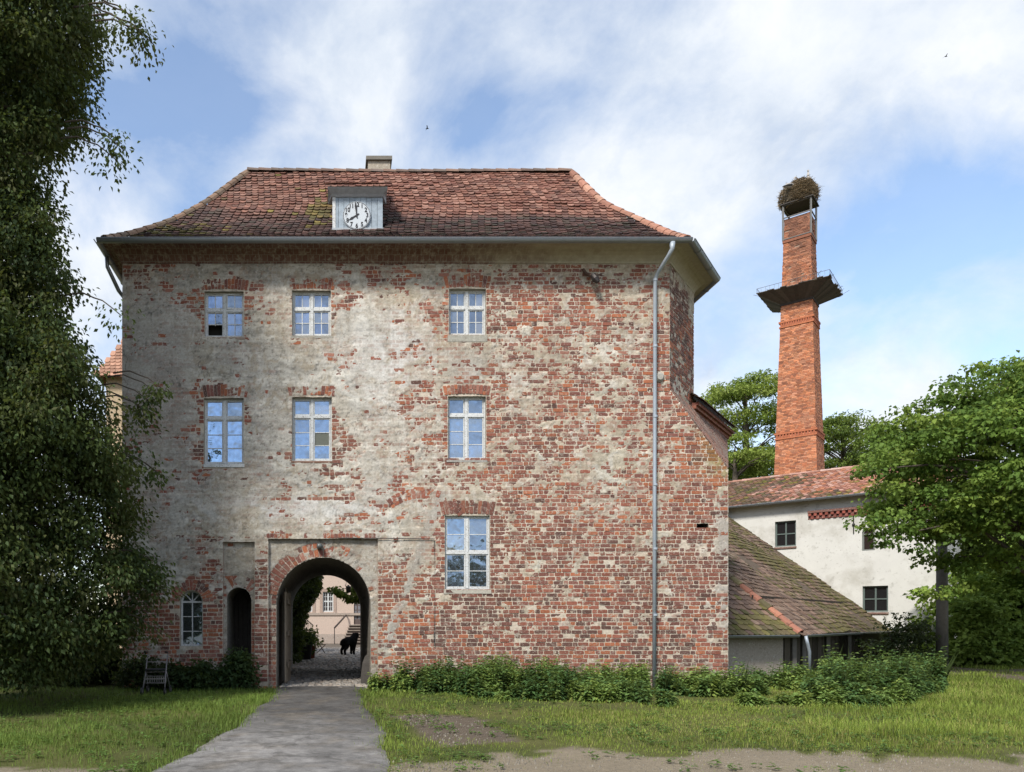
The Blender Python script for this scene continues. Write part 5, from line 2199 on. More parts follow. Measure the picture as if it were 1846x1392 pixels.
# dentilled brick band, each brick on its own
u0, zb = on_white(1457, 938)
u1 = UR - .02
zt_ = zb + .42
m = MB()
def wbox(mb, a, b, c, d, n1, col):
    vs = [TWB(a, c, -.02), TWB(b, c, -.02), TWB(b, d, -.02), TWB(a, d, -.02), TWB(a, c, n1), TWB(b, c, n1), TWB(b, d, n1), TWB(a, d, n1)]
    mb.add(vs, [(3, 2, 1, 0), (4, 5, 6, 7), (0, 1, 5, 4), (1, 2, 6, 5), (2, 3, 7, 6), (3, 0, 4, 7)], col)
wbox(m, u0, u1, zb + .30, zb + .40, .11, (.17, .085, .07))
wbox(m, u0, u1, zb + .02, zb + .30, .015, (.11, .035, .03))
bandb = m.build('brick_band', M_BRICK, wbld)
k = 0
u = u0 + .02
while u < u1 - .12:
    kk = random.uniform(.8, 1.2)
    m = MB()
    wbox(m, u, u + .11, zb + .17, zb + .295, .09, (.25 * kk, .07 * kk, .05 * kk))
    m.build('brick', M_BRICK, bandb)
    m = MB()
    wbox(m, u + .09, u + .20, zb + .03, zb + .155, .06, (.20 * kk, .06 * kk, .045 * kk))
    m.build('brick', M_BRICK, bandb)
    u += .215
# tie anchor
m = MB()
ua, za = on_white(1539, 930)
ub, zb2 = on_white(1539, 962)
m.bar(TWB(ua, za, .03), TWB(ua, zb2, .03), .03, .03, (.03, .03, .03))
m.ball(TWB(ua, (za + zb2) / 2, .03), .06, 6, (.03, .03, .03))
m.build('tie_anchor', M_METAL, wbld)
# roof
U = (-BN * 3.4 + Vector((0, 0, 1.62))).normalized()
NN = BU.cross(U).normalized()
SLW = math.hypot(3.75, 1.78)
E0 = TWB(UL, ZE - .10, .38)
LW = UR - UL + .35
m = MB()
m.add([E0, E0 + BU * LW, E0 + BU * LW + U * SLW, E0 + U * SLW], [(0, 1, 2, 3)], (.20, .09, .06))
Eb = TWB(UL, ZE - .10, -6.9)
m.add([E0 + U * SLW, E0 + BU * LW + U * SLW, Eb + BU * LW, Eb], [(0, 1, 2, 3)], (.20, .09, .06))
wr_ = m.build('roof', M_TILE, wbld)
wtl = []
s = -.02
i = 0
while s < SLW - .1:
    u = .1 * (i % 2)
    while u < LW:
        g = (sfbm(u * .45, s * .7, 801, 4))
        uu = u / LW
        c = random.choice([(.30, .135, .09), (.35, .175, .125), (.25, .115, .085), (.38, .23, .18), (.34, .145, .08)])
        kk = random.uniform(.8, 1.2)
        c = tuple(v * kk for v in c)
        dk = max(0.0, min(1.0, (.80 - uu) * 2.4 + (g - .5) * 2.8 - s * .18))
        if random.random() < dk:
            c = lerp3(c, random.choice([(.055, .052, .028), (.075, .055, .04), (.06, .066, .022)]), random.uniform(.5, .95))
        ms = math.exp(-((uu - .82) / .10) ** 2) * max(0, 1.35 - s / 1.6) + max(0, (g - .55)) * 2
        if random.random() < ms:
            c = lerp3(c, random.choice([(.15, .14, .025), (.20, .16, .03), (.10, .10, .02)]), random.uniform(.5, .95))
        p = E0 + BU * u + U * (s + random.uniform(-.012, .012) + ((sfbm(u * .4, s, 811, 2)) - .5) * .1) + NN * random.uniform(0, .015)
        a_v, b_f = tile_geo(p, BU, U, NN, .20, .42, lift=.05, th=.03)
        wtl.append((1 / p.y, a_v, b_f, c))
        u += .20
    s += .235
    i += 1
m = MB()
for q in wtl:
    m.add(q[1], q[2], q[3])
o = m.build('tile_courses', M_TILE, wr_)
o['kind'] = 'stuff'
ridge_run([E0 + U * (SLW + .02) + BU * t for t in (0, LW * .5, LW)], wr_, [(.34, .20, .16), (.28, .15, .11), (.40, .28, .24)], .42, .12)
gutter([TWB(UL, ZE - .10, .44), TWB(UR + .3, ZE - .10, .44)], .075, 'gutter', wbld, M_ZINC)
# soffit board
m = MB()
m.add([TWB(UL, ZE - .03, -.02), TWB(UR + .2, ZE - .03, -.02), TWB(UR + .2, ZE - .12, .38), TWB(UL, ZE - .12, .38)], [(0, 1, 2, 3)], (.10, .09, .08))
m.build('soffit', M_WOOD, wbld)

# ================================================================== factory chimney with storks' nest
fc = empty('factory_chimney', P(1441.5, 855, 41.0))
fc.location.z = 0
tag(fc, 'tall square tapering orange brick chimney behind the white building', 'chimney')
FTH = rad(43)
FU = Vector((math.cos(FTH), -math.sin(FTH), 0))
FV = Vector((math.sin(FTH), math.cos(FTH), 0))
FC = Vector((fc.location.x, 41.0, 0))


def half(z):
    return (1.98 - (z - 9.4) * .058) / 2


ZTOP = CH + (HY - 397) * 41 / F
m = MB()
ring4 = lambda h, z: [FC + FU * a * h + FV * b * h + Vector((0, 0, z)) for a, b in ((-1, -1), (1, -1), (1, 1), (-1, 1))]
vs = ring4(half(0) - .02, 0) + ring4(half(ZTOP) - .02, ZTOP)
m.add(vs, [(0, 1, 5, 4), (1, 2, 6, 5), (2, 3, 7, 6), (3, 0, 4, 7), (4, 5, 6, 7)], (.30, .22, .17))
shaft = m.build('shaft', M_CBRICK, fc)
m = MB()
z = 4.0
i = 0
cs_ = .088
ZP = CH + (HY - 545) * 41 / F
while z < ZTOP - .02:
    h = half(z)
    for (A, B) in ((FU, -FV), (FV, FU), (-FU, FV), (-FV, -FU)):
        x = -h - (.0 if i % 2 else .06)
        while x < h - .02:
            L = random.choice((.25, .25, .125)) * random.uniform(.92, 1.05)
            a, b = max(x, -h), min(x + L - .012, h)
            if h - b < .06:
                b = h
            dep = h + random.uniform(.0, .012) + (.012 if z > ZP else 0) * random.random()
            if z > ZP and random.random() < .05:
                dep -= .03
            f0 = FC + B * dep
            k = random.uniform(.72, 1.22)
            c = random.choice([(.47, .185, .092), (.50, .22, .12), (.39, .145, .075), (.46, .215, .13), (.30, .125, .075)])
            g = (sfbm(x * 1.2 + z * .3, z * .5, 901, 3))
            c = tuple(v * k for v in lerp3(c, (.14, .07, .05), max(0, min(.8, (g - .55) * 3 + max(0, (z - ZTOP + 1.6) * .35)))))
            zz0, zz1 = z + .006, z + cs_ - .006
            vs = [f0 + A * a + Vector((0, 0, zz0)), f0 + A * b + Vector((0, 0, zz0)), f0 + A * b + Vector((0, 0, zz1)), f0 + A * a + Vector((0, 0, zz1))]
            vs += [v - B * .05 for v in vs]
            m.add(vs, [(0, 1, 2, 3), (4, 5, 1, 0), (3, 2, 6, 7), (1, 5, 6, 2), (4, 0, 3, 7)], c)
            x += L
    z += cs_
    i += 1
o = m.build('brickwork', M_CBRICK, shaft)
o['kind'] = 'stuff'
# corbel bands: dentils between two courses
for py in (588, 789):
    zb = CH + (HY - py) * 41 / F
    h = half(zb)
    m = MB()
    for (za, zc_, e) in ((zb - .16, zb - .08, .05), (zb + .10, zb + .19, .07)):
        vs = ring4(h + e, za) + ring4(h + e, zc_)
        m.add(vs, [(0, 1, 5, 4), (1, 2, 6, 5), (2, 3, 7, 6), (3, 0, 4, 7), (4, 5, 6, 7), (3, 2, 1, 0)], (.40, .14, .07))
    bandc = m.build('corbel_band', M_CBRICK, fc)
    for (A, B) in ((FU, -FV), (FV, FU)):
        n = 13
        for k in range(n):
            c = -h + 2 * h * (k + .5) / n
            f0 = FC + B * (h + .055)
            vs = [f0 + A * (c + a) + Vector((0, 0, zb + b)) for a, b in ((-.04, -.08), (.04, -.08), (.04, .10), (-.04, .10))]
            vs += [v - B * .07 for v in vs]
            MB().add(vs, [(0, 1, 2, 3), (4, 5, 1, 0), (3, 2, 6, 7), (1, 5, 6, 2), (4, 0, 3, 7)], (.34, .11, .06)).build('brick', M_CBRICK, bandc)
zc_ = CH + (HY - 437) * 41 / F
m = MB()
vs = ring4(half(zc_) + .05, zc_ - .09) + ring4(half(zc_) + .05, zc_ + .05)
m.add(vs, [(0, 1, 5, 4), (1, 2, 6, 5), (2, 3, 7, 6), (3, 0, 4, 7), (4, 5, 6, 7), (3, 2, 1, 0)], (.22, .09, .055))
m.build('corbel_band', M_CBRICK, fc)
# flared catch tray of boards
zp0, zp1 = ZP - .14, ZP + .40
h0, h1 = half(zp0) + .02, half(zp0) + .95
tray = MB().add(ring4(half(ZP) + .05, ZP - .26) + ring4(half(ZP) + .05, ZP - .14), [(0, 1, 5, 4), (1, 2, 6, 5), (2, 3, 7, 6), (3, 0, 4, 7)], (.05, .04, .035)).build('tray', M_WOOD, fc)
for (A, B) in ((FU, -FV), (FV, FU), (-FU, FV), (-FV, -FU)):
    nb = 12
    for k in range(nb):
        f0, f1 = -1 + 2 * k / nb, -1 + 2 * (k + .993) / nb
        kk = random.uniform(.6, 1.3)
        j = random.uniform(-.05, .06)
        vs = []
        for th in (0, .035):
            for (f, hh, zz) in ((f0, h0, zp0), (f1, h0, zp0), (f1, h1 + j, zp1 + j * .7), (f0, h1 + j, zp1 + j * .7)):
                vs.append(FC + A * f * hh + B * hh + Vector((0, 0, zz + th)))
        MB().add(vs, [(0, 1, 2, 3), (7, 6, 5, 4), (0, 4, 5, 1), (1, 5, 6, 2), (2, 6, 7, 3), (3, 7, 4, 0)], (.085 * kk, .075 * kk, .068 * kk)).build('board', M_WOOD, tray)
m = MB()
for (A, B) in ((FU, -FV), (FV, FU), (-FU, FV), (-FV, -FU)):
    a, b = FC + A * -h1 + B * h1, FC + A * h1 + B * h1
    for zz in (zp1 + .28,):
        m.tube([a + Vector((0, 0, zz)), b + Vector((0, 0, zz))], .012, 5, (.16, .16, .16))
    for k in range(17):
        p = a.lerp(b, k / 16)
        m.tube([p + Vector((0, 0, zp1)), p + Vector((0, 0, zp1 + .28))], .007, 4, (.16, .16, .16))
m.build('wire_guard', M_METAL, tray)
m = MB()
for k in range(90):
    (A, B) in ((FU, -FV),)
    A, B = random.choice(((FU, -FV), (FV, FU), (-FU, FV)))
    p = FC + A * random.uniform(-1, 1) * h1 + B * (h1 * random.uniform(.7, 1)) + Vector((0, 0, zp1 - .05))
    d = Vector((random.uniform(-1, 1), random.uniform(-1, 1), random.uniform(-.1, .9))).normalized()
    m.tube([p, p + d * random.uniform(.2, .6)], .010, 3, (.12, .09, .06))
m.build('fallen_twigs', M_WOOD, tray)['kind'] = 'stuff'
# steel stand and nest
ns = empty('nest_stand', (FC.x, FC.y, ZTOP - 1.2))
tag(ns, 'steel post stand carrying the stork nest on the chimney top', 'stand')
hs = half(ZTOP) + .06
ZN = CH + (HY - 372) * 41 / F
for a, b in ((-1, -1), (1, -1), (1, 1), (-1, 1)):
    p = FC + FU * a * hs + FV * b * hs
    m = MB()
    m.bar((p.x, p.y, ZTOP - 1.15), (p.x, p.y, ZN), .07, .07, (.22, .215, .20))
    m.build('post', M_METAL, ns)
for zz in (ZTOP - 1.1, ZTOP + .06, ZN - .02):
    m = MB()
    r4 = ring4(hs + .01, zz)
    for k in range(4):
        m.bar(r4[k], r4[(k + 1) % 4], .05, .05, (.10, .095, .09))
    m.build('rail', M_METAL, ns)
m = MB()
vs = ring4(hs + .12, ZN) + ring4(hs + .12, ZN + .06)
m.add(vs, [(0, 1, 5, 4), (1, 2, 6, 5), (2, 3, 7, 6), (3, 0, 4, 7), (4, 5, 6, 7), (3, 2, 1, 0)], (.05, .045, .04))
m.build('platform', M_WOOD, ns)
m = MB()
nc_ = Vector((FC.x - .02, FC.y, ZN + .06))
RNp = 1.0
m.lathe([(.62, 0), (.76, .12), (.82, .42), (.80, .78), (.66, 1.05), (.42, 1.16), (.2, 1.12)], nc_, 18, (.10, .08, .055))
nest = m.build('stork_nest', M_WOOD, None)
tag(nest, 'big round stork nest of twigs on the chimney stand', 'nest')
tw = MB()
for k in range(2600):
    q = random.uniform(0, 2 * math.pi)
    zz = random.uniform(-.08, 1.2)
    rr = np.interp(zz, [0, .12, .42, .78, 1.05, 1.18], [.70, .80, .85, .82, .68, .42]) * random.uniform(.92, 1.08) * (1 + .12 * math.sin(q * 3 + 1))
    p = nc_ + Vector((math.cos(q) * rr, math.sin(q) * rr, zz))
    t = Vector((-math.sin(q), math.cos(q), random.uniform(-.35, .35)))
    if random.random() < .15:
        t = Vector((math.cos(q), math.sin(q), random.uniform(-.7, .5)))
    t = (t + Vector((random.uniform(-.4, .4), random.uniform(-.4, .4), random.uniform(-.3, .3)))).normalized()
    L = random.uniform(.12, .42)
    k_ = random.uniform(.5, 1.5)
    tw.tube([p - t * L / 2, p + t * L / 2], random.uniform(.006, .014), 3, (.27 * k_, .215 * k_, .145 * k_), cap=False)
for k in range(150):
    q = random.uniform(0, 2 * math.pi)
    zz = random.uniform(-.05, 1.2)
    rr = float(np.interp(zz, [0, .42, .78, 1.18], [.70, .85, .82, .45]))
    p = nc_ + Vector((math.cos(q) * rr, math.sin(q) * rr, zz))
    t = Vector((math.cos(q) + random.uniform(-.8, .8), math.sin(q) + random.uniform(-.8, .8), random.uniform(-.6, .9))).normalized()
    k_ = random.uniform(.5, 1.3)
    tw.tube([p - t * .1, p + t * random.uniform(.12, .40)], [.012, .004], 3, (.22 * k_, .17 * k_, .115 * k_), cap=False)
o = tw.build('twigs', M_WOOD, nest)
o['kind'] = 'stuff'


def stork(loc, face, label, lying):
    """white stork: body loft, S-neck, bill"""
    r = MB()
    f = Vector((math.cos(face), math.sin(face), 0))
    up = Vector((0, 0, 1))
    L = Vector(loc)
    if lying:
        pts = [L - f * .40 + up * .10, L - f * .2 + up * .16, L + up * .18, L + f * .22 + up * .2, L + f * .30 + up * .34, L + f * .27 + up * .52, L + f * .30 + up * .66, L + f * .37 + up * .70, L + f * .44 + up * .68]
        rr = [.03, .12, .16, .13, .07, .045, .045, .055, .03]
    else:
        pts = [L - f * .30 + up * .05, L - f * .16 + up * .18, L + up * .36, L + f * .08 + up * .52, L + f * .10 + up * .66, L + f * .06 + up * .80, L + f * .08 + up * .92, L + f * .14 + up * .95, L + f * .20 + up * .93]
        rr = [.03, .11, .15, .12, .07, .045, .042, .052, .03]
    r.tube(pts, rr, 10, (.36, .34, .32))
    o = r.build('stork', M_PAINT, None, smooth=True)
    tag(o, label, 'stork')
    b = MB()
    b.tube([pts[-1], pts[-1] + f * .17 - up * .03], [.02, .004], 6, (.20, .07, .04))
    b.build('beak', M_PAINT, o)
    w = MB()
    side = f.cross(up)
    for s in (-1, 1):
        c = pts[1] + side * s * .10
        w.tube([pts[0] - f * .05 + side * s * .03, c, pts[2] + side * s * .12], [.02, .06, .07], 7, (.05, .05, .05))
    w.build('wing', M_PAINT, o, smooth=True)
    return o


stork(P(1424, 318, 40.6) - Vector((0, 0, .70)), rad(15), 'grey stork sitting low in the nest with its head raised', True)
stork(P(1457, 337, 40.9), rad(60), 'pale stork standing upright at the edge of the nest', False)
# ================================================================== vegetation
def nrm(a):
    return a / (np.linalg.norm(a, axis=1, keepdims=True) + 1e-9)


def leaves(pos, axis, up, ln, wd, col, fold=.18, rng=RNG):
    """rhombic leaves folded along the midrib: 4 verts, 2 triangles each"""
    n = len(pos)
    axis = nrm(axis)
    side = nrm(np.cross(axis, up))
    nor = np.cross(side, axis)
    ln, wd = np.broadcast_to(ln, n)[:, None], np.broadcast_to(wd, n)[:, None]
    v = np.empty((n, 4, 3))
    v[:, 0] = pos
    v[:, 1] = pos + axis * ln * .45 + side * wd * .5 + nor * wd * fold
    v[:, 2] = pos + axis * ln - nor * ln * .12
    v[:, 3] = pos + axis * ln * .45 - side * wd * .5 + nor * wd * fold
    b = np.arange(n) * 4
    t = np.empty((n, 2, 3), dtype=np.int64)
    t[:, 0] = np.stack([b, b + 1, b + 2], 1)
    t[:, 1] = np.stack([b, b + 2, b + 3], 1)
    return v.reshape(-1, 3), t.reshape(-1, 3), np.repeat(col, 4, axis=0)


def leaf_obj(name, parts, mat, parent):
    V, T_, C_ = [], [], []
    o = 0
    for v, t, c in parts:
        V.append(v)
        T_.append(t + o)
        C_.append(c)
        o += len(v)
    return obj(name, mesh_np(name, np.concatenate(V), tris=np.concatenate(T_), col=np.concatenate(C_)), mat, parent)


def crown_leaves(centers, rc, per, ln, wd, cols, droop=.5, flat=.5, axis_out=None, rng=RNG, hang=0.0):
    """bunches of leaves round cluster centres; rc radius, flat = vertical squash, hang = strings drooping below"""
    n = len(centers)
    N = n * per
    c = np.repeat(centers, per, axis=0)
    r = rng.normal(size=(N, 3))
    r = r / (np.linalg.norm(r, axis=1, keepdims=True) + 1e-9) * (rng.random((N, 1)) ** .45)
    sc = np.repeat(rc * rng.uniform(.65, 1.35, n), per)[:, None]
    p = c + r * sc * np.array([1, 1, flat])
    if hang:
        p[:, 2] -= hang * sc[:, 0] * (rng.random(N) ** 1.4)
    ax = r * np.array([1, 1, .3]) + rng.normal(size=(N, 3)) * .45
    ax[:, 2] -= droop
    up = rng.normal(size=(N, 3)) * .55 + np.array([0, 0, 1.0])
    cc_ = np.array(cols)
    pick = rng.integers(0, len(cc_), n)
    col = np.repeat(cc_[pick], per, axis=0) * rng.uniform(.82, 1.2, (N, 1))
    k = rng.uniform(.7, 1.3, N)
    return leaves(p, ax, up, ln * k, wd * k, col)


def limb_tubes(mb, start, r0, targets, seed=1, sag=.0, n=6):
    rnd = random.Random(seed)
    for t, r in targets:
        a, b = Vector(start), Vector(t)
        pts = []
        for k in range(n + 1):
            f = k / n
            p = a.lerp(b, f)
            p += Vector((rnd.uniform(-1, 1), rnd.uniform(-1, 1), rnd.uniform(-1, 1))) * .10 * (b - a).length * f * (1 - f)
            p.z += (b - a).length * .16 * math.sin(math.pi * f) - sag * f * f
            pts.append(p)
        mb.tube(pts, [r * (1 - .85 * k / n) + .008 for k in range(n + 1)], 6)


def sample_crown(n, fn, bounds, rng, shell=.6):
    """random centres where fn(p) (signed: >0 inside, larger = deeper) allows, biased to the shell"""
    out = []
    lo, hi = np.array(bounds[0]), np.array(bounds[1])
    while sum(len(o) for o in out) < n:
        p = lo + rng.random((4000, 3)) * (hi - lo)
        d = fn(p)
        keep = (d > 0) & (rng.random(4000) < np.where(d < shell, 1.0, np.exp(-(d - shell) / .9)))
        out.append(p[keep])
    return np.concatenate(out)[:n]


# ---- the big dark tree at the left
TX, TY = -8.58, 14.6
zt_tab = np.array([0.7, 1.2, 1.9, 2.6, 3.4, 4.2, 5.0, 5.8, 6.5, 7.2, 8.0, 8.8, 9.6, 10.6, 11.6, 12.6, 13.6, 14.8, 15.8, 16.8, 17.6])
rt_tab = np.array([4.0, 4.6, 5.0, 5.25, 5.0, 4.75, 5.05, 4.75, 4.45, 4.0, 3.8, 3.45, 3.3, 3.4, 3.75, 3.95, 4.25, 4.4, 3.9, 2.6, .6])


def big_crown(p):
    dx, dy, z = p[:, 0] - TX, p[:, 1] - TY, p[:, 2]
    ang = np.arctan2(dy, dx)
    r = np.hypot(dx, dy / .66)
    R = np.interp(z, zt_tab, rt_tab, left=0, right=0)
    R = R * (1 + .26 * (fbm(ang * 2.2 + 20, z * .9, 1001, 3) - .5)) - .15
    d = R - r
    g = fbm(p[:, 0] * .75 + p[:, 1] * .5, p[:, 2] * .75 - p[:, 1] * .3, 1011, 3)
    d = np.where(g < .40, -1, d)
    d = np.where((z < 1.6) & (dx < 2.2), -1, d)      # open dark hollow under the crown
    return d


rng1 = np.random.default_rng(11)
cent = np.concatenate([sample_crown(3300, big_crown, ((-9.4, 10.5, .6), (-2.6, 18.2, 15.0)), rng1, .9),
                       sample_crown(500, big_crown, ((-14.1, 10.5, .6), (-2.6, 18.2, 20.5)), rng1, .9)])
sprigs = np.array([P(232, 30, 14.2), P(222, 45, 14.2), P(210, 262, 14.4), P(255, 752, 15.5), P(262, 742, 15.5), P(255, 60, 14.2), P(245, 40, 14.2), P(262, 70, 14.2), P(275, 705, 15.5), P(262, 720, 15.5), P(250, 735, 15.5), P(286, 698, 15.5), P(280, 850, 15.5), P(268, 842, 15.5),
                   P(205, 250, 14.4), P(196, 280, 14.4), P(205, 560, 14.5), P(290, 1060, 15.0), P(285, 1020, 15.), P(272, 1130, 15.)])
cent = np.concatenate([cent, sprigs])
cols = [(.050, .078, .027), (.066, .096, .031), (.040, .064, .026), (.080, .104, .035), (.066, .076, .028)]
bt = empty('large_tree', (TX, TY, 0))
tag(bt, 'huge dark green broadleaf tree drooping over the grass beside the gatehouse', 'tree')
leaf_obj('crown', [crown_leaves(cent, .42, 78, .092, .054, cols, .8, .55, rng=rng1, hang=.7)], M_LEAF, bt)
m = MB()
m.tube([(TX, TY, -.2), (TX + .05, TY, 1.0), (TX - .05, TY + .1, 4), (TX + .1, TY, 8), (TX, TY, 13), (TX, TY, 18)], [.62, .48, .42, .36, .24, .06], 12)
sel = rng1.choice(len(cent) - 15, 130, replace=False)
for k in sel:
    c = cent[k]
    zb = max(1.6, min(17, c[2] - .35 * math.hypot(c[0] - TX, c[1] - TY) - .2 + (1.2 if c[2] < 3 else 0)))
    limb_tubes(m, (TX, TY, zb), 0, [(c, .05 + .03 * random.random())], int(k))
for c in sprigs:
    limb_tubes(m, (c[0] - .9, c[1] - .1, c[2] + .25), 0, [(c + np.array([.15, 0, -.1]), .010)], 5)
m.build('trunk', M_BARK, bt, smooth=True)

# ---- shrubs in the dark behind it and along the foot of the wall
def bush(name, c, rx, ry, h, n, per, ln, wd, cols, label, cat, mat=M_LEAF, group=None, droop=.3, seed=3, flat=.6, rc=.25, stems=9):
    rng = np.random.default_rng(seed)
    e = empty(name, (c[0], c[1], 0))
    tag(e, label, cat, group)
    p = rng.normal(size=(n, 3))
    p = p / np.linalg.norm(p, axis=1, keepdims=True) * rng.random((n, 1)) ** .4
    p[:, 2] = np.abs(p[:, 2])
    k = 1 + .35 * (fbm(np.arctan2(p[:, 1], p[:, 0]) * 2 + seed, p[:, 2] * 3, seed, 3) - .5)[:, None]
    ce = np.array([c[0], c[1], c[2] if len(c) > 2 else .1]) + p * np.array([rx, ry, h]) * k
    leaf_obj('foliage', [crown_leaves(ce, rc, per, ln, wd, cols, droop, flat, rng=rng)], mat, e)
    m = MB()
    for j in range(stems):
        t = ce[rng.integers(0, n)]
        m.tube([(c[0] + rng.uniform(-.2, .2), c[1] + rng.uniform(-.2, .2), -.05), ((c[0] + t[0]) / 2, (c[1] + t[1]) / 2, t[2] * .6), tuple(t)], [.03, .02, .006], 5)
    m.build('stems', M_BARK, e)
    return e


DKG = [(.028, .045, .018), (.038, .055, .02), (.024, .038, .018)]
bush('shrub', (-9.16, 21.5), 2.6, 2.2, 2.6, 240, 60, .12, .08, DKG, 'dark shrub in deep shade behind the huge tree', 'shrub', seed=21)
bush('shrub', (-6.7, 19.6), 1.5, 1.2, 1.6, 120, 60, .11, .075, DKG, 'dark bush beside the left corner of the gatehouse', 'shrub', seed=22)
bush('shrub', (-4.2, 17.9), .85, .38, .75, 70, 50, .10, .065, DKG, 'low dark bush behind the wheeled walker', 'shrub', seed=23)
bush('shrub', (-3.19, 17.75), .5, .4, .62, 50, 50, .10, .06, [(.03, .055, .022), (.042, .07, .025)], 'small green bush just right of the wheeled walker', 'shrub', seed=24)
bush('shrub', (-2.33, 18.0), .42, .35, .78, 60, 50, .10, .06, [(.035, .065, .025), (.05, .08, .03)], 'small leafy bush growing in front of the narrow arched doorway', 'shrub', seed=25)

# ---- maple at the right
mt = empty('maple_tree', (21.4, 22.2, 0))
tag(mt, 'leafy green maple spreading over the white wall by the utility pole', 'tree')
rng2 = np.random.default_rng(31)


def maple_crown(p):
    q = (p - np.array([20.85, 22.0, 6.1])) / np.array([4.6, 3.3, 3.5])
    a = np.arctan2(p[:, 2] - 6.1, p[:, 0] - 20.45)
    r = np.linalg.norm(q, axis=1)
    R = 1 + .34 * (fbm(a * 2.3 + 9, p[:, 1] * .5, 1101, 3) - .5)
    d = (R - r) * 3.5
    g = fbm(p[:, 0] * .7 + p[:, 1] * .4, p[:, 2] * 1.5, 1111, 3)
    d = np.where(g < .43, -1, d)
    # the crown thins out towards its lower left
    cut = (p[:, 2] < 4.2 - (p[:, 0] - 17.4) * .45) & (p[:, 0] < 18.4)
    return np.where(cut | (p[:, 2] < 3.2), -1, d)


cent2 = sample_crown(1050, maple_crown, ((15.2, 18.2, 2.6), (25.6, 25.8, 10)), rng2, .8)
extra = np.array([P(1560, 935, 21.5), P(1575, 945, 21.5), P(1592, 930, 21.5), P(1610, 925, 21.5), P(1585, 960, 21.5), P(1600, 975, 21.5), P(1640, 960, 21.7), P(1660, 985, 21.7), P(1625, 950, 21.6), P(1645, 940, 21.6),
                  P(1712, 925, 21.8), P(1722, 940, 21.8), P(1705, 950, 21.8), P(1735, 930, 21.8), P(1718, 965, 21.8), P(1740, 955, 21.8), P(1570, 850, 21.8), P(1590, 835, 21.8), P(1600, 800, 21.8), P(1690, 1070, 22.5), P(1710, 1062, 22.5), P(1730, 1055, 22.5), P(1600, 870, 21.8), P(1620, 880, 21.8), P(1585, 815, 21.8)])
cent2 = np.concatenate([cent2, extra])
GRN = [(.145, .235, .048), (.175, .265, .055), (.115, .195, .042), (.21, .29, .06), (.10, .17, .038)]
leaf_obj('crown', [crown_leaves(cent2, .46, 72, .125, .10, GRN, .55, .42, rng=rng2, hang=.25)], M_LEAFL, mt)
m = MB()
m.tube([(21.4, 22.2, -.2), (21.3, 22.2, .6), (21.0, 22.1, 2.5), (20.7, 22.1, 4.5), (20.5, 22, 6.5), (20.5, 22, 8.2)], [.38, .27, .23, .19, .12, .04], 10)
for k in rng2.choice(len(cent2), 70, replace=False):
    c = cent2[k]
    zb = max(2.4, min(7, c[2] - .3 * math.hypot(c[0] - 20.45, c[1] - 22)))
    limb_tubes(m, (20.45, 22.1, zb), 0, [(c, .035 + .03 * random.random())], int(k))
m.build('trunk', M_BARK, mt, smooth=True)

bush('hazel_bush', (26.0, 29.0), 3.6, 2.5, 4.6, 330, 60, .17, .14, [(.22, .33, .065), (.27, .38, .075), (.17, .27, .055)], 'bright green bush beside the dirt road beyond the pole', 'bush', M_LEAFL, seed=41, flat=.35, rc=.5)
bush('hazel_bush', (23.28, 27.2), 1.2, 1.0, 2.6, 90, 60, .16, .13, [(.17, .26, .055), (.21, .30, .065)], 'small green bush growing tight behind the wooden utility pole', 'bush', M_LEAFL, seed=42, flat=.4, rc=.4)
bush('hazel_bush', (25.3, 27.6), 1.5, .9, 4.9, 170, 60, .16, .13, [(.19, .29, .06), (.24, .34, .07)], 'tall leafy bush filling the gap just right of the utility pole', 'bush', M_LEAFL, seed=44, flat=.35, rc=.45)
bush('elder_bush', P(1625, 1190, 27)[:2], 1.3, .9, 1.75, 70, 46, .15, .07, [(.045, .065, .03), (.06, .08, .035)], 'sparse elder bush against the foot of the white wall', 'bush', seed=43, flat=.5, rc=.32)
for k, (x, y, h, lab) in enumerate(((34.4, 36.0, 9.0, 'tall dark tree at the far right beyond the dirt road'), (31.85, 42.0, 8.5, 'dark tree behind the end of the white building'), (42.4, 40.0, 10.0, 'large shadowy tree farthest right behind the dirt road'))):
    e = empty('shade_tree', (x, y, 0))
    tag(e, lab, 'tree')
    rng = np.random.default_rng(50 + k)
    fn = lambda p: (1 - np.linalg.norm((p - np.array([x, y, h * .55])) / np.array([4.2, 3.4, h * .52]), axis=1) + .3 * (fbm(p[:, 0] * .5, p[:, 2] * .6 + p[:, 1] * .3, 60 + k, 3) - .5)) * 4
    ce = sample_crown(420, fn, ((x - 5, y - 4, .3), (x + 5, y + 4, h + 1)), rng, 1.0)
    leaf_obj('crown', [crown_leaves(ce, .62, 40, .26, .2, [(.045, .072, .022), (.06, .09, .026), (.035, .058, .02)], .5, .5, rng=rng)], M_LEAF, e)
    m = MB()
    m.tube([(x, y, -.2), (x, y, h * .5), (x, y, h * .8)], [.3, .2, .05], 8)
    m.build('trunk', M_BARK, e)


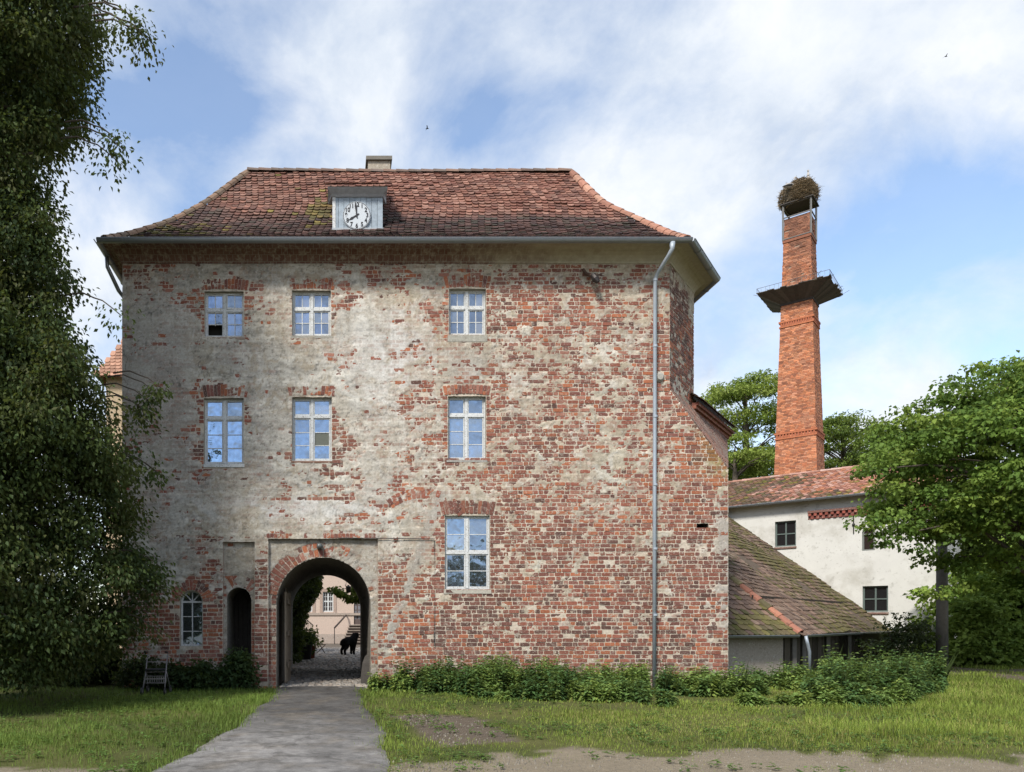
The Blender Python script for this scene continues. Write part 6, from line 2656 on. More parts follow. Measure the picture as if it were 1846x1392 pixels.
def feather_tree(name, base, crownc, rr, n, label, seed, cols, size=.22):
    """robinia: layered airy sprays"""
    rng = np.random.default_rng(seed)
    e = empty(name, (base[0], base[1], 0))
    tag(e, label, 'tree')
    cc_ = np.array(crownc)
    def fn(p):
        q = (p - cc_) / np.array(rr)
        a = np.arctan2(q[:, 2], q[:, 0])
        d = (1 + .45 * (fbm(a * 2.5 + seed, p[:, 1] * .3, seed, 3) - .5) - np.linalg.norm(q, axis=1)) * 3
        g = fbm(p[:, 0] * .55 + p[:, 1] * .4, p[:, 2] * 1.3, seed + 5, 3)
        return np.where(g < .49, -1, d)
    lo, hi = cc_ - np.array(rr) * 1.3, cc_ + np.array(rr) * 1.3
    lo[2] = max(lo[2], .5)
    ce = sample_crown(n, fn, (lo, hi), rng, .7)
    leaf_obj('crown', [crown_leaves(ce, .55, 55, size * .9, size * .42, cols, .35, .42, rng=rng)], M_LEAFL, e)
    m = MB()
    m.tube([(base[0], base[1], -.2), (base[0] + .1, base[1], cc_[2] * .5), (cc_[0], cc_[1], cc_[2]), (cc_[0], cc_[1], cc_[2] + rr[2] * .7)], [.3, .24, .16, .03], 8)
    for k in rng.choice(len(ce), 46, replace=False):
        c = ce[k]
        zb = max(cc_[2] * .35, c[2] - .5 * math.hypot(c[0] - cc_[0], c[1] - cc_[1]))
        limb_tubes(m, (cc_[0], cc_[1], min(zb, cc_[2] + rr[2] * .5)), 0, [(c, .05)], int(k))
    m.build('trunk', M_BARK, e, smooth=True)


ROB = [(.20, .28, .055), (.25, .33, .07), (.16, .23, .05), (.28, .35, .09)]
c = P(1345, 770, 50)
feather_tree('robinia_tree', (c.x, 50), (c.x, 50, c.z - .2), (3.1, 3.0, 4.0), 400, 'airy light green tree just left of the tall chimney', 71, ROB)
c = P(1325, 850, 46)
feather_tree('robinia_tree', (c.x, 46), (c.x, 46, c.z - .5), (2.6, 2.2, 2.8), 240, 'low bright green tree at the gatehouse corner below the airy one', 72, ROB)
c = P(1520, 790, 52)
feather_tree('robinia_tree', (c.x, 52), (c.x, 52, c.z - .6), (2.6, 2.8, 2.4), 260, 'flat-topped green tree just right of the tall chimney', 73, [(.16, .23, .05), (.20, .27, .06), (.12, .18, .045)])
c = P(1585, 820, 56)
feather_tree('robinia_tree', (c.x, 56), (c.x, 56, c.z - 1.0), (2.6, 2.5, 2.6), 220, 'dull green tree between the chimney and the maple', 74, [(.10, .16, .045), (.13, .19, .05)])

# ---- nettles and weeds along the wall: one mass
rng3 = np.random.default_rng(81)
fe_px = np.array([652, 700, 800, 900, 1000, 1150, 1300, 1480, 1640, 1700])
fe_d = np.array([17.6, 17.0, 16.3, 15.6, 15.2, 14.7, 14.5, 14.5, 14.9, 17.5])
sx, sy, sh_ = [], [], []
n_st = 0
while n_st < 4300:
    px = rng3.uniform(650, 1700, 4000)
    d = rng3.uniform(14.3, 21.5, 4000)
    fr = np.interp(px, fe_px, fe_d) + (fbm(px * .02, 1.0, 1201, 3) - .5) * 2.4
    bkk = np.where(px < 1310, 18.35, np.interp(px, [1310, 1440, 1520, 1600, 1700], [20.9, 21.8, 21.5, 21, 20]))
    x = (px - CX) * d / F
    ok = (d > fr) & (d < bkk) & ~((px < 690) & (d > 18.2)) & (rng3.random(4000) < np.clip(1.25 - (d - fr) * .22, .3, 1))
    ok &= ~((np.abs(px - 1176) < 11) & (d < 18.0))
    ok &= fbm(x * .9, d * .9, 1207, 3) > np.where((px > 1180) & (px < 1480), .52, .42)
    sx.append(x[ok])
    sy.append(d[ok])
    n_st += int(ok.sum())
sx, sy = np.concatenate(sx)[:4300], np.concatenate(sy)[:4300]
spx = sx * F / sy + CX
frn = np.interp(spx, fe_px, fe_d)
hh = (.42 + .55 * fbm(sx * .9, sy * .9, 1211, 3)) * rng3.uniform(.65, 1.15, len(sx)) * np.clip(.5 + (sy - frn) * .5, .5, 1.0)
hh *= np.clip(.2 + 2.3 * (fbm(sx * 1.7, sy * 1.7, 1213, 3) - .22), .25, 1.6)
hh *= .88
hh *= np.where((spx > 1180) & (spx < 1480), .8, 1.0) * np.where(spx > 1490, 1.2, 1.0)
per = 18
k = np.tile(np.arange(per), len(sx))
X, Y, H = np.repeat(sx, per), np.repeat(sy, per), np.repeat(hh, per)
lx, ly = np.repeat(rng3.normal(0, .16, len(sx)), per), np.repeat(rng3.normal(0, .16, len(sx)), per)
fz_ = (.12 + .88 * (k // 2 * 2 + 1) / per)
ang = np.repeat(rng3.uniform(0, 6.28, len(sx)), per) + (k // 2) * 1.571 + (k % 2) * math.pi + rng3.normal(0, .25, len(X))
pos = np.stack([X + lx * fz_ ** 2 * H, Y + ly * fz_ ** 2 * H, H * fz_], 1)
ax = np.stack([np.cos(ang), np.sin(ang), -.35 + rng3.normal(0, .2, len(X)) + fz_ * .45], 1)
up = np.stack([rng3.normal(0, .25, len(X)), rng3.normal(0, .25, len(X)), np.ones(len(X))], 1)
lsz = (.150 - .06 * fz_) * rng3.uniform(.8, 1.25, len(X))
wc = np.array([(.075, .145, .05), (.095, .175, .058), (.055, .11, .04), (.13, .19, .055)])
cl = wc[np.repeat(rng3.integers(0, 4, len(sx)), per)] * rng3.uniform(.75, 1.3, (len(X), 1))
lt = np.clip((fbm(X * 1.1, Y * 1.1, 1221, 3) - .46) * 7, 0, 1)[:, None]
cl = cl * (1 + .45 * lt) + np.array([[.06, .045, .0]]) * lt
lf = leaves(pos, ax, up, lsz, lsz * .52, cl)
# stems as thin blades
sp = np.stack([sx, sy, np.zeros_like(sx) - .02], 1)
sa = np.stack([rng3.normal(0, .16, len(sx)), rng3.normal(0, .16, len(sx)), np.ones(len(sx))], 1)
stl = leaves(sp, sa, np.tile(np.array([[0., 1, .1]]), (len(sx), 1)), hh * 1.02, .012, np.tile(np.array([[.06, .09, .03]]), (len(sx), 1)), .3)
tag(leaf_obj('weeds', [lf, stl], M_LEAF, None), 'thick bed of stinging nettles and weeds along the foot of the brick wall', 'weeds', kind='stuff')


# ---- grass
rng4 = np.random.default_rng(91)
NB = 230000
d = np.exp(rng4.uniform(math.log(7.6), math.log(27.0), NB * 3))
x = rng4.uniform(-13.5, 18.0, NB * 3)
# denser sampling where the frame looks
inv = np.abs(x) < d * .70 + .6
x, d = x[inv], d[inv]
xo = x
x = xo + .2345 * d
el, er = drive_edges(d)
lo = fbm(x * .7, d * .7, 1301, 4)
ins = np.minimum(x - el, er - x)
ok = ~((ins > np.abs(rng4.normal(0, .13, len(x)))) & (d < 18.6))
bare = bare_soil(x + rng4.normal(0, .13, len(x)), d + rng4.normal(0, .22, len(x)))
tuft = fbm(x * 2.4, d * 2.4, 1307, 3)
ok &= ~bare | ((tuft > .56) & (rng4.random(len(x)) < .6)) | (rng4.random(len(x)) < .04)
ok &= ~((d > 18.3) & (xo < 5.3))
ok &= ~((d > 20.3) & (xo > 5.2) & (xo < 9.5))
ok &= ~((xo < -9) & (d > 15.0) & (rng4.random(len(x)) < .6))
thin = rng4.random(len(x)) < np.clip(.45 + 2.6 * (lo - .42), .12, 1)
ok &= thin
x, d, lo, bare, xo = x[ok][:NB], d[ok][:NB], lo[ok][:NB], bare[ok][:NB], xo[ok][:NB]
n = len(x)
print('grass blades', n)
px = x * F / d + CX
left = xo < -2.2
h = np.where(left, .085, .058) * (.6 + 1.0 * fbm(x * 1.2, d * 1.2, 1311, 3)) * rng4.uniform(.5, 1.5, n)
h = h * np.where((px > 1450) & (d > 10.5), 1.9, 1.0) * np.where(d < 9.6, .75, 1.0) * np.where(bare, .5, 1.0)
h *= np.where((xo > -3.4) & (xo < -1.9) & (d < 13.5), 1.15, 1)
wdt = rng4.uniform(.0045, .0085, n) * np.clip(d / 11, .8, 2.0)
an_ = rng4.uniform(0, 6.283, n)
lean = rng4.uniform(.1, .75, n) * h
sd = np.stack([-np.sin(an_), np.cos(an_), np.zeros(n)], 1)
ld = np.stack([np.cos(an_), np.sin(an_), np.zeros(n)], 1)
base = np.stack([x, d, np.full(n, -.02)], 1)
v = np.empty((n, 5, 3))
v[:, 0] = base + sd * wdt[:, None] * .5
v[:, 1] = base - sd * wdt[:, None] * .5
mid = base + ld * (lean * .35)[:, None]
mid[:, 2] += h * .62
v[:, 2] = mid - sd * wdt[:, None] * .38
v[:, 3] = mid + sd * wdt[:, None] * .38
tip = base + ld * lean[:, None]
tip[:, 2] += h * rng4.uniform(.8, 1.05, n)
v[:, 4] = tip
b = np.arange(n) * 5
quads = np.stack([b, b + 1, b + 2, b + 3], 1)
tris = np.stack([b + 3, b + 2, b + 4], 1)
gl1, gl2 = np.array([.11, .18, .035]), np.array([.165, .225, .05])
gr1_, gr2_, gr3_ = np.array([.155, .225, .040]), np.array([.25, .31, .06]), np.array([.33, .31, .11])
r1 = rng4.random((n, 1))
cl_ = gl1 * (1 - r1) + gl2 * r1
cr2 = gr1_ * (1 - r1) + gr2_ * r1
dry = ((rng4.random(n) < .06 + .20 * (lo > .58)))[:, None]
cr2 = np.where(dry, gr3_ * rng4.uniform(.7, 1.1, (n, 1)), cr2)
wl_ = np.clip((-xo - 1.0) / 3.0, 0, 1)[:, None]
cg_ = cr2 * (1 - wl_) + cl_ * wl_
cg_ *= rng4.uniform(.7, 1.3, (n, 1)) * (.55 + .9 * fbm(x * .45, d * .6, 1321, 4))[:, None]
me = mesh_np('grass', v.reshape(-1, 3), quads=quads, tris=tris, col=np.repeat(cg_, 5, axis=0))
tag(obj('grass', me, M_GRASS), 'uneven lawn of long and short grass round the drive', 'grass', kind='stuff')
# pebbles on the bare ground and broad weeds in the lawn
m = MB()
for _ in range(9000):
    dd_ = random.uniform(7.8, 13.2)
    xx = random.uniform(-2.2, 9.5) + .2345 * dd_
    if not bool(bare_soil(xx, dd_)):
        continue
    r = random.uniform(.003, .012) * random.choice((1, 1, 1, 1.8))
    k = random.uniform(.6, 1.2)
    z0_ = .012
    m.add([(xx - r, dd_, z0_ - .02), (xx, dd_ - r, z0_ - .02), (xx + r, dd_, z0_ - .02), (xx, dd_ + r, z0_ - .02), (xx + r * .2, dd_, z0_ + r * .5)], [(0, 1, 4), (1, 2, 4), (2, 3, 4), (3, 0, 4)], (.20 * k, .18 * k, .15 * k))
tag(m.build('gravel', M_STONE, None), 'loose pebbles scattered over the bare soil and gravel strip', 'gravel', kind='stuff')

# clover and plantain rosettes in the lawn
rng7 = np.random.default_rng(97)
nr7 = 2600
d7 = np.exp(rng7.uniform(math.log(7.9), math.log(17.5), nr7))
x7 = rng7.uniform(-9, 11, nr7) + .2345 * d7
e1_, e2_ = drive_edges(d7)
k7 = ~((x7 > e1_) & (x7 < e2_)) & (fbm(x7 * .9, d7 * .9, 1501, 3) > .47)
x7, d7 = x7[k7], d7[k7]
p7 = 9
X7, D7 = np.repeat(x7, p7), np.repeat(d7, p7)
a7 = rng7.uniform(0, 6.283, len(X7))
pos7 = np.stack([X7 + rng7.normal(0, .03, len(X7)), D7 + rng7.normal(0, .03, len(X7)), rng7.uniform(.01, .07, len(X7))], 1)
ax7 = np.stack([np.cos(a7), np.sin(a7), rng7.uniform(-.1, .5, len(X7))], 1)
sz7 = rng7.uniform(.03, .075, len(X7))
c7 = np.array([[.10, .17, .045]]) * rng7.uniform(.6, 1.4, (len(X7), 1))
tag(leaf_obj('lawn_weeds', [leaves(pos7, ax7, np.tile(np.array([[0., 0, 1]]), (len(X7), 1)), sz7, sz7 * .6, c7)], M_LEAF, None), 'clover and plantain leaves scattered through the lawn', 'weeds', kind='stuff')

# ---- wood across the field behind the photographer (seen in the low window panes)
rng5 = np.random.default_rng(95)
ce = np.stack([rng5.uniform(-70, 70, 900), rng5.uniform(-52, -42, 900), rng5.uniform(.3, 8.5, 900)], 1)
ce = ce[ce[:, 2] < 5 + 6.5 * (fbm(ce[:, 0] * .12, 0.0, 1401, 3))]
tag(leaf_obj('treeline', [crown_leaves(ce, 1.9, 34, .7, .5, [(.03, .05, .018), (.04, .06, .02)], .4, .7, rng=rng5)], M_LEAF, None), 'far belt of trees across the field', 'treeline', kind='stuff')

# ================================================================== utility pole
up_ = empty('utility_pole', P(1698, 1203, 26.7))
up_.location.z = 0
tag(up_, 'weathered grey wooden utility pole half hidden by the maple', 'pole')
m = MB()
pb = P(1698, 1203, 26.7)
m.tube([(pb.x, 26.7, -.2), (pb.x + .01, 26.7, 2.0), (pb.x - .02, 26.7, 6.1)], [.185, .175, .155], 14, (.12, .112, .10))
m.build('shaft', M_WOOD, up_, smooth=True)
m = MB()
m.lathe([(.17, 0), (.10, .10), (.02, .16)], (pb.x - .02, 26.7, 6.1), 14, (.22, .22, .22))
m.build('cap', M_METAL, up_)

# ================================================================== wheeled walker
wk = empty('wheeled_walker', P(280, 1252, 16.6))
wk.location.z = 0
tag(wk, 'folded grey wheeled walker standing in the grass by the wall', 'walker')
wx, wy = wk.location.x, 16.7
TU = (.20, .19, .20)
for s in (-1, 1):
    m = MB()
    x_ = wx + s * .25
    m.tube([(x_ - s * .01, wy - .26, .10), (x_ - s * .03, wy - .10, .42), (x_ - s * .03, wy + .12, .86), (x_ - s * .03, wy + .10, .93), (x_ - s * .03, wy - .02, .94)], .014, 7, TU)
    m.build('side_frame', M_METAL, wk, smooth=True)
    m = MB()
    m.tube([(x_, wy + .26, .10), (x_ - s * .02, wy + .12, .34), (x_ - s * .03, wy - .02, .52)], .013, 7, TU)
    m.build('leg', M_METAL, wk, smooth=True)
    m = MB()
    m.tube([(x_ - s * .03, wy + .10, .935), (x_ - s * .03, wy - .10, .945)], .019, 8, (.02, .02, .02))
    m.build('handle', M_METAL, wk, smooth=True)
    for yy in (-.27, .27):
        m = MB()
        m.lathe([(.055, -.016), (.085, -.018), (.095, 0), (.085, .018), (.055, .016)], (0, 0, 0), 16, (.02, .02, .02))
        o = m.build('wheel', M_METAL, wk)
        o.data.transform(Matrix.Translation((x_, wy + yy, .095)) @ Matrix.Rotation(math.pi / 2, 4, 'Y'))
        h_ = MB()
        h_.lathe([(.02, -.02), (.05, -.012), (.05, .012), (.02, .02)], (0, 0, 0), 10, (.2, .2, .2))
        oh = h_.build('hub', M_METAL, o)
        oh.data.transform(Matrix.Translation((x_, wy + yy, .095)) @ Matrix.Rotation(math.pi / 2, 4, 'Y'))
for (yy, zz) in ((-.13, .36), (.02, .55), (.06, .72), (-.02, .50)):
    m = MB()
    m.tube([(wx - .23, wy + yy, zz), (wx + .23, wy + yy, zz + .01)], .011, 6, (.34, .31, .30))
    m.build('cross_bar', M_METAL, wk)
m = MB()
m.box(wx - .21, wx + .21, wy - .14, wy + .14, .545, .575, (.025, .025, .028))
m.build('seat', M_PAINT, wk)
m = MB()
bz0, bz1 = .27, .42
for k in range(9):
    xx = wx - .2 + .4 * k / 8
    m.tube([(xx, wy - .2, bz1), (xx, wy - .18, bz0), (xx, wy + .05, bz0), (xx, wy + .07, bz1)], .0045, 4, (.22, .21, .2))
for (yy, zz) in ((-.2, bz1), (-.19, .35), (-.18, bz0), (-.06, bz0), (.05, bz0), (.07, bz1)):
    m.tube([(wx - .2, wy + yy, zz), (wx + .2, wy + yy, zz)], .0045, 4, (.22, .21, .2))
m.build('wire_basket', M_METAL, wk)

# ================================================================== courtyard seen through the gateway
CD = 56.0
chs = empty('courtyard_house', (0, CD, 0))
tag(chs, 'pale pink plastered house across the courtyard seen through the gateway', 'house')
TCH = Frame((0, CD, 0), (1, 0, 0), (0, 0, 1), (0, -1, 0))


def chp(px, py):
    p = P(px, py, CD)
    return p.x, p.z


def chr_(px0, px1, py0, py1):
    a, b = chp(px0, py1)
    c, d_ = chp(px1, py0)
    return (a, c, b, d_)


cw = [chr_(582, 601, 1067, 1103), chr_(545, 563, 1067, 1103), chr_(508, 526, 1067, 1103), chr_(582, 601, 985, 1024), chr_(545, 563, 985, 1024)]
cdoor = chr_(638, 651, 1078, 1126)
m = MB()
Hh = 9.5
outl = [(-13, -.2), (9, -.2), (9, Hh), (-13, Hh)]
hl_ = [rect(*w) for w in cw] + [rect(*cdoor)]
flat_with_holes(m, TCH, outl, hl_, 0, (.50, .40, .34))
for h_ in hl_:
    reveal(m, TCH, h_, 0, -.25, (.42, .35, .30))
m.add([(-13, CD, -.2), (-13, CD + 9, -.2), (-13, CD + 9, Hh), (-13, CD, Hh)], [(0, 1, 2, 3)], (.5, .4, .34))
m.add([(9, CD, -.2), (9, CD, Hh), (9, CD + 9, Hh), (9, CD + 9, -.2)], [(0, 1, 2, 3)], (.5, .4, .34))
m.build('wall', M_PLASTER, chs)
m = MB()
m.add([(-13.4, CD - .4, Hh), (9.4, CD - .4, Hh), (7, CD + 4.5, Hh + 4), (-11, CD + 4.5, Hh + 4), (-13.4, CD + 9.4, Hh), (9.4, CD + 9.4, Hh)], [(0, 1, 2, 3), (3, 2, 5, 4), (1, 5, 2), (0, 3, 4)], (.22, .10, .07))
m.build('roof', M_TILE, chs)
MB().box(-13, 9, CD - .07, CD + .01, chp(0, 1107)[1] - .1, chp(0, 1107)[1] + .08, (.34, .28, .24)).build('string_course', M_PLASTER, chs)
m = MB()
MB().box(-13, 9, CD - .05, CD + .01, -.2, chp(0, 1143)[1], (.36, .30, .26)).build('plinth', M_PLASTER, chs)
for w in cw:
    x0, x1, z0, z1 = w
    m = MB()
    xm, zm = (x0 + x1) / 2, z0 + (z1 - z0) * .52
    for a, b_, c, d_ in ((x0, x0 + .08, z0, z1), (x1 - .08, x1, z0, z1), (x0, x1, z0, z0 + .08), (x0, x1, z1 - .08, z1), (xm - .05, xm + .05, z0, z1), (x0, x1, zm - .05, zm + .05)):
        j = random.uniform(0, .004)
        m.box(a, b_, CD + .08 - j, CD + .14, c, d_)
    for (a, b_) in ((x0, xm), (xm, x1)):
        m.box((a + b_) / 2 - .015, (a + b_) / 2 + .015, CD + .09, CD + .13, z0, z1)
        for q in (.25, .76):
            zz = z0 + (z1 - z0) * q
            m.box(a, b_, CD + .092, CD + .128, zz - .015, zz + .015)
    o = m.build('window', M_WHITEP, chs)
    MB().add([(x0, CD + .12, z0), (x1, CD + .12, z0), (x1, CD + .12, z1), (x0, CD + .12, z1)], [(0, 1, 2, 3)], (.06, .05, .05)).build('pane', M_PGL, o)
    m = MB()
    for a, b_, c, d_ in ((x0 - .22, x0, z0 - .1, z1 + .22), (x1, x1 + .22, z0 - .1, z1 + .22), (x0, x1, z1, z1 + .22)):
        m.box(a, b_, CD - .04, CD + .02, c, d_, (.36, .27, .225))
    m.build('surround', M_PLASTER, o)
x0, x1, z0, z1 = cdoor
m = MB()
m.box(x0, x1, CD + .12, CD + .18, z0, z1, (.10, .075, .07))
dr_ = m.build('door', M_WOOD, chs)
for k in range(2):
    for l in range(4):
        a = x0 + (x1 - x0) * (k + .15) / 2
        c = z0 + (z1 - z0) * (.2 + l * .18)
        MB().add([(a, CD + .115, c), (a + .17, CD + .115, c), (a + .17, CD + .115, c + .28), (a, CD + .115, c + .28)], [(0, 1, 2, 3)], (.18, .18, .2)).build('pane', M_PGL, dr_)
# stone steps with handrail
stp = empty('entrance_steps', (2.5, CD - 2, 0))
tag(stp, 'worn stone steps rising to the door of the courtyard house', 'steps')
xs0 = P(612, 0, CD - 3).x
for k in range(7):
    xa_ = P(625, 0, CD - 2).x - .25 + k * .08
    o = MB().box(xa_, 4.3, CD - 2.75 + k * .34, CD - .07, k * .195, (k + 1) * .195 - .06, (.075, .055, .045)).build('step', M_STONE, stp)  # dark riser colour paints in the shade below each tread nosing
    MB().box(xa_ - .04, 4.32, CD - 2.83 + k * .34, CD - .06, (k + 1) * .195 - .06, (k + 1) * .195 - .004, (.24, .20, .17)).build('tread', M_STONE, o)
m = MB()
a, b_ = P(603, 1132, CD - 2.6), P(624, 1109, CD - .3)
m.bar(a, b_, .09, .09, (.06, .05, .05))
m.bar(b_, b_ + Vector((0, .3, 0)), .07, .07, (.06, .05, .05))
m.bar(a, (a.x, a.y, 0), .06, .06, (.06, .05, .05))
m.build('handrail', M_METAL, stp)
# ivy-grown mass on the left side of the yard
iv = empty('ivy_wall', (-2.4, 33, 0))
tag(iv, 'dark mass of ivy hanging inside the courtyard left of the gateway', 'ivy')
rng6 = np.random.default_rng(101)
pv_ = []
for _ in range(900):
    d_ = rng6.uniform(27.2, 36)
    z_ = rng6.uniform(.2, 6.2)
    edge = np.interp(z_, [0, .8, 1.6, 2.3, 3.0, 3.8, 6.2], [531, 537, 541, 550, 571, 575, 570])
    px_ = edge - rng6.uniform(0, 1) ** 1.6 * 42
    pv_.append(((px_ - CX) * d_ / F, d_, z_))
leaf_obj('foliage', [crown_leaves(np.array(pv_), .22, 40, .12, .10, [(.018, .032, .012), (.026, .042, .015), (.035, .055, .018)], .8, .8, rng=rng6)], M_LEAF, iv)
m = MB()
for k in range(6):
    m.tube([(-2.6 - k * .1, 29 + k, -.1), (-2.5 - k * .1, 29 + k, 3), (-2.4, 29 + k, 6)], [.06, .05, .02], 6)
m.build('stems', M_BARK, iv)
# vine with lantern hanging at the right
vn = empty('vine', P(642, 1062, 30))
tag(vn, 'bright green vine hanging at the inner right of the gateway', 'vine')
vp = np.array([P(px_ + rng6.normal(0, 2.2), py_ + rng6.normal(0, 2.2), 30 + rng6.normal(0, .25)) for (px_, py_, n_) in ((600, 1063, 3), (606, 1064, 4), (612, 1066, 4), (618, 1069, 4), (628, 1076, 5), (632, 1080, 6), (640, 1062, 9), (645, 1055, 8), (646, 1070, 10), (648, 1080, 9), (636, 1078, 6), (650, 1050, 8)) for _ in range(n_)])
leaf_obj('foliage', [crown_leaves(vp, .12, 14, .14, .12, [(.17, .24, .05), (.24, .31, .06)], .7, .8, rng=rng6)], M_LEAFL, vn)
m = MB()
m.tube([P(655, 1042, 30), P(646, 1052, 30), P(630, 1060, 30), P(612, 1063, 30), P(598, 1062, 30)], [.025, .02, .016, .012, .006], 5)
m.tube([P(650, 1045, 30), P(648, 1062, 30), P(648, 1085, 30)], [.02, .014, .006], 5)
m.build('stems', M_BARK, vn)
ln_ = empty('lantern', P(628, 1062, 29.6))
tag(ln_, 'small black lantern hanging from a bent bracket inside the gateway', 'lantern')
p_ = P(628, 1062, 29.6)
m = MB()
m.tube([P(650, 1045, 29.6), P(636, 1042, 29.6), P(625, 1046, 29.6), P(623, 1056, 29.6), P(628, 1064, 29.6), P(633, 1068, 29.6)], .018, 6, (.03, .03, .03))
m.build('bracket', M_METAL, ln_, smooth=True)
m = MB()
m.lathe([(.02, .16), (.10, .08), (.085, -.12), (.05, -.15)], p_, 6, (.04, .04, .04))
m.build('housing', M_METAL, ln_)
# pots, chair, railing
def pot(px_, d_, r, h, col, label, plant, seed):
    p = P(px_, 1160, d_)
    e = empty('potted_plant', (p.x, d_, 0))
    tag(e, label, 'potted plant')
    m = MB()
    m.lathe([(r * .72, 0), (r, h), (r * 1.06, h), (r * 1.06, h - .05), (r * .9, h - .06)], (p.x, d_, .01), 14, col)
    m.build('pot', M_PAINT, e, smooth=True)
    rg = np.random.default_rng(seed)
    q = rg.normal(size=(34, 3)) * np.array([r * .9, r * .9, .18]) + np.array([p.x, d_, h + .28])
    leaf_obj('leaves', [crown_leaves(q, .14, 14, .13, .07, plant, .2, .9, rng=rg)], M_LEAFL, e)


pot(540, 33.5, .28, .75, (.10, .21, .16), 'green glazed planter with a leafy plant by the ivy', [(.04, .08, .03), (.06, .10, .03)], 111)
pot(561, 33, .20, .55, (.20, .055, .035), 'terracotta pot with a yellowish plant in the courtyard', [(.14, .17, .04), (.10, .14, .03)], 112)
pot(552, 32, .26, .62, (.03, .03, .035), 'black tub with dark green leaves between the other pots', [(.03, .06, .025), (.05, .08, .03)], 113)
pot(531, 31, .30, .45, (.04, .035, .035), 'low dark pot nearest the open gate leaf', [(.03, .055, .02), (.045, .07, .025)], 114)
gc = empty('garden_chair', P(578, 1150, 38))
tag(gc, 'dark folding garden chair standing beyond the pots', 'chair')
c_ = Vector((gc.location.x, 38, 0))
for s in (-1, 1):
    m = MB()
    m.bar(c_ + Vector((-.22, s * .2, 0)), c_ + Vector((.25, s * .2, .46)), .03, .03, (.04, .035, .03))
    m.bar(c_ + Vector((.22, s * .2, 0)), c_ + Vector((-.28, s * .2, .85)), .03, .03, (.04, .035, .03))
    m.build('leg', M_METAL, gc)
m = MB()
m.box(c_.x - .2, c_.x + .25, c_.y - .22, c_.y + .22, .44, .47, (.08, .06, .045))
m.build('seat', M_WOOD, gc)
m = MB()
m.bar(c_ + Vector((-.24, -.22, .72)), c_ + Vector((-.24, .22, .72)), .03, .16, (.08, .06, .045))
m.build('backrest', M_WOOD, gc)
rl = empty('iron_railing', (P(550, 0, 44).x, 44, 0))
tag(rl, 'sloping iron stair railing in front of the courtyard house', 'railing')
for k in range(9):
    p = P(541 + k * 2.6, 1150, 44)
    zt2 = P(0, 1107 + k * 2.2, 44).z
    MB().bar((p.x, 44, 0), (p.x, 44, zt2), .025, .025, (.03, .03, .03)).build('baluster', M_METAL, rl)
a, b_ = P(540, 1106, 44), P(565, 1128, 44)
MB().bar(a, b_, .05, .05, (.03, .03, .03)).build('handrail', M_METAL, rl)

# ---- dog: skinned skeleton
def skin_mesh(name, verts, edges, radii, mat, sub=2):
    me = bpy.data.meshes.new(name)
    me.from_pydata(verts, edges, [])
    o = bpy.data.objects.new(name, me)
    COL.objects.link(o)
    sm = o.modifiers.new('skin', 'SKIN')
    if not me.skin_vertices:
        bpy.context.view_layer.objects.active = o
    for i_, r in enumerate(radii):
        sv_ = me.skin_vertices[0].data[i_]
        sv_.radius = (r, r)
        sv_.use_root = (i_ == 0)
    ss = o.modifiers.new('sub', 'SUBSURF')
    ss.levels = ss.render_levels = sub
    dg = bpy.context.evaluated_depsgraph_get()
    m2 = bpy.data.meshes.new_from_object(o.evaluated_get(dg))
    bpy.data.objects.remove(o)
    for p in m2.polygons:
        p.use_smooth = True
    m2.materials.clear()
    return m2


# local frame: x forward, y left, z up; shoulder height ~0.66
dv = [(-.30, 0, .60), (-.10, 0, .58), (.12, 0, .56), (.30, 0, .60),           # 0-3 spine: hips, loin, ribs, chest
      (.38, 0, .70), (.45, 0, .82), (.53, 0, .84), (.63, 0, .80),             # 4-7 neck, head, muzzle base, muzzle
      (.28, .10, .46), (.30, .11, .26), (.28, .11, .06), (.33, .11, .025),    # 8-11 front left: elbow, wrist, pastern, paw
      (.28, -.10, .46), (.22, -.11, .27), (.19, -.11, .06), (.24, -.11, .025),
      (-.28, .11, .46), (-.20, .12, .34), (-.37, .12, .20), (-.34, .12, .05), (-.28, .12, .025),   # 16-20 hind left: hip, knee, hock, foot
      (-.28, -.11, .46), (-.24, -.12, .34), (-.42, -.12, .21), (-.41, -.12, .05), (-.35, -.12, .025),
      (-.40, 0, .62), (-.52, 0, .54), (-.56, 0, .40)]                          # 26-28 tail
de = [(0, 1), (1, 2), (2, 3), (3, 4), (4, 5), (5, 6), (6, 7), (3, 8), (8, 9), (9, 10), (10, 11), (3, 12), (12, 13), (13, 14), (14, 15),
      (0, 16), (16, 17), (17, 18), (18, 19), (19, 20), (0, 21), (21, 22), (22, 23), (23, 24), (24, 25), (0, 26), (26, 27), (27, 28)]
drr = [.20, .195, .215, .20, .165, .155, .12, .075, .10, .068, .056, .06, .10, .068, .056, .06, .13, .10, .066, .054, .06, .13, .10, .066, .054, .06, .07, .06, .035]
try:
    dm_ = skin_mesh('dog', dv, de, drr, M_FUR)
    dg_ = obj('dog', dm_, M_FUR)
    ea = MB()
    for s in (-1, 1):
        ea.add([(.40, s * .12, .93), (.50, s * .13, .92), (.46, s * .20, .74), (.38, s * .18, .78), (.44, s * .18, .84)], [(0, 1, 4), (1, 2, 4), (2, 3, 4), (3, 0, 4)])
    ears = ea.build('ear', M_FUR, None)
    ears.parent = dg_
    dpos = P(629, 1181, 36.4)
    dg_.location = (dpos.x, 36.4, .02)
    dg_.rotation_euler = (0, 0, rad(48))
    dg_.scale = (1.08, 1.12, 1.12)
    tag(dg_, 'black shaggy dog standing on the cobbles beyond the gateway looking away', 'dog')
except Exception as ex:
    print('DOG FAILED', ex)

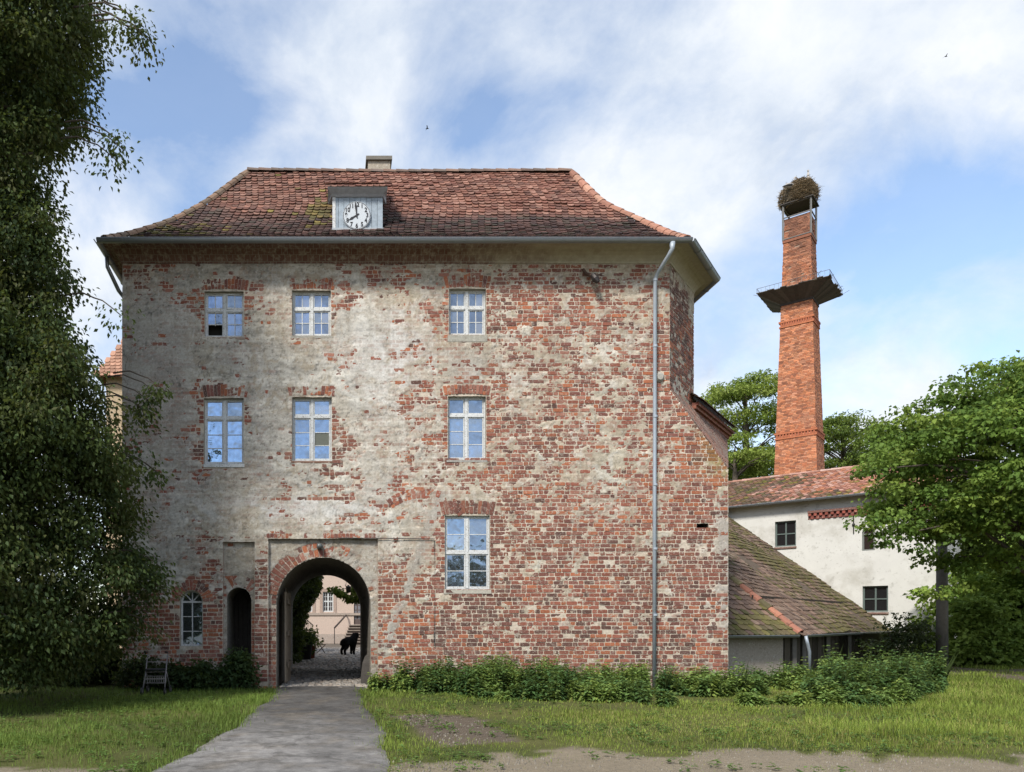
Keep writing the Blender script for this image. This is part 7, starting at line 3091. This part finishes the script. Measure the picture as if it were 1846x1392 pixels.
# ================================================================== house glimpsed behind the tree
nh = empty('neighbour_house', (-8, 33, 0))
tag(nh, 'beige house with red tiled roof glimpsed between tree and gatehouse', 'house')
m = MB()
m.box(-9.3, -5.6, 31, 36, -.2, 11.6, (.42, .33, .22))
m.build('wall', M_PLASTER, nh)
m = MB()
# hipped roof rising to the right behind the gatehouse
m.add([(-9.65, 30.65, 11.5), (-5.3, 30.65, 11.5), (-5.3, 36.3, 11.5), (-9.65, 36.3, 11.5), (-8.2, 33.4, 15.2), (-6.8, 33.4, 15.2)], [(0, 1, 5, 4), (1, 2, 5), (2, 3, 4, 5), (3, 0, 4)], (.26, .13, .085))
nr_ = m.build('roof', M_TILE, nh)
m = MB()
U = Vector((0, 2.75, 3.7)).normalized()
N = Vector((0, -U.z, U.y))
for r_i in range(20):
    x = -9.6 + r_i * .225 * .5965 * 1.45 / 2.75 + (.11 if r_i % 2 else 0)
    while x < -5.4 - r_i * .06:
        kk = random.uniform(.75, 1.25)
        a_v, b_f = tile_geo(Vector((x, 30.65, 11.5)) + U * r_i * .225, Vector((1, 0, 0)), U, N, .22, .4, lift=.05, th=.03)
        m.add(a_v, b_f, (.34 * kk, .19 * kk, .13 * kk))
        x += .22
o = m.build('tile_courses', M_TILE, nr_)
o['kind'] = 'stuff'
for k, z_ in enumerate((2.6, 6.4)):
    for j in range(2):
        x = -8.7 + j * 1.8
        mm = MB()
        for a, b_, c, d_ in ((x, x + .08, z_, z_ + 1.7), (x + 1.0, x + 1.08, z_, z_ + 1.7), (x, x + 1.08, z_, z_ + .08), (x, x + 1.08, z_ + 1.62, z_ + 1.7), (x + .5, x + .58, z_, z_ + 1.7)):
            mm.box(a, b_, 30.95, 31.0, c, d_)
        o = mm.build('window', M_WHITEP, nh)
        MB().add([(x, 30.985, z_), (x + 1.08, 30.985, z_), (x + 1.08, 30.985, z_ + 1.7), (x, 30.985, z_ + 1.7)], [(0, 1, 2, 3)], (.03, .03, .035)).build('pane', M_PGL, o)

# ---- two birds in the sky
for (px_, py_, d_, lab) in ((770, 232, 70, 'tiny dark bird flying over the middle of the roof'), (1705, 102, 80, 'tiny bird high in the sky at the far right')):
    c = P(px_, py_, d_)
    m = MB()
    m.tube([c + Vector((-.14, 0, 0)), c, c + Vector((.18, 0, .01))], [.01, .05, .01], 6, (.03, .03, .035))
    for s in (-1, 1):
        m.add([c + Vector((-.05, 0, .02)), c + Vector((.07, 0, .02)), c + Vector((.0, s * .25, .12)), c + Vector((-.12, s * .42, .05)), c + Vector((-.06, s * .2, .09))], [(0, 1, 2, 4), (4, 2, 3)], (.03, .03, .035))
    tag(m.build('bird', M_PAINT, None), lab, 'bird')
